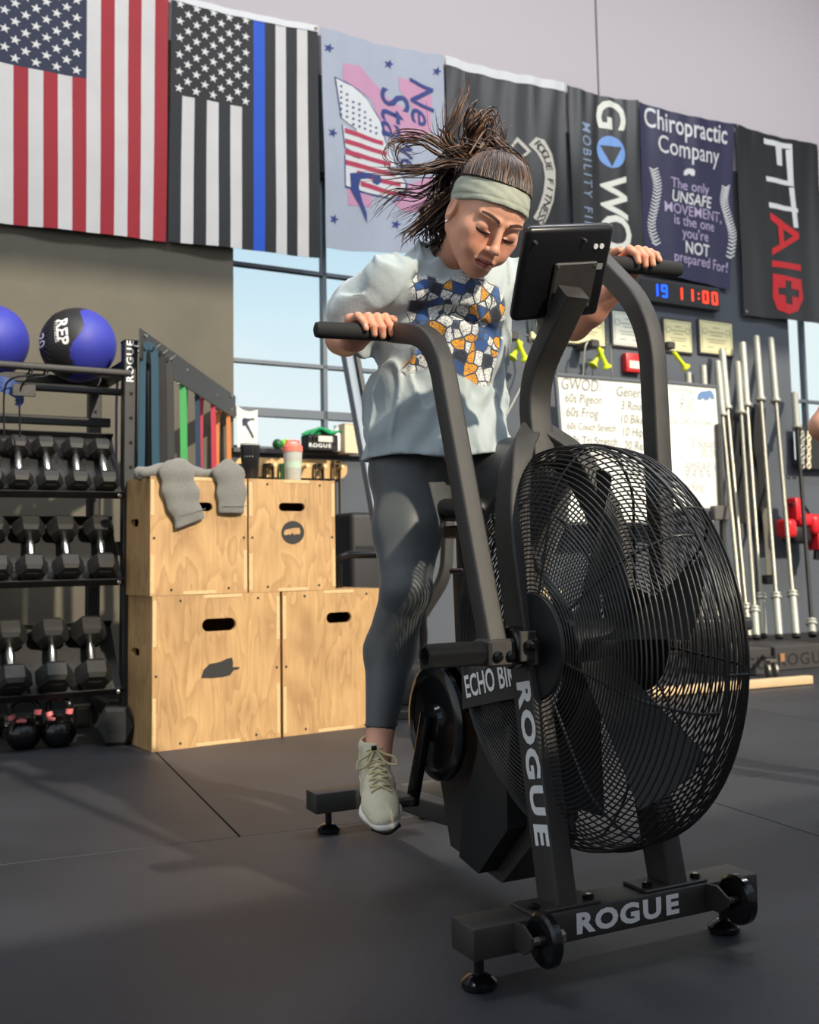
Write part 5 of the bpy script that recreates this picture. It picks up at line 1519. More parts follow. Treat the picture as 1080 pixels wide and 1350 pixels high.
CREAM = M('certificate_paper', (218, 212, 165), .6); CLEAR = M('cert_white', (205, 208, 195), .5)
for k, (x0, y0, x1, y1, m, lab) in enumerate(((700, 424, 716, 446, CREAM, 'cream certificate mostly hidden behind the console mast'), (748, 411, 797, 451, CREAM, 'cream certificate just left of the fan bike\'s right arm, under her elbow'),
        (809, 410, 849, 454, CLEAR, 'whitish framed certificate half behind the right handle arm'), (877, 421, 912, 461, CREAM, 'cream certificate to the right of the handle arm, below the clock'), (924, 422, 966, 464, CREAM, 'cream certificate furthest right, beside the barbell tops'))):
    t, a0, z0 = wthing('certificate', lab, 'certificate', x0, y1, 0.02, 'certificates in a row')
    W_ = wl(x1, y1, .02)[0] - a0; H_ = wl(x0, y0, .02)[1] - z0
    MB().box((W_ / 2, 0.006, H_ / 2), (W_ + .03, .012, H_ + .03), bev=.003).build('frame', BLACK, t)
    MB().box((W_ / 2, -0.002, H_ / 2), (W_, .004, H_)).build('paper', m, t)
    INK = M('cert_ink', (120, 116, 92), .6); mb = MB()
    for (cx, cz, w) in ((.5, .80, .22), (.5, .66, .5), (.5, .56, .36), (.5, .42, .6), (.5, .34, .5), (.3, .18, .2), (.7, .18, .2)): mb.box((cx * W_, -.0045, cz * H_), (w * W_, .001, .005))
    mb.box((.5 * W_, -.0045, .05 * H_), (.9 * W_, .001, .003)).box((.5 * W_, -.0045, .95 * H_), (.9 * W_, .001, .003)).box((.05 * W_, -.0045, .5 * H_), (.003, .001, .9 * H_)).box((.95 * W_, -.0045, .5 * H_), (.003, .001, .9 * H_))
    mb.build('printed_lines', INK, t, smooth=0)['kind'] = 'stuff'
    for sx in (.14, .86): MB().tube([(sx * W_ + .022 * math.cos(q), -.005, .68 * H_ + .022 * math.sin(q)) for q in [2 * pi * i / 12 for i in range(12)]], .0018, n=4, closed=True).build('seal', INK, t)

t, a0, z0 = wthing('alarm_box', 'red fire alarm box on the dark wall above the whiteboard', 'fire alarm', 821, 491, 0.01)
W_ = wl(843, 491, .01)[0] - a0; H_ = wl(821, 466, .01)[1] - z0
MB().box((W_ / 2, -.02, H_ / 2), (W_, .05, H_), bev=.008, seg=2).build('case', M('alarm_red', (196, 36, 38), .4), t); MB().box((W_ / 2, -.047, H_ * .38), (W_ * .7, .008, H_ * .42), bev=.003).build('strobe', M('strobe_white', (215, 205, 195), .3), t)

NEON = M('neon_yellow', (205, 222, 30), .4)
for k, (x, y, lab, two) in enumerate(((686, 462, 'jump rope with crossed neon yellow handles hanging beside the rider\'s back', True), (793, 472, 'jump rope with crossed neon yellow handles hanging above the whiteboard', True), (893, 474, 'jump rope with one slanting neon yellow handle over the right board', False))):
    t, a0, z0 = wthing('jump_rope', lab, 'jump rope', x, y, 0.16)
    def q(px, py, o_=0.16): a, z = wl(px, py, o_); return Vector((a - a0, 0.16 - o_, z - z0))
    if two: hs = [((x - 4, y - 14), (x + 8, y + 14)), ((x + 5, y - 12), (x - 8, y + 10))]
    else: hs = [((x - 5, y - 10), (x + 12, y + 12))]
    for i, (p0, p1) in enumerate(hs):
        A, B = q(*p0), q(*p1); A.y += i * .03; B.y += i * .03
        L_ = (B - A).length
        MB().lathe([(0, .013), (.02, .017), (L_ * .55, .014), (L_ - .03, .018), (L_ - .012, .034), (L_ - .004, .034), (L_, .026)], A, B - A, 16).build('handle', NEON, t)
    top = q(x - 12, y - 18)
    MB().box(q(x - 12, y - 18) + Vector((0, .05, 0)), (.07, .18, .05), bev=.006).build('bracket', BLACK, t)
    MB().tube(bez([q(x - 5, y - 18), q(x - 20, y - 18), q(x - 24, y + 22 if k != 2 else y + 8), q(x - 25, y + 90 if k == 0 else y + (34 if k == 1 else 12))], 8), .006, n=6).build('cable', STEEL, t)
    if k < 2: MB().tube(bez([q(x + 6, y - 20), q(x + 12, y - 16), q(x + 14, y + 20), q(x + 19 - (55 if k == 0 else 0), y + (120 if k == 0 else 36))], 8), .006, n=6).build('cable', STEEL, t)

# two whiteboards on a rolling stand
WB = M('whiteboard', (226, 226, 214), .28); WBF = M('board_frame', (96, 100, 104), .4, .3)
INKB = M('marker_grey', (120, 120, 118), .6)
def board(name, label, TL, TR, BR, BL, off, lines, ink, emblem=False):
    c = [Vector(wl(*p, off)) for p in (TL, TR, BR, BL)]
    a0, z0 = c[3]
    t = thing(name, label, 'whiteboard', WF @ Matrix.Translation((a0, -off, z0)), 'whiteboards in front of the wall')
    P = [Vector((p.x - a0, 0, p.y - z0)) for p in c]
    def F(s, tt, l=0.0): return P[0] * (1 - s) * (1 - tt) + P[1] * s * (1 - tt) + P[2] * s * tt + P[3] * (1 - s) * tt + Vector((0, -l, 0))
    mb = MB(); mb.add([F(0, 1), F(1, 1), F(1, 0), F(0, 0)] + [F(0, 1, -.015), F(1, 1, -.015), F(1, 0, -.015), F(0, 0, -.015)], [(0, 1, 2, 3), (7, 6, 5, 4), (0, 4, 5, 1), (1, 5, 6, 2), (2, 6, 7, 3), (3, 7, 4, 0)]); mb.build('board_face', WB, t, smooth=0)
    for e in (((0, 0), (1, 0)), ((0, 1), (1, 1)), ((0, 0), (0, 1)), ((1, 0), (1, 1))):
        MB().tube([F(*e[0]) + Vector((0, .004, 0)), F(*e[1]) + Vector((0, .004, 0))], 1, sec=rrect(.024, .024, .004), side=(0, 1, 0)).build('frame', WBF, t)
    W_ = (P[1] - P[0]).length; H_ = (P[3] - P[0]).length
    for txt, s, tt, sz in lines:
        vs, fs = text2d(txt, sz, 0.0, align='LEFT', shear=.2, xs=.85)
        m = MB(); m.add([F(s + v.x / W_, tt - v.y / H_, .0025) for v in vs], fs); m.build('handwriting', ink, t, smooth=0)['kind'] = 'stuff'
    return t, F, W_, H_
board('whiteboard', 'left whiteboard with handwritten workout lists, behind the console mast', (733, 494), (868, 505), (876, 690), (748, 690), 0.30,
      [('GWOD:', .03, .06, 0.112), ('60s Pigeon', .06, .155, 0.086), ('60s Frog', .06, .25, 0.092), ('60s Couch Stretch', .06, .345, 0.066), ('60s Tri Stretch', .06, .44, 0.083), ('60s Ankle Prayer', .06, .53, 0.079),
       ('General:', .56, .085, 0.099), ('3 Rounds', .60, .18, 0.086), ('10 Bike', .58, .275, 0.086), ('10 Hip', .59, .365, 0.086), ('20 Reach', .61, .46, 0.086), ('10 Air', .62, .555, 0.086), ('10 PVC', .64, .645, 0.086)], INKB)
tb, F, W_, H_ = board('whiteboard', 'right whiteboard with faint writing and a small blue logo, beside the barbells', (872, 503), (945, 510), (957, 672), (882, 672), 0.34,
      [('Warm up', .12, .05, .07), ('8 in', .3, .13, .11), ('8 m', .28, .19, .09), ('2x 200 m row', .1, .30, .08), ('3 Squats', .45, .47, .09), ('50 DU', .6, .55, .08), ('AMRAP 12', .3, .66, .09), ('9 9 9 9', .3, .73, .1), ('6 Ring', .3, .82, .08)], M('marker_pale', (178, 182, 186), .6))
em = [(.62, .115), (.64, .075), (.70, .05), (.78, .045), (.84, .035), (.90, .04), (.93, .07), (.94, .10), (.89, .105), (.86, .09), (.82, .115), (.76, .115), (.72, .1), (.69, .12)]
vs, fs = outline2d([em]); MB().add([F(v.x, v.y, .003) for v in vs], fs).build('blue_emblem', M('emblem_blue', (96, 128, 170), .5), tb, smooth=0)
a_, z_ = wl(700, 600, .32)
# rolling stand of the right board
fb = on_z(1018, 893); fa = on_z(930, 905)
st_ = thing('board_stand', 'black rolling stand with splayed legs and steel castors under the right board', 'stand', frame(on_z(985, 880), YAWW))
inv = st_.matrix_world.inverted()
a1, z1 = wl(952, 680, .36); topR = WF @ Vector((a1, -.36, z1)); a2, z2 = wl(960, 560, .36)
botR = Vector((topR.x, topR.y, .14))
MB().tube([inv @ Vector((topR.x, topR.y, z2)), inv @ botR], 1, sec=rrect(.03, .03, .004)).build('post', BLACK, st_)
for q in (on_z(1016, 893), on_z(1008, 860)):
    q = Vector((q.x, q.y, .10)); MB().tube([inv @ (botR + Vector((0, 0, .12 if q.y > 6.5 else .03))), inv @ q], .014, n=10).build('leg', BLACK, st_)
q = on_z(1018, 893)
for dx in (-.022, .022):
    MB().cyl(inv @ (q + Vector((dx - .01, 0, .042))), inv @ (q + Vector((dx + .01, .0, .042))), .04, n=24, bev=.004).build('castor', STEEL, st_)
MB().box(inv @ (q + Vector((0, 0, .095))), (.06, .04, .02), bev=.004).build('castor_fork', STEEL, st_)
MB().box((inv @ topR) + Vector((-.02, 0, .02)), (.14, .05, .10), bev=.006).build('tray_bracket', M('bracket_grey', (92, 90, 86), .5), st_)

# ---- barbells leaning on the wall, in two floor sockets
def barbell(t0, c0, c1, b0, label, shaft=None, yb=7.15, group='barbells stood against the wall'):
    """top of the upper sleeve, upper collar, lower collar, bottom end, all in picture coordinates"""
    B = at(*b0, yb)
    a, z = wl(*t0, .10); T_ = WF @ Vector((a, -.10, z))
    d = T_ - B; L_ = d.length; dn = d.normalized()
    def frac(p):
        # height share along the bar from the perspective of picture height
        best = min(range(0, 401), key=lambda k: abs(proj_y(B + d * (k / 400)) - p[1])); return best / 400 * L_
    u = thing('barbell', label, 'barbell', Matrix.Translation(B), group)
    l1, l2 = frac(c1), frac(c0)
    MB().cyl(dn * l1, dn * l2, .0145, n=14).build('shaft', shaft or STEEL, u)
    for s0, s1, cz in ((0, l1, l1), (l2, L_, l2)):
        MB().cyl(dn * s0, dn * s1, .0255, n=20, bev=.003).build('sleeve', ZINC, u)
    for lz, sg in ((l1, 1), (l2, -1)):
        MB().cyl(dn * (lz - .018), dn * (lz + .004), .037, n=20, bev=.003).build('collar', ZINC, u); MB().cyl(dn * (lz + .010 * sg), dn * (lz + .022 * sg), .034, n=20).build('collar_ring', ZINC, u)
    MB().cyl(dn * -.002, dn * .02, .027, n=18).build('end_cap', RUBBER, u)
def proj_y(P):
    d = P - CAMP; return CY - FPX * d.dot(CU) / d.dot(_f)
BS = M('bar_black', (50, 48, 44), .4, .6); BZ = M('bar_grey', (150, 146, 132), .36, .8)
for args in (((952, 461), (960.5, 536), (984, 800), (987, 842), 'barbell behind the right board\'s edge, tallest of the first pair', BZ, 7.2),
             ((946, 477), (954, 546), (979, 812), (981, 850), 'barbell touching the right board\'s frame, shorter of the first pair', BZ, 7.0),
             ((972.6, 478), (975, 543), (996, 805), (997.5, 842), 'short barbell with a pale sleeve in front of the black bag', BZ, 6.95),
             ((979, 452), (984.5, 533), (1003, 786), (1007, 840), 'barbell just behind the short one, in the left socket block', BZ, 7.25),
             ((997, 444), (1003, 526), (1023, 786), (1027.6, 841), 'tall grey barbell in the middle, left of the red tool', BZ, 7.1),
             ((1016, 446.5), (1023, 528), (1047, 784), (1050, 840), 'tall grey barbell crossing the left end of the red tool', BZ, 7.1),
             ((1047.6, 518.5), (1048.7, 563), (1071.6, 821.5), (1071.6, 838), 'shorter black-shafted barbell furthest right', BS, 7.1),
             ((907, 491), (910, 560), (925, 800), (928, 840), 'barbell with only its pale tip showing above the board, left one', BZ, 7.5),
             ((927, 482), (930, 552), (945, 800), (948, 840), 'barbell with only its pale tip showing above the board, right one', BZ, 7.5)):
    barbell(*args[:5], shaft=args[5], yb=args[6])
def block(x0, x1, yt, yb_, label):
    p = on_z(x0, yb_); MF = frame(p, math.radians(26)); x_, _ = local_px(MF, x1, yb_); _, z_ = local_px(MF, x0, yt)
    t = thing('barbell_holder', label, 'barbell holder', MF, 'floor blocks holding the barbells')
    MB().box((x_ / 2, .2, z_ / 2), (x_, .40, z_), bev=.006).build('block', M('holder_grey', (58, 56, 54), .5, bump=.1), t)
    return t, x_, z_
t, x_, z_ = block(1023, 1092, 853, 885, 'dark grey socket block with cut-out lettering at the right edge')
letters(t, M('cutout_black', (18, 16, 16), .7), rogue(.105, .01, 1.15), axes((x_ * .55, -.002, z_ * .42), (1, 0, 0), (0, 0, 1)))
MB().box((x_ * .13, -.0035, z_ * .55), (.035, .001, .05)).build('copper_patch', M('copper', (190, 140, 100), .4, .5), t)
t, x_, z_ = block(968, 1019, 857, 893, 'dark grey socket block to the left, partly behind the fan')
letters(t, M('cutout_black', (18, 16, 16), .7), rogue(.105, .01, 1.0), axes((x_ * .42, -.002, z_ * .42), (1, 0, 0), (0, 0, 1)))
# black straps / bag hanging between the bars, red tool, chains
t, a0, z0 = wthing('hanging_belts', 'long black weight belts hanging on the wall between the barbells', 'belts', 972, 752, .08)
def Q(px, py, o_): a, z = wl(px, py, o_); return Vector((a - a0, .08 - o_, z - z0))
for x0, y0, x1, y1, wd in ((968, 545, 978, 690, .10), (986, 560, 996, 700, .11), (1000, 536, 1010, 700, .12)):
    MB().tube(bez([Q(x0 + 2, y0, .03), Q(x0, y0 + 50, .07), Q((x0 + x1) / 2, (y0 + y1) / 2, .06), Q(x1, y1, .05)], 6), 1, sec=rrect(.018, wd, .006), side=(0, 1, 0)).build('belt', M('belt_black', (13, 13, 15), .8), t)
MB().tube(bez([Q(1008, 670, .1), Q(1012, 720, .09), Q(1014, 760, .09)], 6), 1, sec=rrect(.008, .06, .003), side=(0, 1, 0)).build('strap', M('strap_olive', (96, 94, 84), .7), t)
MB().box(Q(1013, 764, .1), (.1, .05, .07), bev=.01).build('buckle', BLACKG, t)
t, a0, z0 = wthing('power_tool', 'red and black power tool hung on the wall behind the right barbells', 'power tool', 1030, 722, .12)
RT = M('tool_red', (205, 30, 40), .35)
MB().box(Q(1048, 705, .12) + Vector((0, .02, 0)), (.20, .14, .14), bev=.03, seg=3).build('motor', M('tool_black', (24, 24, 26), .4), t)
MB().box(Q(1031, 697, .16), (.10, .14, .14), bev=.03, seg=3).build('housing', RT, t); MB().box(Q(1042, 672, .12), (.075, .10, .18), bev=.02, seg=2).build('housing', RT, t)
MB().box(Q(1066, 692, .14), (.14, .14, .16), bev=.04, seg=3).build('housing', RT, t); MB().box(Q(1071, 712, .14), (.10, .12, .16), bev=.02, seg=2).build('housing', RT, t)
MB().box(Q(1052, 686, .13), (.16, .12, .10), bev=.03, seg=3).build('housing', RT, t)
MB().tube(bez([Q(1036, 666, .14), Q(1048, 662, .14), Q(1058, 672, .14), Q(1064, 684, .14)], 6), .012, n=10).build('handle', BLACKG, t)
MB().cyl(Q(1072, 722, .14), Q(1071, 738, .14), .025, n=16).build('nozzle', BLACKG, t)
t, a0, z0 = wthing('chain_set', 'pale knotted chains hanging on a black panel below the right window', 'chains', 1056, 622, .09)
MB().box(Q(1073, 590, .07), (.42, .02, .34)).build('panel', M('panel_black', (20, 20, 22), .6), t)
for x in (1057, 1065):
    for k in range(8):
        y = 572 + k * 6
        MB().tube([Q(x + 2.2 * math.cos(q) * (1 if k % 2 else .6), y + 3.6 * math.sin(q), .11) for q in [2 * pi * i / 10 for i in range(10)]], .008, n=5, closed=True).build('chain_link', ZINC if x == 1057 else M('chain_cream', (222, 210, 180), .5), t)
# ---- seen through the fan: weight bench and pole on the floor
p0 = on_z(852, 920); p1 = on_z(1068, 902)
t = thing('wooden_pole', 'long pale wooden bar lying on the floor behind the fan', 'pole', Matrix.Translation(p0))
d = p1 - p0; MB().tube([Vector((0, 0, .026)), d + Vector((0, 0, .026))], 1, sec=rrect(.045, .05, .004), side=(0, 0, 1)).build('bar', M('pole_pine', (206, 178, 138), .55, var=.08, vscale=20), t)
bc = on_z(895, 893); bf = frame(bc, math.radians(14))
t = thing('weight_bench', 'flat black weight bench seen through the fan cage', 'bench', bf)
MB().box((.05, .15, .30), (.95, .28, .08), bev=.02, seg=3).build('pad', M('bench_pad', (38, 40, 46), .35), t)
MB().box((.05, .15, .245), (.7, .06, .04), bev=.004).build('rail', BLACK, t)
for sx in (-.28, .36):
    for sy in (-1, 1): MB().tube([(sx + .05, .15 + sy * .05, .235), (sx - .03 + .02 * sy, .15 + sy * .2, .02)], .018, n=10).build('leg', STEEL if sx < 0 else BLACK, t)
    MB().box((sx - .03, .15, .014), (.05, .44, .028), bev=.004).build('foot', BLACK, t)
# dark shelving unit with coloured items and machines behind the fan
bc = on_z(845, 868); bf = frame(bc, YAWW)
t = thing('equipment_shelf', 'low black equipment shelf standing behind the fan, under the whiteboards', 'shelf', bf)
W2, H2 = 1.35, .86
for sx in (0, W2):
    for sy in (0, .4): MB().box((sx, sy, H2 / 2), (.05, .05, H2), bev=.003).build('upright', BLACK, t)
for z in (.2, .52, .84): MB().box((W2 / 2, .2, z), (W2, .42, .03), bev=.003).build('shelf_board', BLACK, t)
for i, (x, z, r_, rgb, lab) in enumerate(((.12, .855, .085, (196, 60, 66), 'red medicine ball on the low shelf behind the fan'), (.34, .855, .085, (214, 186, 70), 'yellow medicine ball beside the red one behind the fan'), (.60, .855, .08, (150, 152, 150), 'grey medicine ball right of the yellow one behind the fan'),
       (.2, .535, .1, (60, 62, 66), 'dark grey ball on the middle shelf behind the fan'), (.6, .535, .1, (44, 46, 56), 'blue black ball on the middle shelf behind the fan'), (1.0, .535, .1, (40, 40, 40), 'black ball at the right of the middle shelf'))):
    c = bf @ Vector((x, .2, z)); t2 = thing('soft_ball', lab, 'medicine ball', Matrix.Translation(c), 'balls on the low shelf')
    MB().lathe([(r_ - r_ * math.cos(q), max(.001, r_ * math.sin(q))) for q in [pi * k / 18 for k in range(19)]], (0, 0, 0), (0, 0, 1), 28).build('ball_cover', M('sball_%d' % i, rgb, .6), t2)
    MB().tube([(1.003 * r_ * math.cos(q), 0, r_ + 1.003 * r_ * math.sin(q)) for q in [2 * pi * k / 32 for k in range(32)]], .003, n=5, closed=True).build('seam', BLACKG, t2)
# ---- rowing machine stored upright behind the rider
rb = on_z(548, 946); t = thing('rowing_machine', 'rower stood on end behind the rider, its silver rail leaning up across the window', 'rowing machine', frame(Vector((rb.x, rb.y, 0)), math.radians(25)))
inv = t.matrix_world.inverted(); Yr = rb.y + .15
A, B = at(500, 702, Yr), at(455, 455, Yr + .25)
MB().tube([inv @ A, inv @ B], 1, sec=rrect(.045, .060, .006), side=(1, 0, 0)).build('rail', M('rail_aluminium', (108, 120, 132), .5, .2), t)
MB().tube([inv @ (A + Vector((.045, .02, 0))), inv @ (B + Vector((.045, .02, 0)))], 1, sec=rrect(.025, .05, .004), side=(1, 0, 0)).build('rail_groove', BLACK, t)
c = inv @ at(522, 838, Yr)
for k in range(9): MB().tube([c + Vector((.09 + .008 * k * 0, -.02 * 0, 0)) * 0 + Vector(((.05 + .012 * k) * math.cos(q), -.045 + .003 * k, (.05 + .012 * k) * math.sin(q))) for q in [2 * pi * i / 40 for i in range(40)]], .003, n=5, closed=True).build('cage_ring', M('ring_grey', (70, 72, 74), .4), t)
MB().lathe([(0, .155), (.05, .165), (.09, .155), (.09, .03)], c + Vector((0, -.035, 0)), (0, 1, 0), 44).build('flywheel_housing', BLACKG2, t)
MB().tube(fillet([c + Vector((.02, .05, -.1)), inv @ at(588, 760, Yr), inv @ at(592, 665, Yr)], .08), 1, sec=rrect(.05, .05, .006), side=(0, 1, 0)).build('monitor_arm', BLACK, t)
mm_ = inv @ at(592, 655, Yr)
MB().lathe([(0, .022), (.01, .034), (.05, .034), (.06, .02)], mm_ + Vector((0, -.02, 0)), (0, 1, 0), 24).build('monitor', M('monitor_grey', (84, 84, 80), .4), t)
MB().box(c + Vector((.07, .02, -.24)), (.3, .3, .16), bev=.02, seg=2).build('base', BLACK, t)
MB().box(Vector((.05, 0, .02)), (.5, .07, .04), bev=.004).build('foot_bar', BLACK, t)
MB().tube([Vector((.05, 0, .04)), c + Vector((.05, 0, -.14))], .022, n=10).build('leg', BLACK, t)
HROLL, HYAW, HPITCH = 14, 26, 35
# ------------------------------------------------------------------ the rider
def A3(v): return np.array(v, float)
FD = A3((math.sin(YAWB), -math.cos(YAWB), 0))          # the way she faces
LD = A3((math.cos(YAWB), math.sin(YAWB), 0))           # her left, picture right
hipc = at(572, 612, 2.60)
PR = thing('person', 'young woman in a pale printed t-shirt, dark leggings and headband pedalling the air bike', 'person', Matrix.Translation((hipc.x, hipc.y, 0)))
PO = A3(PR.location)
def W(px, py, Y): return A3(at(px, py, Y))
def B3(u, v, z): return A3(BF @ Vector((u, v, z)))
SKIN = attr_mat('skin', 0.48, bump=0.05, bscale=400, sub=0.12)
skin_c = A3(s2l((220, 163, 134)))
shR, shL = W(506, 372, 2.46), W(698, 372, 2.60)
elR, elL = W(450, 447, 2.58), W(757, 428, 2.52)
gR = B3(-0.270, 0.498, 1.240); gL = B3(0.315, 0.278, 1.3985)
barR = (B3(-0.395, 0.504, 1.235) - B3(-0.205, 0.494, 1.239)); barR /= -np.linalg.norm(barR)
barL = (B3(0.432, 0.275, 1.399) - B3(0.217, 0.279, 1.391)); barL /= np.linalg.norm(barL)
ZU = A3((0, 0, 1)); BK = -FD

def hand(F, G, e1, isgn, back, up, slant, nails, wrist, sc=1.0):
    """fingers wrap from behind, over the top, to the front of the grip; isgn = +1 when the index finger is on the +e1 side"""
    r0 = 0.0185
    def C(s, ph, rho):
        a = math.radians(ph); return G + e1 * s + (back * math.cos(a) + up * math.sin(a)) * rho
    mcp = []
    for k in range(4):      # index .. little
        s = isgn * (0.031 - 0.0205 * k); ln = (0.96, 1.05, 1.0, 0.84)[k]
        fr = (0.0090, 0.0092, 0.0088, 0.0078)[k]
        m = C(s, 62 + 3 * k, r0 + 0.021); p = C(s + slant * .45, 62 + 70 * ln, r0 + 0.0135); d = C(s + slant * .9, 62 + 122 * ln, r0 + 0.0085); t = C(s + slant * 1.25, 62 + 165 * ln, r0 + 0.0065)
        mcp.append(m)
        F.cone(m, p, fr * 1.22, fr * 1.08, k=0.004); F.cone(p, d, fr * 1.05, fr * .95, k=0.003); F.cone(d, t, fr * .95, fr * .80, k=0.003)
        F.ball(p + (p - G) * 0.03, fr * 1.12, k=0.004)
        nrm = (t - G) - e1 * np.dot(t - G, e1); nrm /= np.linalg.norm(nrm)
        nails.append((t * .75 + d * .25 + nrm * fr * .72, nrm, t - d))
    for k in range(4):
        F.cone(wrist + e1 * isgn * (0.016 - 0.011 * k), mcp[k], 0.0165, 0.0125, k=0.010)
    F.ball((mcp[0] + mcp[3] + wrist) / 3, (.026, .022, .022), k=.012)
    # thumb, from the side of the palm near the wrist, closing over the top towards the index side
    b0 = wrist * .70 + mcp[0] * .30 + e1 * isgn * .014
    t1 = C(isgn * 0.052, 52, r0 + 0.020); t2 = C(isgn * 0.060, 98, r0 + 0.0135); t3 = C(isgn * 0.058, 132, r0 + 0.0105)
    F.cone(b0, t1, .0150, .0118, k=.008); F.cone(t1, t2, .0112, .0100, k=.003); F.cone(t2, t3, .0098, .0082, k=.003)
    nrm = (t3 - G) - e1 * np.dot(t3 - G, e1); nrm /= np.linalg.norm(nrm); nails.append((t3 + nrm * .007, nrm, t3 - t2))
nails = []
def arm_field(sh, el, wr, lo, hi):
    F = Field(lo, hi, 0.0021)
    m = el * .45 + sh * .55
    F.cone(m, el, .044, .036, k=.01)
    F.cone(el, el * .62 + wr * .38, .037, .036, k=.015); F.cone(el * .62 + wr * .38, wr, .036, .023, k=.015)
    return F
bkR = BK * .93 - ZU * .36; upR = ZU * .93 + BK * .36
wrR = gR + BK * 0.070 - ZU * 0.012 - barR * 0.006
lo = np.minimum(np.minimum(elR, wrR), gR) - .085; hi = np.maximum(np.maximum(elR, wrR), gR) + .085
FR = arm_field(shR, elR, wrR, lo, hi); hand(FR, gR, barR, 1, bkR, upR, 0.012, nails, wrR)
wrL = gL + BK * 0.052 - ZU * 0.040 - barL * 0.020
lo = np.minimum(np.minimum(elL, wrL), gL) - .085; hi = np.maximum(np.maximum(elL, wrL), gL) + .085
FL = arm_field(shL, elL, wrL, lo, hi); hand(FL, gL, barL, -1, BK * .80 - ZU * .60, ZU * .80 + BK * .60, 0.006, nails, wrL)
# grips must stay free of skin: carve them out again
for F, g, b in ((FR, gR, barR), (FL, gL, barL)): F.cone(g - b * .2, g + b * .2, .0182, .0182, k=0, op='sub')

# head: local x to her left, y backwards, z up
HC = W(641, 287, 2.36)
HR = (Matrix.Rotation(math.radians(HROLL), 3, 'Y') @ Matrix.Rotation(math.radians(HYAW), 3, 'Z') @ Matrix.Rotation(math.radians(HPITCH), 3, 'X'))
HM = np.array(HR); HS = 1.10
def hp(x, y, z): return HC + HM @ (A3((x, y, z)) * HS)
def hr(r): return (A3(r) if not np.isscalar(r) else r) * HS
FH_ = Field(HC - .17 + A3((-.05, 0, -.10)), HC + .17, 0.0018)
def hb(c, r, k=.015, op='add'): FH_.ball(hp(*c), hr([r] * 3 if np.isscalar(r) else r), k=k, R=HM, op=op)
def hcn(a, b, ra, rb, k=.01, op='add'): FH_.cone(hp(*a), hp(*b), ra * HS, rb * HS, k=k, op=op)
hb((0, .018, .028), (.073, .092, .082), 0); hb((0, -.025, -.012), (.062, .058, .078), .02)
hb((0, -.048, .030), (.052, .038, .045), .02)
for s in (-1, 1):
    hcn((s * .050, .010, -.045), (s * .020, -.058, -.088), .020, .014, .03)
    hb((s * .040, -.052, -.018), (.022, .026, .022), .02)
    hb((s * .030, -.070, -.045), (.020, .018, .022), .02)
hb((0, -.066, -.094), (.019, .017, .015), .018)
hb((0, -.074, -.060), (.026, .018, .022), .018)
hcn((0, -.082, .020), (0, -.1045, -.024), .0068, .0085, .010)
hb((0, -.1075, -.0285), (.0105, .0095, .0090), .006)
for s in (-1, 1):
    hb((s * .0110, -.0975, -.0325), (.0068, .0095, .0062), .005)
    hb((s * .0052, -.1000, -.0395), (.0030, .0050, .0026), .002, 'sub')
    hcn((s * .012, -.0865, .0235), (s * .046, -.0700, .0245), .0055, .0045, .010)
    hb((s * .0295, -.0935, .0035), (.0165, .0120, .0105), .010, 'sub')
    hb((s * .0300, -.0712, .0015), (.0165, .0130, .0120), .005)
    hcn((s * .0175, -.0845, -.0045), (s * .0425, -.0775, -.0035), .0022, .0018, .003)
    hb((s * .073, .012, -.010), (.007, .017, .029), .006); hb((s * .078, .008, -.006), (.003, .009, .016), .003, 'sub')
hcn((-.0195, -.0865, -.0605), (0, -.0955, -.0565), .0040, .0055, .006); hcn((.0195, -.0865, -.0605), (0, -.0955, -.0565), .0040, .0055, .006)
hcn((-.0150, -.0865, -.0680), (0, -.0935, -.0690), .0042, .0062, .006); hcn((.0150, -.0865, -.0680), (0, -.0935, -.0690), .0042, .0062, .006)
hcn((-.020, -.0925, -.0622), (.020, -.0925, -.0622), .0014, .0014, .002, 'sub')
hb((0, -.0975, -.046), (.003, .004, .006), .004, 'sub')
nk = W(600, 352, 2.50); nk2 = W(592, 395, 2.56)
FH_.cone(hp(0, .035, -.045), nk, .052, .050, k=.025); FH_.cone(nk, nk2, .050, .07, k=.02)
PH, QH = FH_.mesh(); PH = smooth_mesh(PH, QH, 1, .4)
# body below: trunk, hips, legs
spB = W(578, 500, 2.60)
lo = W(440, 1000, 2.2) * A3((1, 0, 0)) + A3((0, 1.95, .28)); hi = A3((W(745, 600, 2.9)[0], 2.86, 1.46))
FB = Field(lo, hi, 0.0045)
kneeR, ankR = W(535, 778, 2.46), W(502, 962, 2.44)
hipR, hipL = W(539, 628, 2.59), W(622, 622, 2.66)
kneeL, ankL = B3(.150, .40, .945), B3(.185, .585, .625)
FB.cone(W(600, 400, 2.54), spB, .120, .105, k=.03, flat=(FD, .68)); FB.cone(spB, W(576, 590, 2.62), .105, .125, k=.03, flat=(FD, .75))
FB.cone(shR + A3((.02, 0, 0)), shL - A3((.02, 0, 0)), .045, .045, k=.03)
FB.cone(shR, elR * .5 + shR * .5, .046, .042, k=.02); FB.cone(shL, elL * .5 + shL * .5, .046, .042, k=.02)
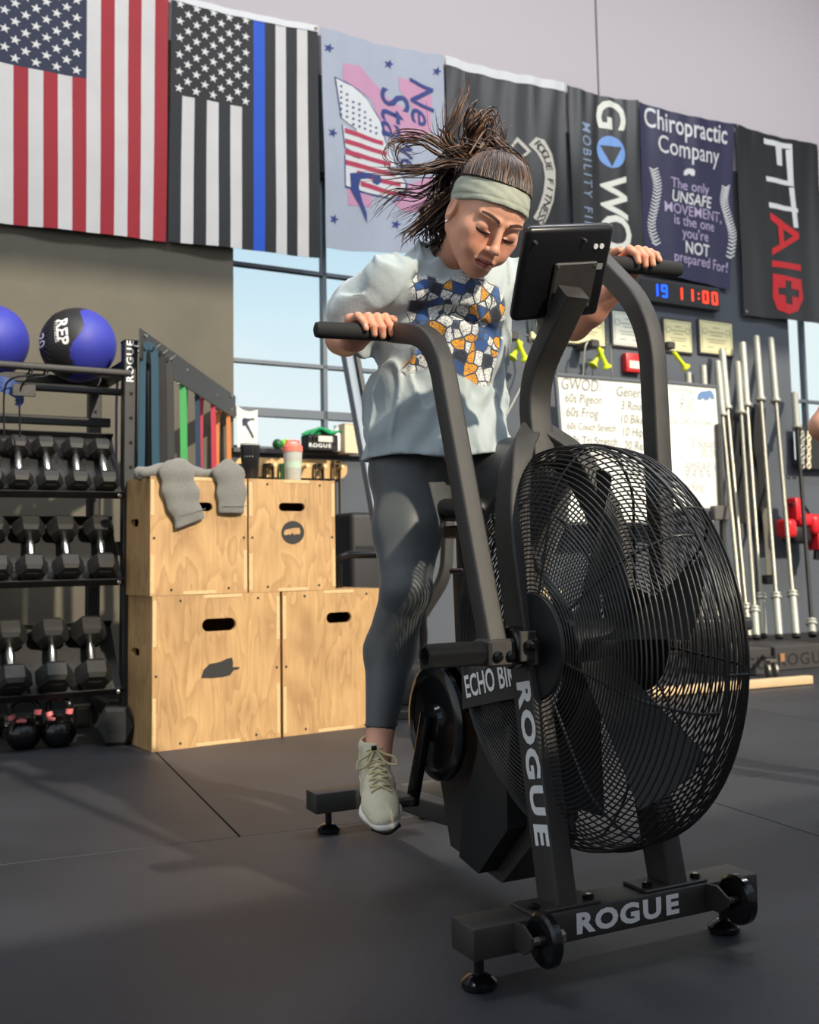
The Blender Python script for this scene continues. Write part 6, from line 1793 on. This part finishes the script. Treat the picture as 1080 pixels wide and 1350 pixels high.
def legs(F, g):
    thm = hipR * .5 + kneeR * .5
    F.cone(hipR, thm, .084 + g, .078 + g, k=.02); F.cone(thm, kneeR, .078 + g, .051 + g, k=.02)
    cf = W(514, 858, 2.50)
    F.cone(kneeR, cf, .050 + g, .054 + g, k=.02); F.cone(cf, ankR, .054 + g, .030 + g, k=.02)
    F.ball(kneeR + FD * .02, .042 + g, k=.03)
    F.cone(hipL, kneeL, .088 + g, .056 + g, k=.02); c2 = kneeL * .62 + ankL * .38 - FD * .02
    F.cone(kneeL, c2, .052 + g, .052 + g, k=.02); F.cone(c2, ankL, .052 + g, .031 + g, k=.02)
    F.cone(hipR + ZU * .02, hipL + ZU * .02, .088 + g, .088 + g, k=.04)
legs(FB, 0.0)
FB.cone(ankR, ankR + (ankR - W(514, 858, 2.50)) * .4, .030, .032, k=.01)
PB, QB = FB.mesh()
PA, QA = FR.mesh(); PC, QC = FL.mesh()
PA = smooth_mesh(PA, QA, 1, .35); PC = smooth_mesh(PC, QC, 1, .35)
loc = ((PH - HC) @ HM) / HS
x, y, z = loc[:, 0], loc[:, 1], loc[:, 2]; ax = np.abs(x)
col = np.tile(skin_c, (len(PH), 1))
def blend(col, c, w): w = np.clip(w, 0, 1)[:, None]; return col * (1 - w) + A3(s2l(c)) * w
front = y < -.055
col = blend(col, (214, 128, 108), np.exp(-(((ax - .040) / .018) ** 2 + ((z + .028) / .018) ** 2)) * .45 * front)
zl = -.0622 + .0 * x
lip = (np.abs(z + .0625) < (.0095 * np.sqrt(np.clip(1 - (ax / .0215) ** 2, 0, 1)))) & (y < -.078)
col = blend(col, (170, 88, 84), lip * .9)
col = blend(col, (96, 44, 44), (np.abs(z + .0622) < .0013) * (ax < .020) * front * .9)
zb_ = .0245 + .0045 * np.sin((ax - .012) / .040 * 2.6)
brow = np.clip(1 - np.abs(z - zb_) / (.0042 - .0016 * np.clip((ax - .03) / .02, 0, 1)), 0, 1) * (ax > .011) * (ax < .049) * front
col = blend(col, (50, 34, 27), np.clip(brow * 2.6, 0, .95))
zl_ = -.0045 - .0048 * np.sqrt(np.clip(1 - ((ax - .030) / .0150) ** 2, 0, 1))
lash = (np.abs(z - zl_) < .0017) * (np.abs(ax - .030) < .0155) * front
col = blend(col, (34, 24, 22), lash * .95)
col = blend(col, (150, 98, 80), np.exp(-(((ax - .030) / .014) ** 2 + ((z - .004) / .008) ** 2)) * .35 * front)
cB = np.tile(skin_c, (len(PB), 1)); cA = np.tile(skin_c * A3((1.04, .96, .94)), (len(PA), 1)); cC = np.tile(skin_c * A3((1.04, .96, .94)), (len(PC), 1))
bodyo = np_obj('body', [(PH - PO, QH), (PB - PO, QB), (PA - PO, QA), (PC - PO, QC)], SKIN, PR, colors=np.concatenate([col, cB, cA, cC]))
NAIL = M('nail', (226, 178, 160), .25)
for c, n_, d_ in nails:
    n_ = Vector(n_).normalized(); d_ = Vector(d_); d_ = (d_ - n_ * d_.dot(n_)).normalized(); s_ = n_.cross(d_)
    vs = []; 
    for i in range(10):
        a = 2 * pi * i / 10; vs.append(Vector(c) - Vector(PO) + s_ * .0048 * math.cos(a) + d_ * .0065 * math.sin(a) - n_ * .001 * math.cos(a) ** 2)
    vs.append(Vector(c) - Vector(PO) + n_ * .0012)
    MB().add(vs, [(i, (i + 1) % 10, 10) for i in range(10)]).build('nail', NAIL, PR, smooth=80)
# lashes
for s in (-1, 1):
    m = MB()
    for k in range(9):
        xx = s * (.019 + .0027 * k); q = (k - 4) / 4.0
        p = A3((xx, -.0862 + .010 * max(0, abs(xx) - .026) / .02 * 1.0 + .0035, -.0050 - .0042 * math.sqrt(max(0, 1 - q * q * .8))))
        m.tube([Vector(hp(*p) - PO), Vector(hp(*(p + A3((s * .0015 + s * .0012 * q, -.0045, -.0030)))) - PO), Vector(hp(*(p + A3((s * .003 + s * .002 * q, -.0085, -.0035)))) - PO)], .00055, n=4)
    m.build('eyelashes', M('lash_dark', (22, 16, 14), .5), PR)['kind'] = 'stuff'
MB().lathe([(0, .003), (.002, .0035), (.004, .002)], Vector(hp(-.077, -.004, -.036) - PO), Vector(HM @ A3((-1, -.4, 0))), 12).build('earring', CHROME, PR)

# headband
F2 = Field(HC - .15, HC + .15, .0022)
F2.ball(hp(0, .018, .028), hr((.0795, .0985, .0885)), k=0, R=HM); F2.ball(hp(0, -.048, .030), hr((.0585, .0460, .0510)), k=.02, R=HM); F2.ball(hp(0, -.02, -.012), hr((.068, .060, .08)), k=.02, R=HM)
X, Y_, Z = F2.grid(); dx, dy, dz = (X - HC[0]), (Y_ - HC[1]), (Z - HC[2])
lx = (dx * HM[0, 0] + dy * HM[1, 0] + dz * HM[2, 0]) / HS; ly = (dx * HM[0, 1] + dy * HM[1, 1] + dz * HM[2, 1]) / HS; lz = (dx * HM[0, 2] + dy * HM[1, 2] + dz * HM[2, 2]) / HS
zc = .0820 - .50 * (ly + .075)
slab = np.abs(lz - zc + .10 * np.clip(-.02 - ly, 0, 1) * 0) - (.0300 - .05 * np.clip(ly, 0, .1))
F2.d = (np.maximum(F2.d, slab * .9) + .0016 * np.exp(-(((lz - zc) + .017) / .0022) ** 2) + .0005 * np.sin(lx * 160 + (lz - zc) * 260)).astype(np.float32)
P2, Q2 = F2.mesh(); P2 = smooth_mesh(P2, Q2, 2)
hbnd = np_obj('headband', [(P2 - PO, Q2)], M('headband_grey', (158, 162, 146), .8, bump=.3, bscale=500, var=.08, vscale=60), PR)
# hair: a cap over the skull plus flying locks
HAIRD, HAIRL = M('hair_dark', (44, 30, 24), .42, var=.25, vscale=60), M('hair_light', (100, 68, 44), .42, var=.25, vscale=60)
F3 = Field(HC - .16, HC + .17, .0026)
F3.ball(hp(0, .024, .036), hr((.0765, .0945, .0865)), k=0, R=HM)
X, Y_, Z = F3.grid(); dx, dy, dz = (X - HC[0]), (Y_ - HC[1]), (Z - HC[2])
lx = (dx * HM[0, 0] + dy * HM[1, 0] + dz * HM[2, 0]) / HS; ly = (dx * HM[0, 1] + dy * HM[1, 1] + dz * HM[2, 1]) / HS; lz = (dx * HM[0, 2] + dy * HM[1, 2] + dz * HM[2, 2]) / HS
zc = .078 - .50 * (ly + .075)
face = (ly - (.012 - .0 * lz)) * -1
F3.d = np.maximum(F3.d, np.where(lz > zc, -1.0, face)).astype(np.float32)
F3.d = np.maximum(F3.d, -(lz + .075)).astype(np.float32)
F3.d = (F3.d + .0012 * np.sin(lx * 900 + 40 * np.sin(ly * 30))).astype(np.float32)
P3, Q3 = F3.mesh(); P3 = smooth_mesh(P3, Q3, 1)
np_obj('hair_cap', [(P3 - PO, Q3)], M('hair_mid', (48, 34, 26), .8, var=.3, vscale=70), PR)
def Zc(x, y, Y): return W(480 + x / 3.857, 100 + y / 3.857, Y)
G_ = [ # guide locks: points in the close view, depth, count, spread, light share, radius
 ([(560, 430), (420, 400), (300, 330), (180, 330), (150, 400), (220, 440), (330, 400)], 2.40, 12, .016, .6, .0019),
 ([(560, 450), (430, 440), (300, 470), (150, 480), (0, 485)], 2.38, 14, .012, .8, .0018),
 ([(560, 460), (400, 480), (250, 480), (130, 470), (105, 425)], 2.42, 12, .012, .5, .0020),
 ([(540, 430), (440, 330), (360, 280), (345, 130)], 2.44, 6, .010, .6, .0016),
 ([(540, 440), (430, 380), (405, 250), (402, 90)], 2.42, 7, .006, .7, .0016),
 ([(520, 430), (420, 330), (470, 200), (515, 90), (500, 15)], 2.40, 14, .010, .7, .0022),
 ([(560, 430), (530, 330), (570, 240), (620, 210), (640, 260), (600, 340), (590, 420)], 2.42, 22, .022, .7, .0026),
 ([(600, 440), (620, 330), (600, 230), (540, 200), (470, 230)], 2.44, 10, .014, .6, .0018),
 ([(560, 450), (640, 330), (700, 360), (740, 410), (800, 440), (815, 500)], 2.38, 16, .013, .7, .0022),
 ([(620, 430), (680, 330), (690, 250), (720, 230)], 2.42, 7, .014, .6, .0014),
 ([(540, 470), (420, 520), (300, 600), (190, 600), (100, 660), (45, 740)], 2.44, 12, .013, .25, .0018),
 ([(540, 480), (420, 560), (300, 650), (180, 700), (110, 740)], 2.46, 6, .010, .4, .0014),
 ([(540, 500), (440, 600), (330, 690), (260, 760), (170, 820)], 2.42, 18, .016, .2, .0022),
 ([(540, 520), (460, 640), (360, 740), (290, 800), (300, 865)], 2.42, 16, .016, .15, .0022),
 ([(540, 520), (450, 640), (300, 760), (230, 820), (220, 865)], 2.44, 14, .014, .1, .0022),
 ([(530, 540), (470, 680), (420, 800), (340, 860), (270, 870)], 2.44, 14, .012, .1, .0020),
 ([(530, 520), (450, 620), (410, 740), (430, 830), (380, 860)], 2.46, 22, .020, .05, .0030),
 ([(560, 470), (470, 540), (420, 640), (400, 760), (430, 830)], 2.46, 26, .026, .0, .0034),
 ([(620, 420), (520, 440), (430, 500), (400, 600)], 2.44, 30, .030, .1, .0034),
 ([(640, 430), (560, 400), (480, 420), (420, 470)], 2.42, 30, .028, .35, .0032),
 ([(680, 440), (620, 400), (560, 380), (500, 430)], 2.40, 20, .020, .5, .0028),
 ([(730, 460), (680, 430), (600, 430), (540, 460)], 2.36, 34, .016, .6, .0026),
 ([(815, 520), (790, 455), (720, 425), (640, 430), (580, 450)], 2.34, 60, .012, .7, .0024),
 ([(780, 500), (720, 460), (650, 450), (580, 460)], 2.31, 50, .014, .6, .0024),
 ([(700, 500), (640, 470), (580, 470), (520, 480)], 2.32, 40, .014, .4, .0026),
 ([(600, 540), (560, 510), (530, 480)], 2.33, 30, .014, .1, .0028),
 ([(520, 600), (500, 560), (510, 500), (540, 460)], 2.36, 30, .014, .0, .0030),
 ([(540, 470), (450, 560), (390, 660), (400, 760), (440, 820), (450, 850)], 2.46, 40, .030, .0, .0036),
]
rh = random.Random(12)
hd, hl = MB(), MB()
for pts, Y0, n, sp, li, rr in G_:
    n = int(n * 1.3)
    base = [Vector(Zc(x_, y_, Y0 + .02 * (i % 2))) for i, (x_, y_) in enumerate(pts)]
    for k in range(n):
        off = Vector((rh.gauss(0, 1), rh.gauss(0, .9), rh.gauss(0, 1))) * sp
        cut = rh.uniform(.72, 1.06)
        P_ = []
        for i, b in enumerate(base):
            tt = i / (len(base) - 1)
            P_.append(b + off * (.35 + .65 * tt) + Vector((rh.gauss(0, 1), rh.gauss(0, 1), rh.gauss(0, 1))) * sp * .16 - Vector(PO))
        pp = bez(P_, 7); N_ = max(4, int(len(pp) * min(1, cut))); pp = pp[:N_]
        rad = [rr * 1.15 * rh.uniform(.7, 1.3) * (1 - (i / (N_ - 1)) ** 1.6 * .88) for i in range(N_)]
        (hl if rh.random() < li else hd).tube(pp, 1, n=5, radii=rad)
for k in range(420):        # combed back over the skull to the gathered root
    th_ = math.radians(rh.uniform(-112, 112)); el = Vector((.0785, .0965, .0885))
    y0_ = -math.cos(th_) * .085; z0_ = .078 - .50 * (y0_ + .075) + .030
    a_ = Vector((math.sin(th_) * .075 / el.x, (y0_ - .024) / el.y, (z0_ - .036) / el.z)).normalized()
    b_ = Vector((rh.gauss(0, .12), .62, .78)).normalized(); P_ = []
    lift = rh.uniform(.985, 1.03)
    for i in range(12):
        tt = i / 11; q = a_.slerp(b_, tt) if a_.dot(b_) < .9999 else b_
        q = Vector((q.x * el.x, q.y * el.y + .024, q.z * el.z + .036)) * (lift + .02 * math.sin(pi * tt))
        P_.append(Vector(hp(*q)) - Vector(PO))
    (hl if rh.random() < .25 else hd).tube(P_, 1, n=5, radii=[.0024 * (1 - .3 * i / 11) for i in range(12)])
hd.build('hair_locks', HAIRD, PR, smooth=80)['kind'] = 'stuff'
hl.build('light_hair_locks', HAIRL, PR, smooth=80)['kind'] = 'stuff'
MB().tube([Vector(q - PO) for q in (W(562, 325, 2.46), W(566, 338, 2.455), W(571, 352, 2.47))], .0035, n=6).build('necklace_cord', RUBBER, PR)

# leggings
F4 = Field(lo, A3((hi[0], hi[1], 1.13)), .0042); legs(F4, .0038)
F4.cone(W(576, 596, 2.62), spB, .116, .100, k=.03, flat=(FD, .76))
X, Y_, Z = F4.grid()
F4.d = (F4.d + .0010 * sins(X, Y_, Z * .6, 3, 7, 30, 90)).astype(np.float32)
ad = (ankR - W(514, 858, 2.50)); ad /= np.linalg.norm(ad); ce = ankR + ad * .004
near = (np.abs(X - ce[0]) < .1) & (Z < ce[2] + .05) & (X < ce[0] + .1)
F4.d = np.where(near, np.maximum(F4.d, (X - ce[0]) * ad[0] + (Y_ - ce[1]) * ad[1] + (Z - ce[2]) * ad[2]), F4.d).astype(np.float32)
P4, Q4 = F4.mesh(); P4 = smooth_mesh(P4, Q4, 2)
LEG = M('leggings_grey', (74, 78, 78), .5, bump=.1, bscale=600, sheen=.25)
lg = np_obj('leggings', [(P4 - PO, Q4)], LEG, PR)
MB().tube([Vector(ankR + ad * -.012 - PO) + Vector((.0375 * math.cos(a), .0375 * math.sin(a), 0)) for a in [2 * pi * i / 24 for i in range(24)]], .0012, n=5, closed=True).build('hem_stitch', M('hem_dark', (44, 48, 50), .6), lg)

# t-shirt
def tee():
    lo = A3((W(425, 400, 2.4)[0], 2.22, .92)); hi = A3((W(765, 400, 2.5)[0], 2.86, 1.50))
    F = Field(lo, hi, .0040)
    c1, c2, c3, c4 = W(602, 392, 2.53), W(585, 470, 2.58), W(572, 548, 2.61), W(582, 625, 2.62)
    F.cone(c1, c2, .150, .156, k=.03, flat=(FD, .72)); F.cone(c2, c3, .158, .170, k=.03, flat=(FD, .78)); F.cone(c3, c4, .172, .204, k=.03, flat=(FD, .95))
    F.cone(shR + A3((.02, 0, -.005)), shL - A3((.02, 0, .005)), .054, .054, k=.045); F.cone(nk2 - ZU * .0, nk - ZU * .01, .085, .070, k=.03)
    eR = elR * .80 + shR * .20; eL = elL * .66 + shL * .34
    F.cone(shR, eR, .056, .082, k=.035); F.cone(shL, eL, .056, .078, k=.035)
    X, Y, Z = F.grid()
    hz0 = W(530, 604, 2.5)[2]
    # folds: soft diagonal ridges that swing with the movement, finer cloth ripple
    u = (X - c2[0]) * LD[0] + (Y - c2[1]) * LD[1]; zz = Z - c2[2]
    w = .0050 * np.sin(62 * u + 34 * zz + 1.6 * np.sin(9 * zz)) * np.clip((1.32 - Z) * 4, 0, 1) + .0030 * np.sin(95 * u - 60 * zz + 2 * np.sin(11 * u))
    w = w + .0040 * sins(X, Y, Z, 8, 8, 25, 70)
    q_ = sins(X, Y, Z * .45, 21, 5, 40, 85); w = w - .0095 * np.exp(-(q_ / .30) ** 2) * (.35 + .65 * np.clip((Z - hz0) * 5, 0, 1))
    F.d = (F.d + w).astype(np.float32)
    fr = FD * .12
    F.chain([W(512, 425, 2.44), W(560, 405, 2.42), W(610, 412, 2.44), W(655, 442, 2.50)], [.010, .014, .014, .008], k=.022, op='sub')
    F.chain([W(515, 398, 2.45), W(560, 383, 2.425), W(612, 388, 2.445), W(650, 412, 2.50)], [.010, .016, .016, .010], k=.03)
    # hem cut, sleeve cuts, neck opening, and the hollow inside near the openings
    hz_ = W(530, 604, 2.5)[2] + .0
    hem = (hz_ + .10 * np.clip(u - .04, 0, 1) + .006 * np.sin(30 * u)) - Z
    def plane(e, s):
        d = (e - s); d = d / np.linalg.norm(d); c = e + d * .012
        q = (X - c[0]) * d[0] + (Y - c[1]) * d[1] + (Z - c[2]) * d[2]
        r_ = np.sqrt((X - c[0]) ** 2 + (Y - c[1]) ** 2 + (Z - c[2]) ** 2)
        return np.where(r_ < .125, q, -1.0)
    F.d = np.maximum(F.d, hem).astype(np.float32)
    F.cone(c4, c3 + (c4 - c3) * .45, .184, .166, k=.01, op='sub', flat=(FD, .92))
    for e, s in ((eR, shR), (eL, shL)):
        F.d = np.maximum(F.d, plane(e, s)).astype(np.float32)
        d = (e - s) / np.linalg.norm(e - s)
        F.cone(e - d * .055, e + d * .06, .060, .072, k=.01, op='sub')
    F.cone(nk + A3((0, 0, -.002)), nk + (nk - nk2) * 1.2 + A3(FD) * .02, .058, .085, k=.012, op='sub')
    return F.mesh(), c2
(P5, Q5), cT = tee(); P5 = smooth_mesh(P5, Q5, 2, .45)
uu = (P5 - cT) @ LD; ff = (P5 - cT) @ FD; zz = P5[:, 2] - cT[2]
# region of the chest print
c0 = A3(W(608, 432, 2.45)); u0 = (c0 - cT) @ LD; z0_ = c0[2] - cT[2]
msk = 1 - np.clip((np.maximum(np.abs((uu - u0) / .118), np.abs((zz - z0_ + .12 * (uu - u0)) / .118)) ** 1 + .10 * np.sin(38 * uu + 31 * zz) - .92) * 14, 0, 1)
msk = msk * (ff > .02)
tcol = np.stack([msk, msk, msk], 1)
def tee_mat():
    m = bpy.data.materials.new('tshirt_cotton'); m.use_nodes = True; t = m.node_tree; b = t.nodes['Principled BSDF']
    at_ = t.nodes.new('ShaderNodeAttribute'); at_.attribute_name = 'Col'
    tc = t.nodes.new('ShaderNodeTexCoord')
    v = t.nodes.new('ShaderNodeTexVoronoi'); v.inputs['Scale'].default_value = 36
    ve = t.nodes.new('ShaderNodeTexVoronoi'); ve.feature = 'DISTANCE_TO_EDGE'; ve.inputs['Scale'].default_value = 36
    v2 = t.nodes.new('ShaderNodeTexVoronoi'); v2.feature = 'DISTANCE_TO_EDGE'; v2.inputs['Scale'].default_value = 120
    nz = t.nodes.new('ShaderNodeTexNoise'); nz.inputs['Scale'].default_value = 14; nz.inputs['Detail'].default_value = 2
    mpn = t.nodes.new('ShaderNodeVectorMath'); mpn.operation = 'SCALE'; mpn.inputs[3].default_value = .02
    t.links.new(tc.outputs['Object'], nz.inputs['Vector']); t.links.new(nz.outputs['Color'], mpn.inputs[0])
    ad_ = t.nodes.new('ShaderNodeVectorMath'); t.links.new(tc.outputs['Object'], ad_.inputs[0]); t.links.new(mpn.outputs[0], ad_.inputs[1])
    for q in (v, ve, v2): t.links.new(ad_.outputs[0], q.inputs['Vector'])
    sp = t.nodes.new('ShaderNodeSeparateColor'); t.links.new(v.outputs['Color'], sp.inputs[0])
    r = t.nodes.new('ShaderNodeValToRGB'); r.color_ramp.interpolation = 'CONSTANT'
    cs = [(0, (222, 224, 220)), (.30, (42, 84, 146)), (.48, (226, 226, 222)), (.62, (232, 158, 42)), (.76, (40, 44, 54)), (.84, (215, 220, 222)), (.92, (58, 104, 168))]
    e = r.color_ramp.elements; e[0].position = 0; e[0].color = s2l(cs[0][1]) + (1,); e[1].position = cs[1][0]; e[1].color = s2l(cs[1][1]) + (1,)
    for p_, c_ in cs[2:]: x_ = e.new(p_); x_.color = s2l(c_) + (1,)
    t.links.new(sp.outputs[0], r.inputs[0])
    def line(node, th):
        l = t.nodes.new('ShaderNodeMath'); l.operation = 'LESS_THAN'; l.inputs[1].default_value = th; t.links.new(node.outputs['Distance'], l.inputs[0]); return l
    l1, l2 = line(ve, .06), line(v2, .035)
    mxl = t.nodes.new('ShaderNodeMath'); mxl.operation = 'MAXIMUM'; t.links.new(l1.outputs[0], mxl.inputs[0]); t.links.new(l2.outputs[0], mxl.inputs[1])
    m1 = t.nodes.new('ShaderNodeMixRGB'); m1.inputs[2].default_value = s2l((62, 72, 88)) + (1,); t.links.new(r.outputs[0], m1.inputs[1]); t.links.new(mxl.outputs[0], m1.inputs[0])
    m2 = t.nodes.new('ShaderNodeMixRGB'); m2.inputs[1].default_value = s2l((176, 188, 190)) + (1,); t.links.new(m1.outputs[0], m2.inputs[2]); t.links.new(at_.outputs['Fac'], m2.inputs[0])
    t.links.new(m2.outputs[0], b.inputs['Base Color']); b.inputs['Roughness'].default_value = .85; b.inputs['Sheen Weight'].default_value = .2
    nb = t.nodes.new('ShaderNodeTexNoise'); nb.inputs['Scale'].default_value = 45; nb.inputs['Detail'].default_value = 5; t.links.new(tc.outputs['Object'], nb.inputs['Vector'])
    bp = t.nodes.new('ShaderNodeBump'); bp.inputs['Strength'].default_value = .35; bp.inputs['Distance'].default_value = .006; t.links.new(nb.outputs['Fac'], bp.inputs['Height']); t.links.new(bp.outputs[0], b.inputs['Normal'])
    return m
tee_o = np_obj('tshirt', [(P5 - PO, Q5)], tee_mat(), PR, colors=tcol)
pr = [W(548, 492, 2.425), W(560, 478, 2.42), W(568, 500, 2.42)]

# shoes
SHC, SHW, SHD = M('shoe_cream', (206, 198, 170), .7, bump=.35, bscale=260), M('shoe_sole_white', (226, 222, 208), .5), M('shoe_black', (26, 26, 26), .5)
def shoe(H, T, up, name_root):
    """H heel bottom, T toe tip, all as world points"""
    yv = (T - H) / np.linalg.norm(T - H); xv = np.cross(yv, up); xv /= np.linalg.norm(xv); zv = np.cross(xv, yv)
    Rm = np.stack([xv, yv, zv], 1); sc = np.linalg.norm(T - H) / .250
    L_ = lambda x, y, z: H + Rm @ (A3((x, y, z)) * sc)
    Fs = Field(H + Rm @ A3((0, .12, .05)) - .18, H + Rm @ A3((0, .12, .05)) + .18, .0024)
    Fs.cone(L_(0, .034, .052), L_(0, .038, .108), .032 * sc, .034 * sc, k=.01); Fs.cone(L_(0, .045, .060), L_(0, .118, .052), .034 * sc, .033 * sc, k=.02)
    Fs.cone(L_(0, .045, .104), L_(0, .120, .056), .027 * sc, .026 * sc, k=.02)
    Fs.cone(L_(.002, .118, .046), L_(.004, .172, .034), .036 * sc, .037 * sc, k=.02, flat=(zv, .8)); Fs.cone(L_(.004, .172, .033), L_(.002, .214, .028), .037 * sc, .028 * sc, k=.02, flat=(zv, .75))
    Fs.cone(L_(0, .030, .03), L_(.003, .20, .022), .030 * sc, .032 * sc, k=.02, flat=(zv, .7))
    X, Y, Z = Fs.grid(); Fs.d = (Fs.d + .0007 * sins(X, Y, Z, 4, 6, 90, 200)).astype(np.float32)
    Fs.cone(L_(0, .040, .100), L_(0, .034, .150), .0245 * sc, .028 * sc, k=.004, op='sub')
    Pu, Qu = Fs.mesh(); Pu = smooth_mesh(Pu, Qu, 1)
    up_o = np_obj('shoe', [(Pu - PO, Qu)], SHC, PR)
    F6 = Field(H + Rm @ A3((0, .12, .02)) - .17, H + Rm @ A3((0, .12, .02)) + .17, .0024)
    F6.cone(L_(0, .028, .018), L_(.001, .085, .014), .037 * sc, .033 * sc, k=.02, flat=(zv, .50)); F6.cone(L_(.001, .085, .014), L_(.004, .170, .016), .033 * sc, .0435 * sc, k=.02, flat=(zv, .42)); F6.cone(L_(.004, .170, .016), L_(.002, .216, .020), .0435 * sc, .034 * sc, k=.02, flat=(zv, .45))
    Pq, Qq = F6.mesh(); np_obj('sole', [(Pq - PO, Qq)], SHW, up_o)
    V = lambda x, y, z: Vector(L_(x, y, z) - PO)
    ns = lambda q: tuple(np.clip(((q - Fs.lo) / Fs.h).astype(int), 0, Fs.n - 1))
    def on(x, y):
        z = .17
        while z > 0 and Fs.d[ns(L_(x, y, z))] > .0012: z -= .001
        return V(x, y, z + .0012)
    for k in range(6):
        y = .072 + .016 * k; w = .019 + .0010 * k
        for s in (-1, 1): MB().tube(bez([on(-s * w, y), on(-s * w * .5, y + .004), on(0, y + .008), on(s * w * .5, y + .012), on(s * w, y + .016)], 4), .0026, n=6).build('lace', M('lace_cream', (196, 184, 140), .6), up_o)
    for k in range(0):
        y = .088 + .017 * k; z = .103 - .0125 * k; w = .021 + .0012 * k
        for s in (-1, 1): MB().tube(bez([V(-s * w, y, z - .014), V(-s * w * .4, y + .004, z - .001), V(s * w * .4, y + .012, z - .005), V(s * w, y + .018, z - .024)], 4), .0026, n=6).build('lace', M('lace_cream', (214, 204, 160), .6), up_o)
    for s in (-1, 1): MB().tube(bez([on(0, .075), V(s * .02, .088, .114), V(s * .042, .098, .108), V(s * .046, .112, .096), V(s * .022, .104, .100), on(0, .077)], 5), .0027, n=6).build('lace_loop', M('lace_cream', (214, 204, 160), .6), up_o)
    MB().box((0, 0, 0), (.012, .004, .024), rot=Matrix(Rm), bev=.001).build('tongue_tag', SHD, up_o).location = V(.002, .080, .120)
    MB().tube(bez([V(-.03, .225, .012), V(0, .247, .012), V(.03, .225, .012)], 6), 1, sec=rrect(.010, .012, .003), side=tuple(zv)).build('toe_bumper', SHD, up_o)
    MB().tube(bez([V(-.034, .02, .03), V(-.038, .005, .04), V(-.02, -.006, .05)], 5), .004, n=8).build('heel_clip', GREYM, up_o)
shoe(W(492, 1024, 2.50), W(511, 1104, 2.285), ZU * .9 - A3((0, 1, 0)) * .5, 'r')
shoe(B3(.195, .62, .555), B3(.195, .385, .565), ZU, 'l')

# ------------------------------------------------------------------ second person, only an elbow inside the right edge
eb = A3(at(1070, 563, 3.1)); o2 = Vector((eb[0] + .44, eb[1] + .10, 0))
P2R = thing('person', 'bystander outside the right edge, only a bare bent elbow showing', 'person', Matrix.Translation(o2))
oo = A3(o2); D = lambda x, y, z: oo + A3((x, y, z))
F7 = Field(D(-.52, -.35, -.01), D(.36, .3, 1.80), .010)
F7.cone(D(0, 0, 1.38), D(0, 0, 1.05), .15, .13, k=.03, flat=((0, 1, 0), .65)); F7.cone(D(0, 0, 1.05), D(0, 0, .92), .13, .15, k=.03, flat=((0, 1, 0), .7))
for s in (-1, 1):
    F7.chain([D(s * .09, 0, .90), D(s * .10, -.01, .48), D(s * .11, .02, .09)], [.085, .055, .035], k=.02); F7.cone(D(s * .11, .03, .04), D(s * .12, -.15, .03), .035, .03, k=.02)
F7.cone(D(-.17, 0, 1.40), D(.17, 0, 1.40), .055, .055, k=.04); F7.cone(D(0, 0, 1.40), D(0, -.01, 1.56), .05, .05, k=.02); F7.ball(D(0, -.02, 1.65), (.078, .095, .115), k=.02); F7.ball(D(0, -.115, 1.64), (.012, .015, .018), k=.01)
e7 = eb + A3((.035, 0, .0))
F7.chain([D(-.18, 0, 1.39), e7, D(-.17, -.10, .98)], [.048, .040, .028], k=.015); F7.chain([D(.18, 0, 1.39), D(.25, .05, 1.1), D(.25, -.08, .85)], [.048, .040, .028], k=.015)
for k in range(4): F7.chain([D(-.14 + .01 * k, -.12, 1.00), D(-.09 + .01 * k, -.14 + .012 * k, .95), D(-.05, -.13 + .015 * k, .92)], [.012, .012, .011], k=.008); F7.chain([D(.25, -.08, .85), D(.245, -.10 + .02 * k, .78), D(.24, -.09 + .02 * k, .72)], [.014, .011, .010], k=.008)
P7, Q7 = F7.mesh(); np_obj('body', [(P7 - oo, Q7)], SKIN, P2R, colors=np.tile(skin_c * .9, (len(P7), 1)))
F8 = Field(D(-.42, -.25, .90), D(.3, .25, 1.50), .010)
F8.cone(D(0, 0, 1.38), D(0, 0, .98), .165, .155, k=.03, flat=((0, 1, 0), .68)); F8.cone(D(-.17, 0, 1.40), D(.17, 0, 1.40), .062, .062, k=.04)
F8.cone(D(-.18, 0, 1.39), D(-.18, 0, 1.39) * .65 + e7 * .35, .055, .055, k=.02); F8.cone(D(.18, 0, 1.39), D(.215, .02, 1.25), .058, .06, k=.02)
P8, Q8 = F8.mesh(); np_obj('tshirt', [(P8 - oo, Q8)], M('tee_dark', (40, 42, 48), .8), P2R)
F9 = Field(D(-.3, -.25, .40), D(.3, .25, 1.0), .010)
F9.cone(D(0, 0, .96), D(0, 0, .90), .150, .158, k=.03, flat=((0, 1, 0), .75))
for s in (-1, 1): F9.cone(D(s * .09, 0, .88), D(s * .10, 0, .55), .098, .085, k=.02)
P9, Q9 = F9.mesh(); np_obj('shorts', [(P9 - oo, Q9)], M('shorts_dark', (30, 30, 32), .8), P2R)
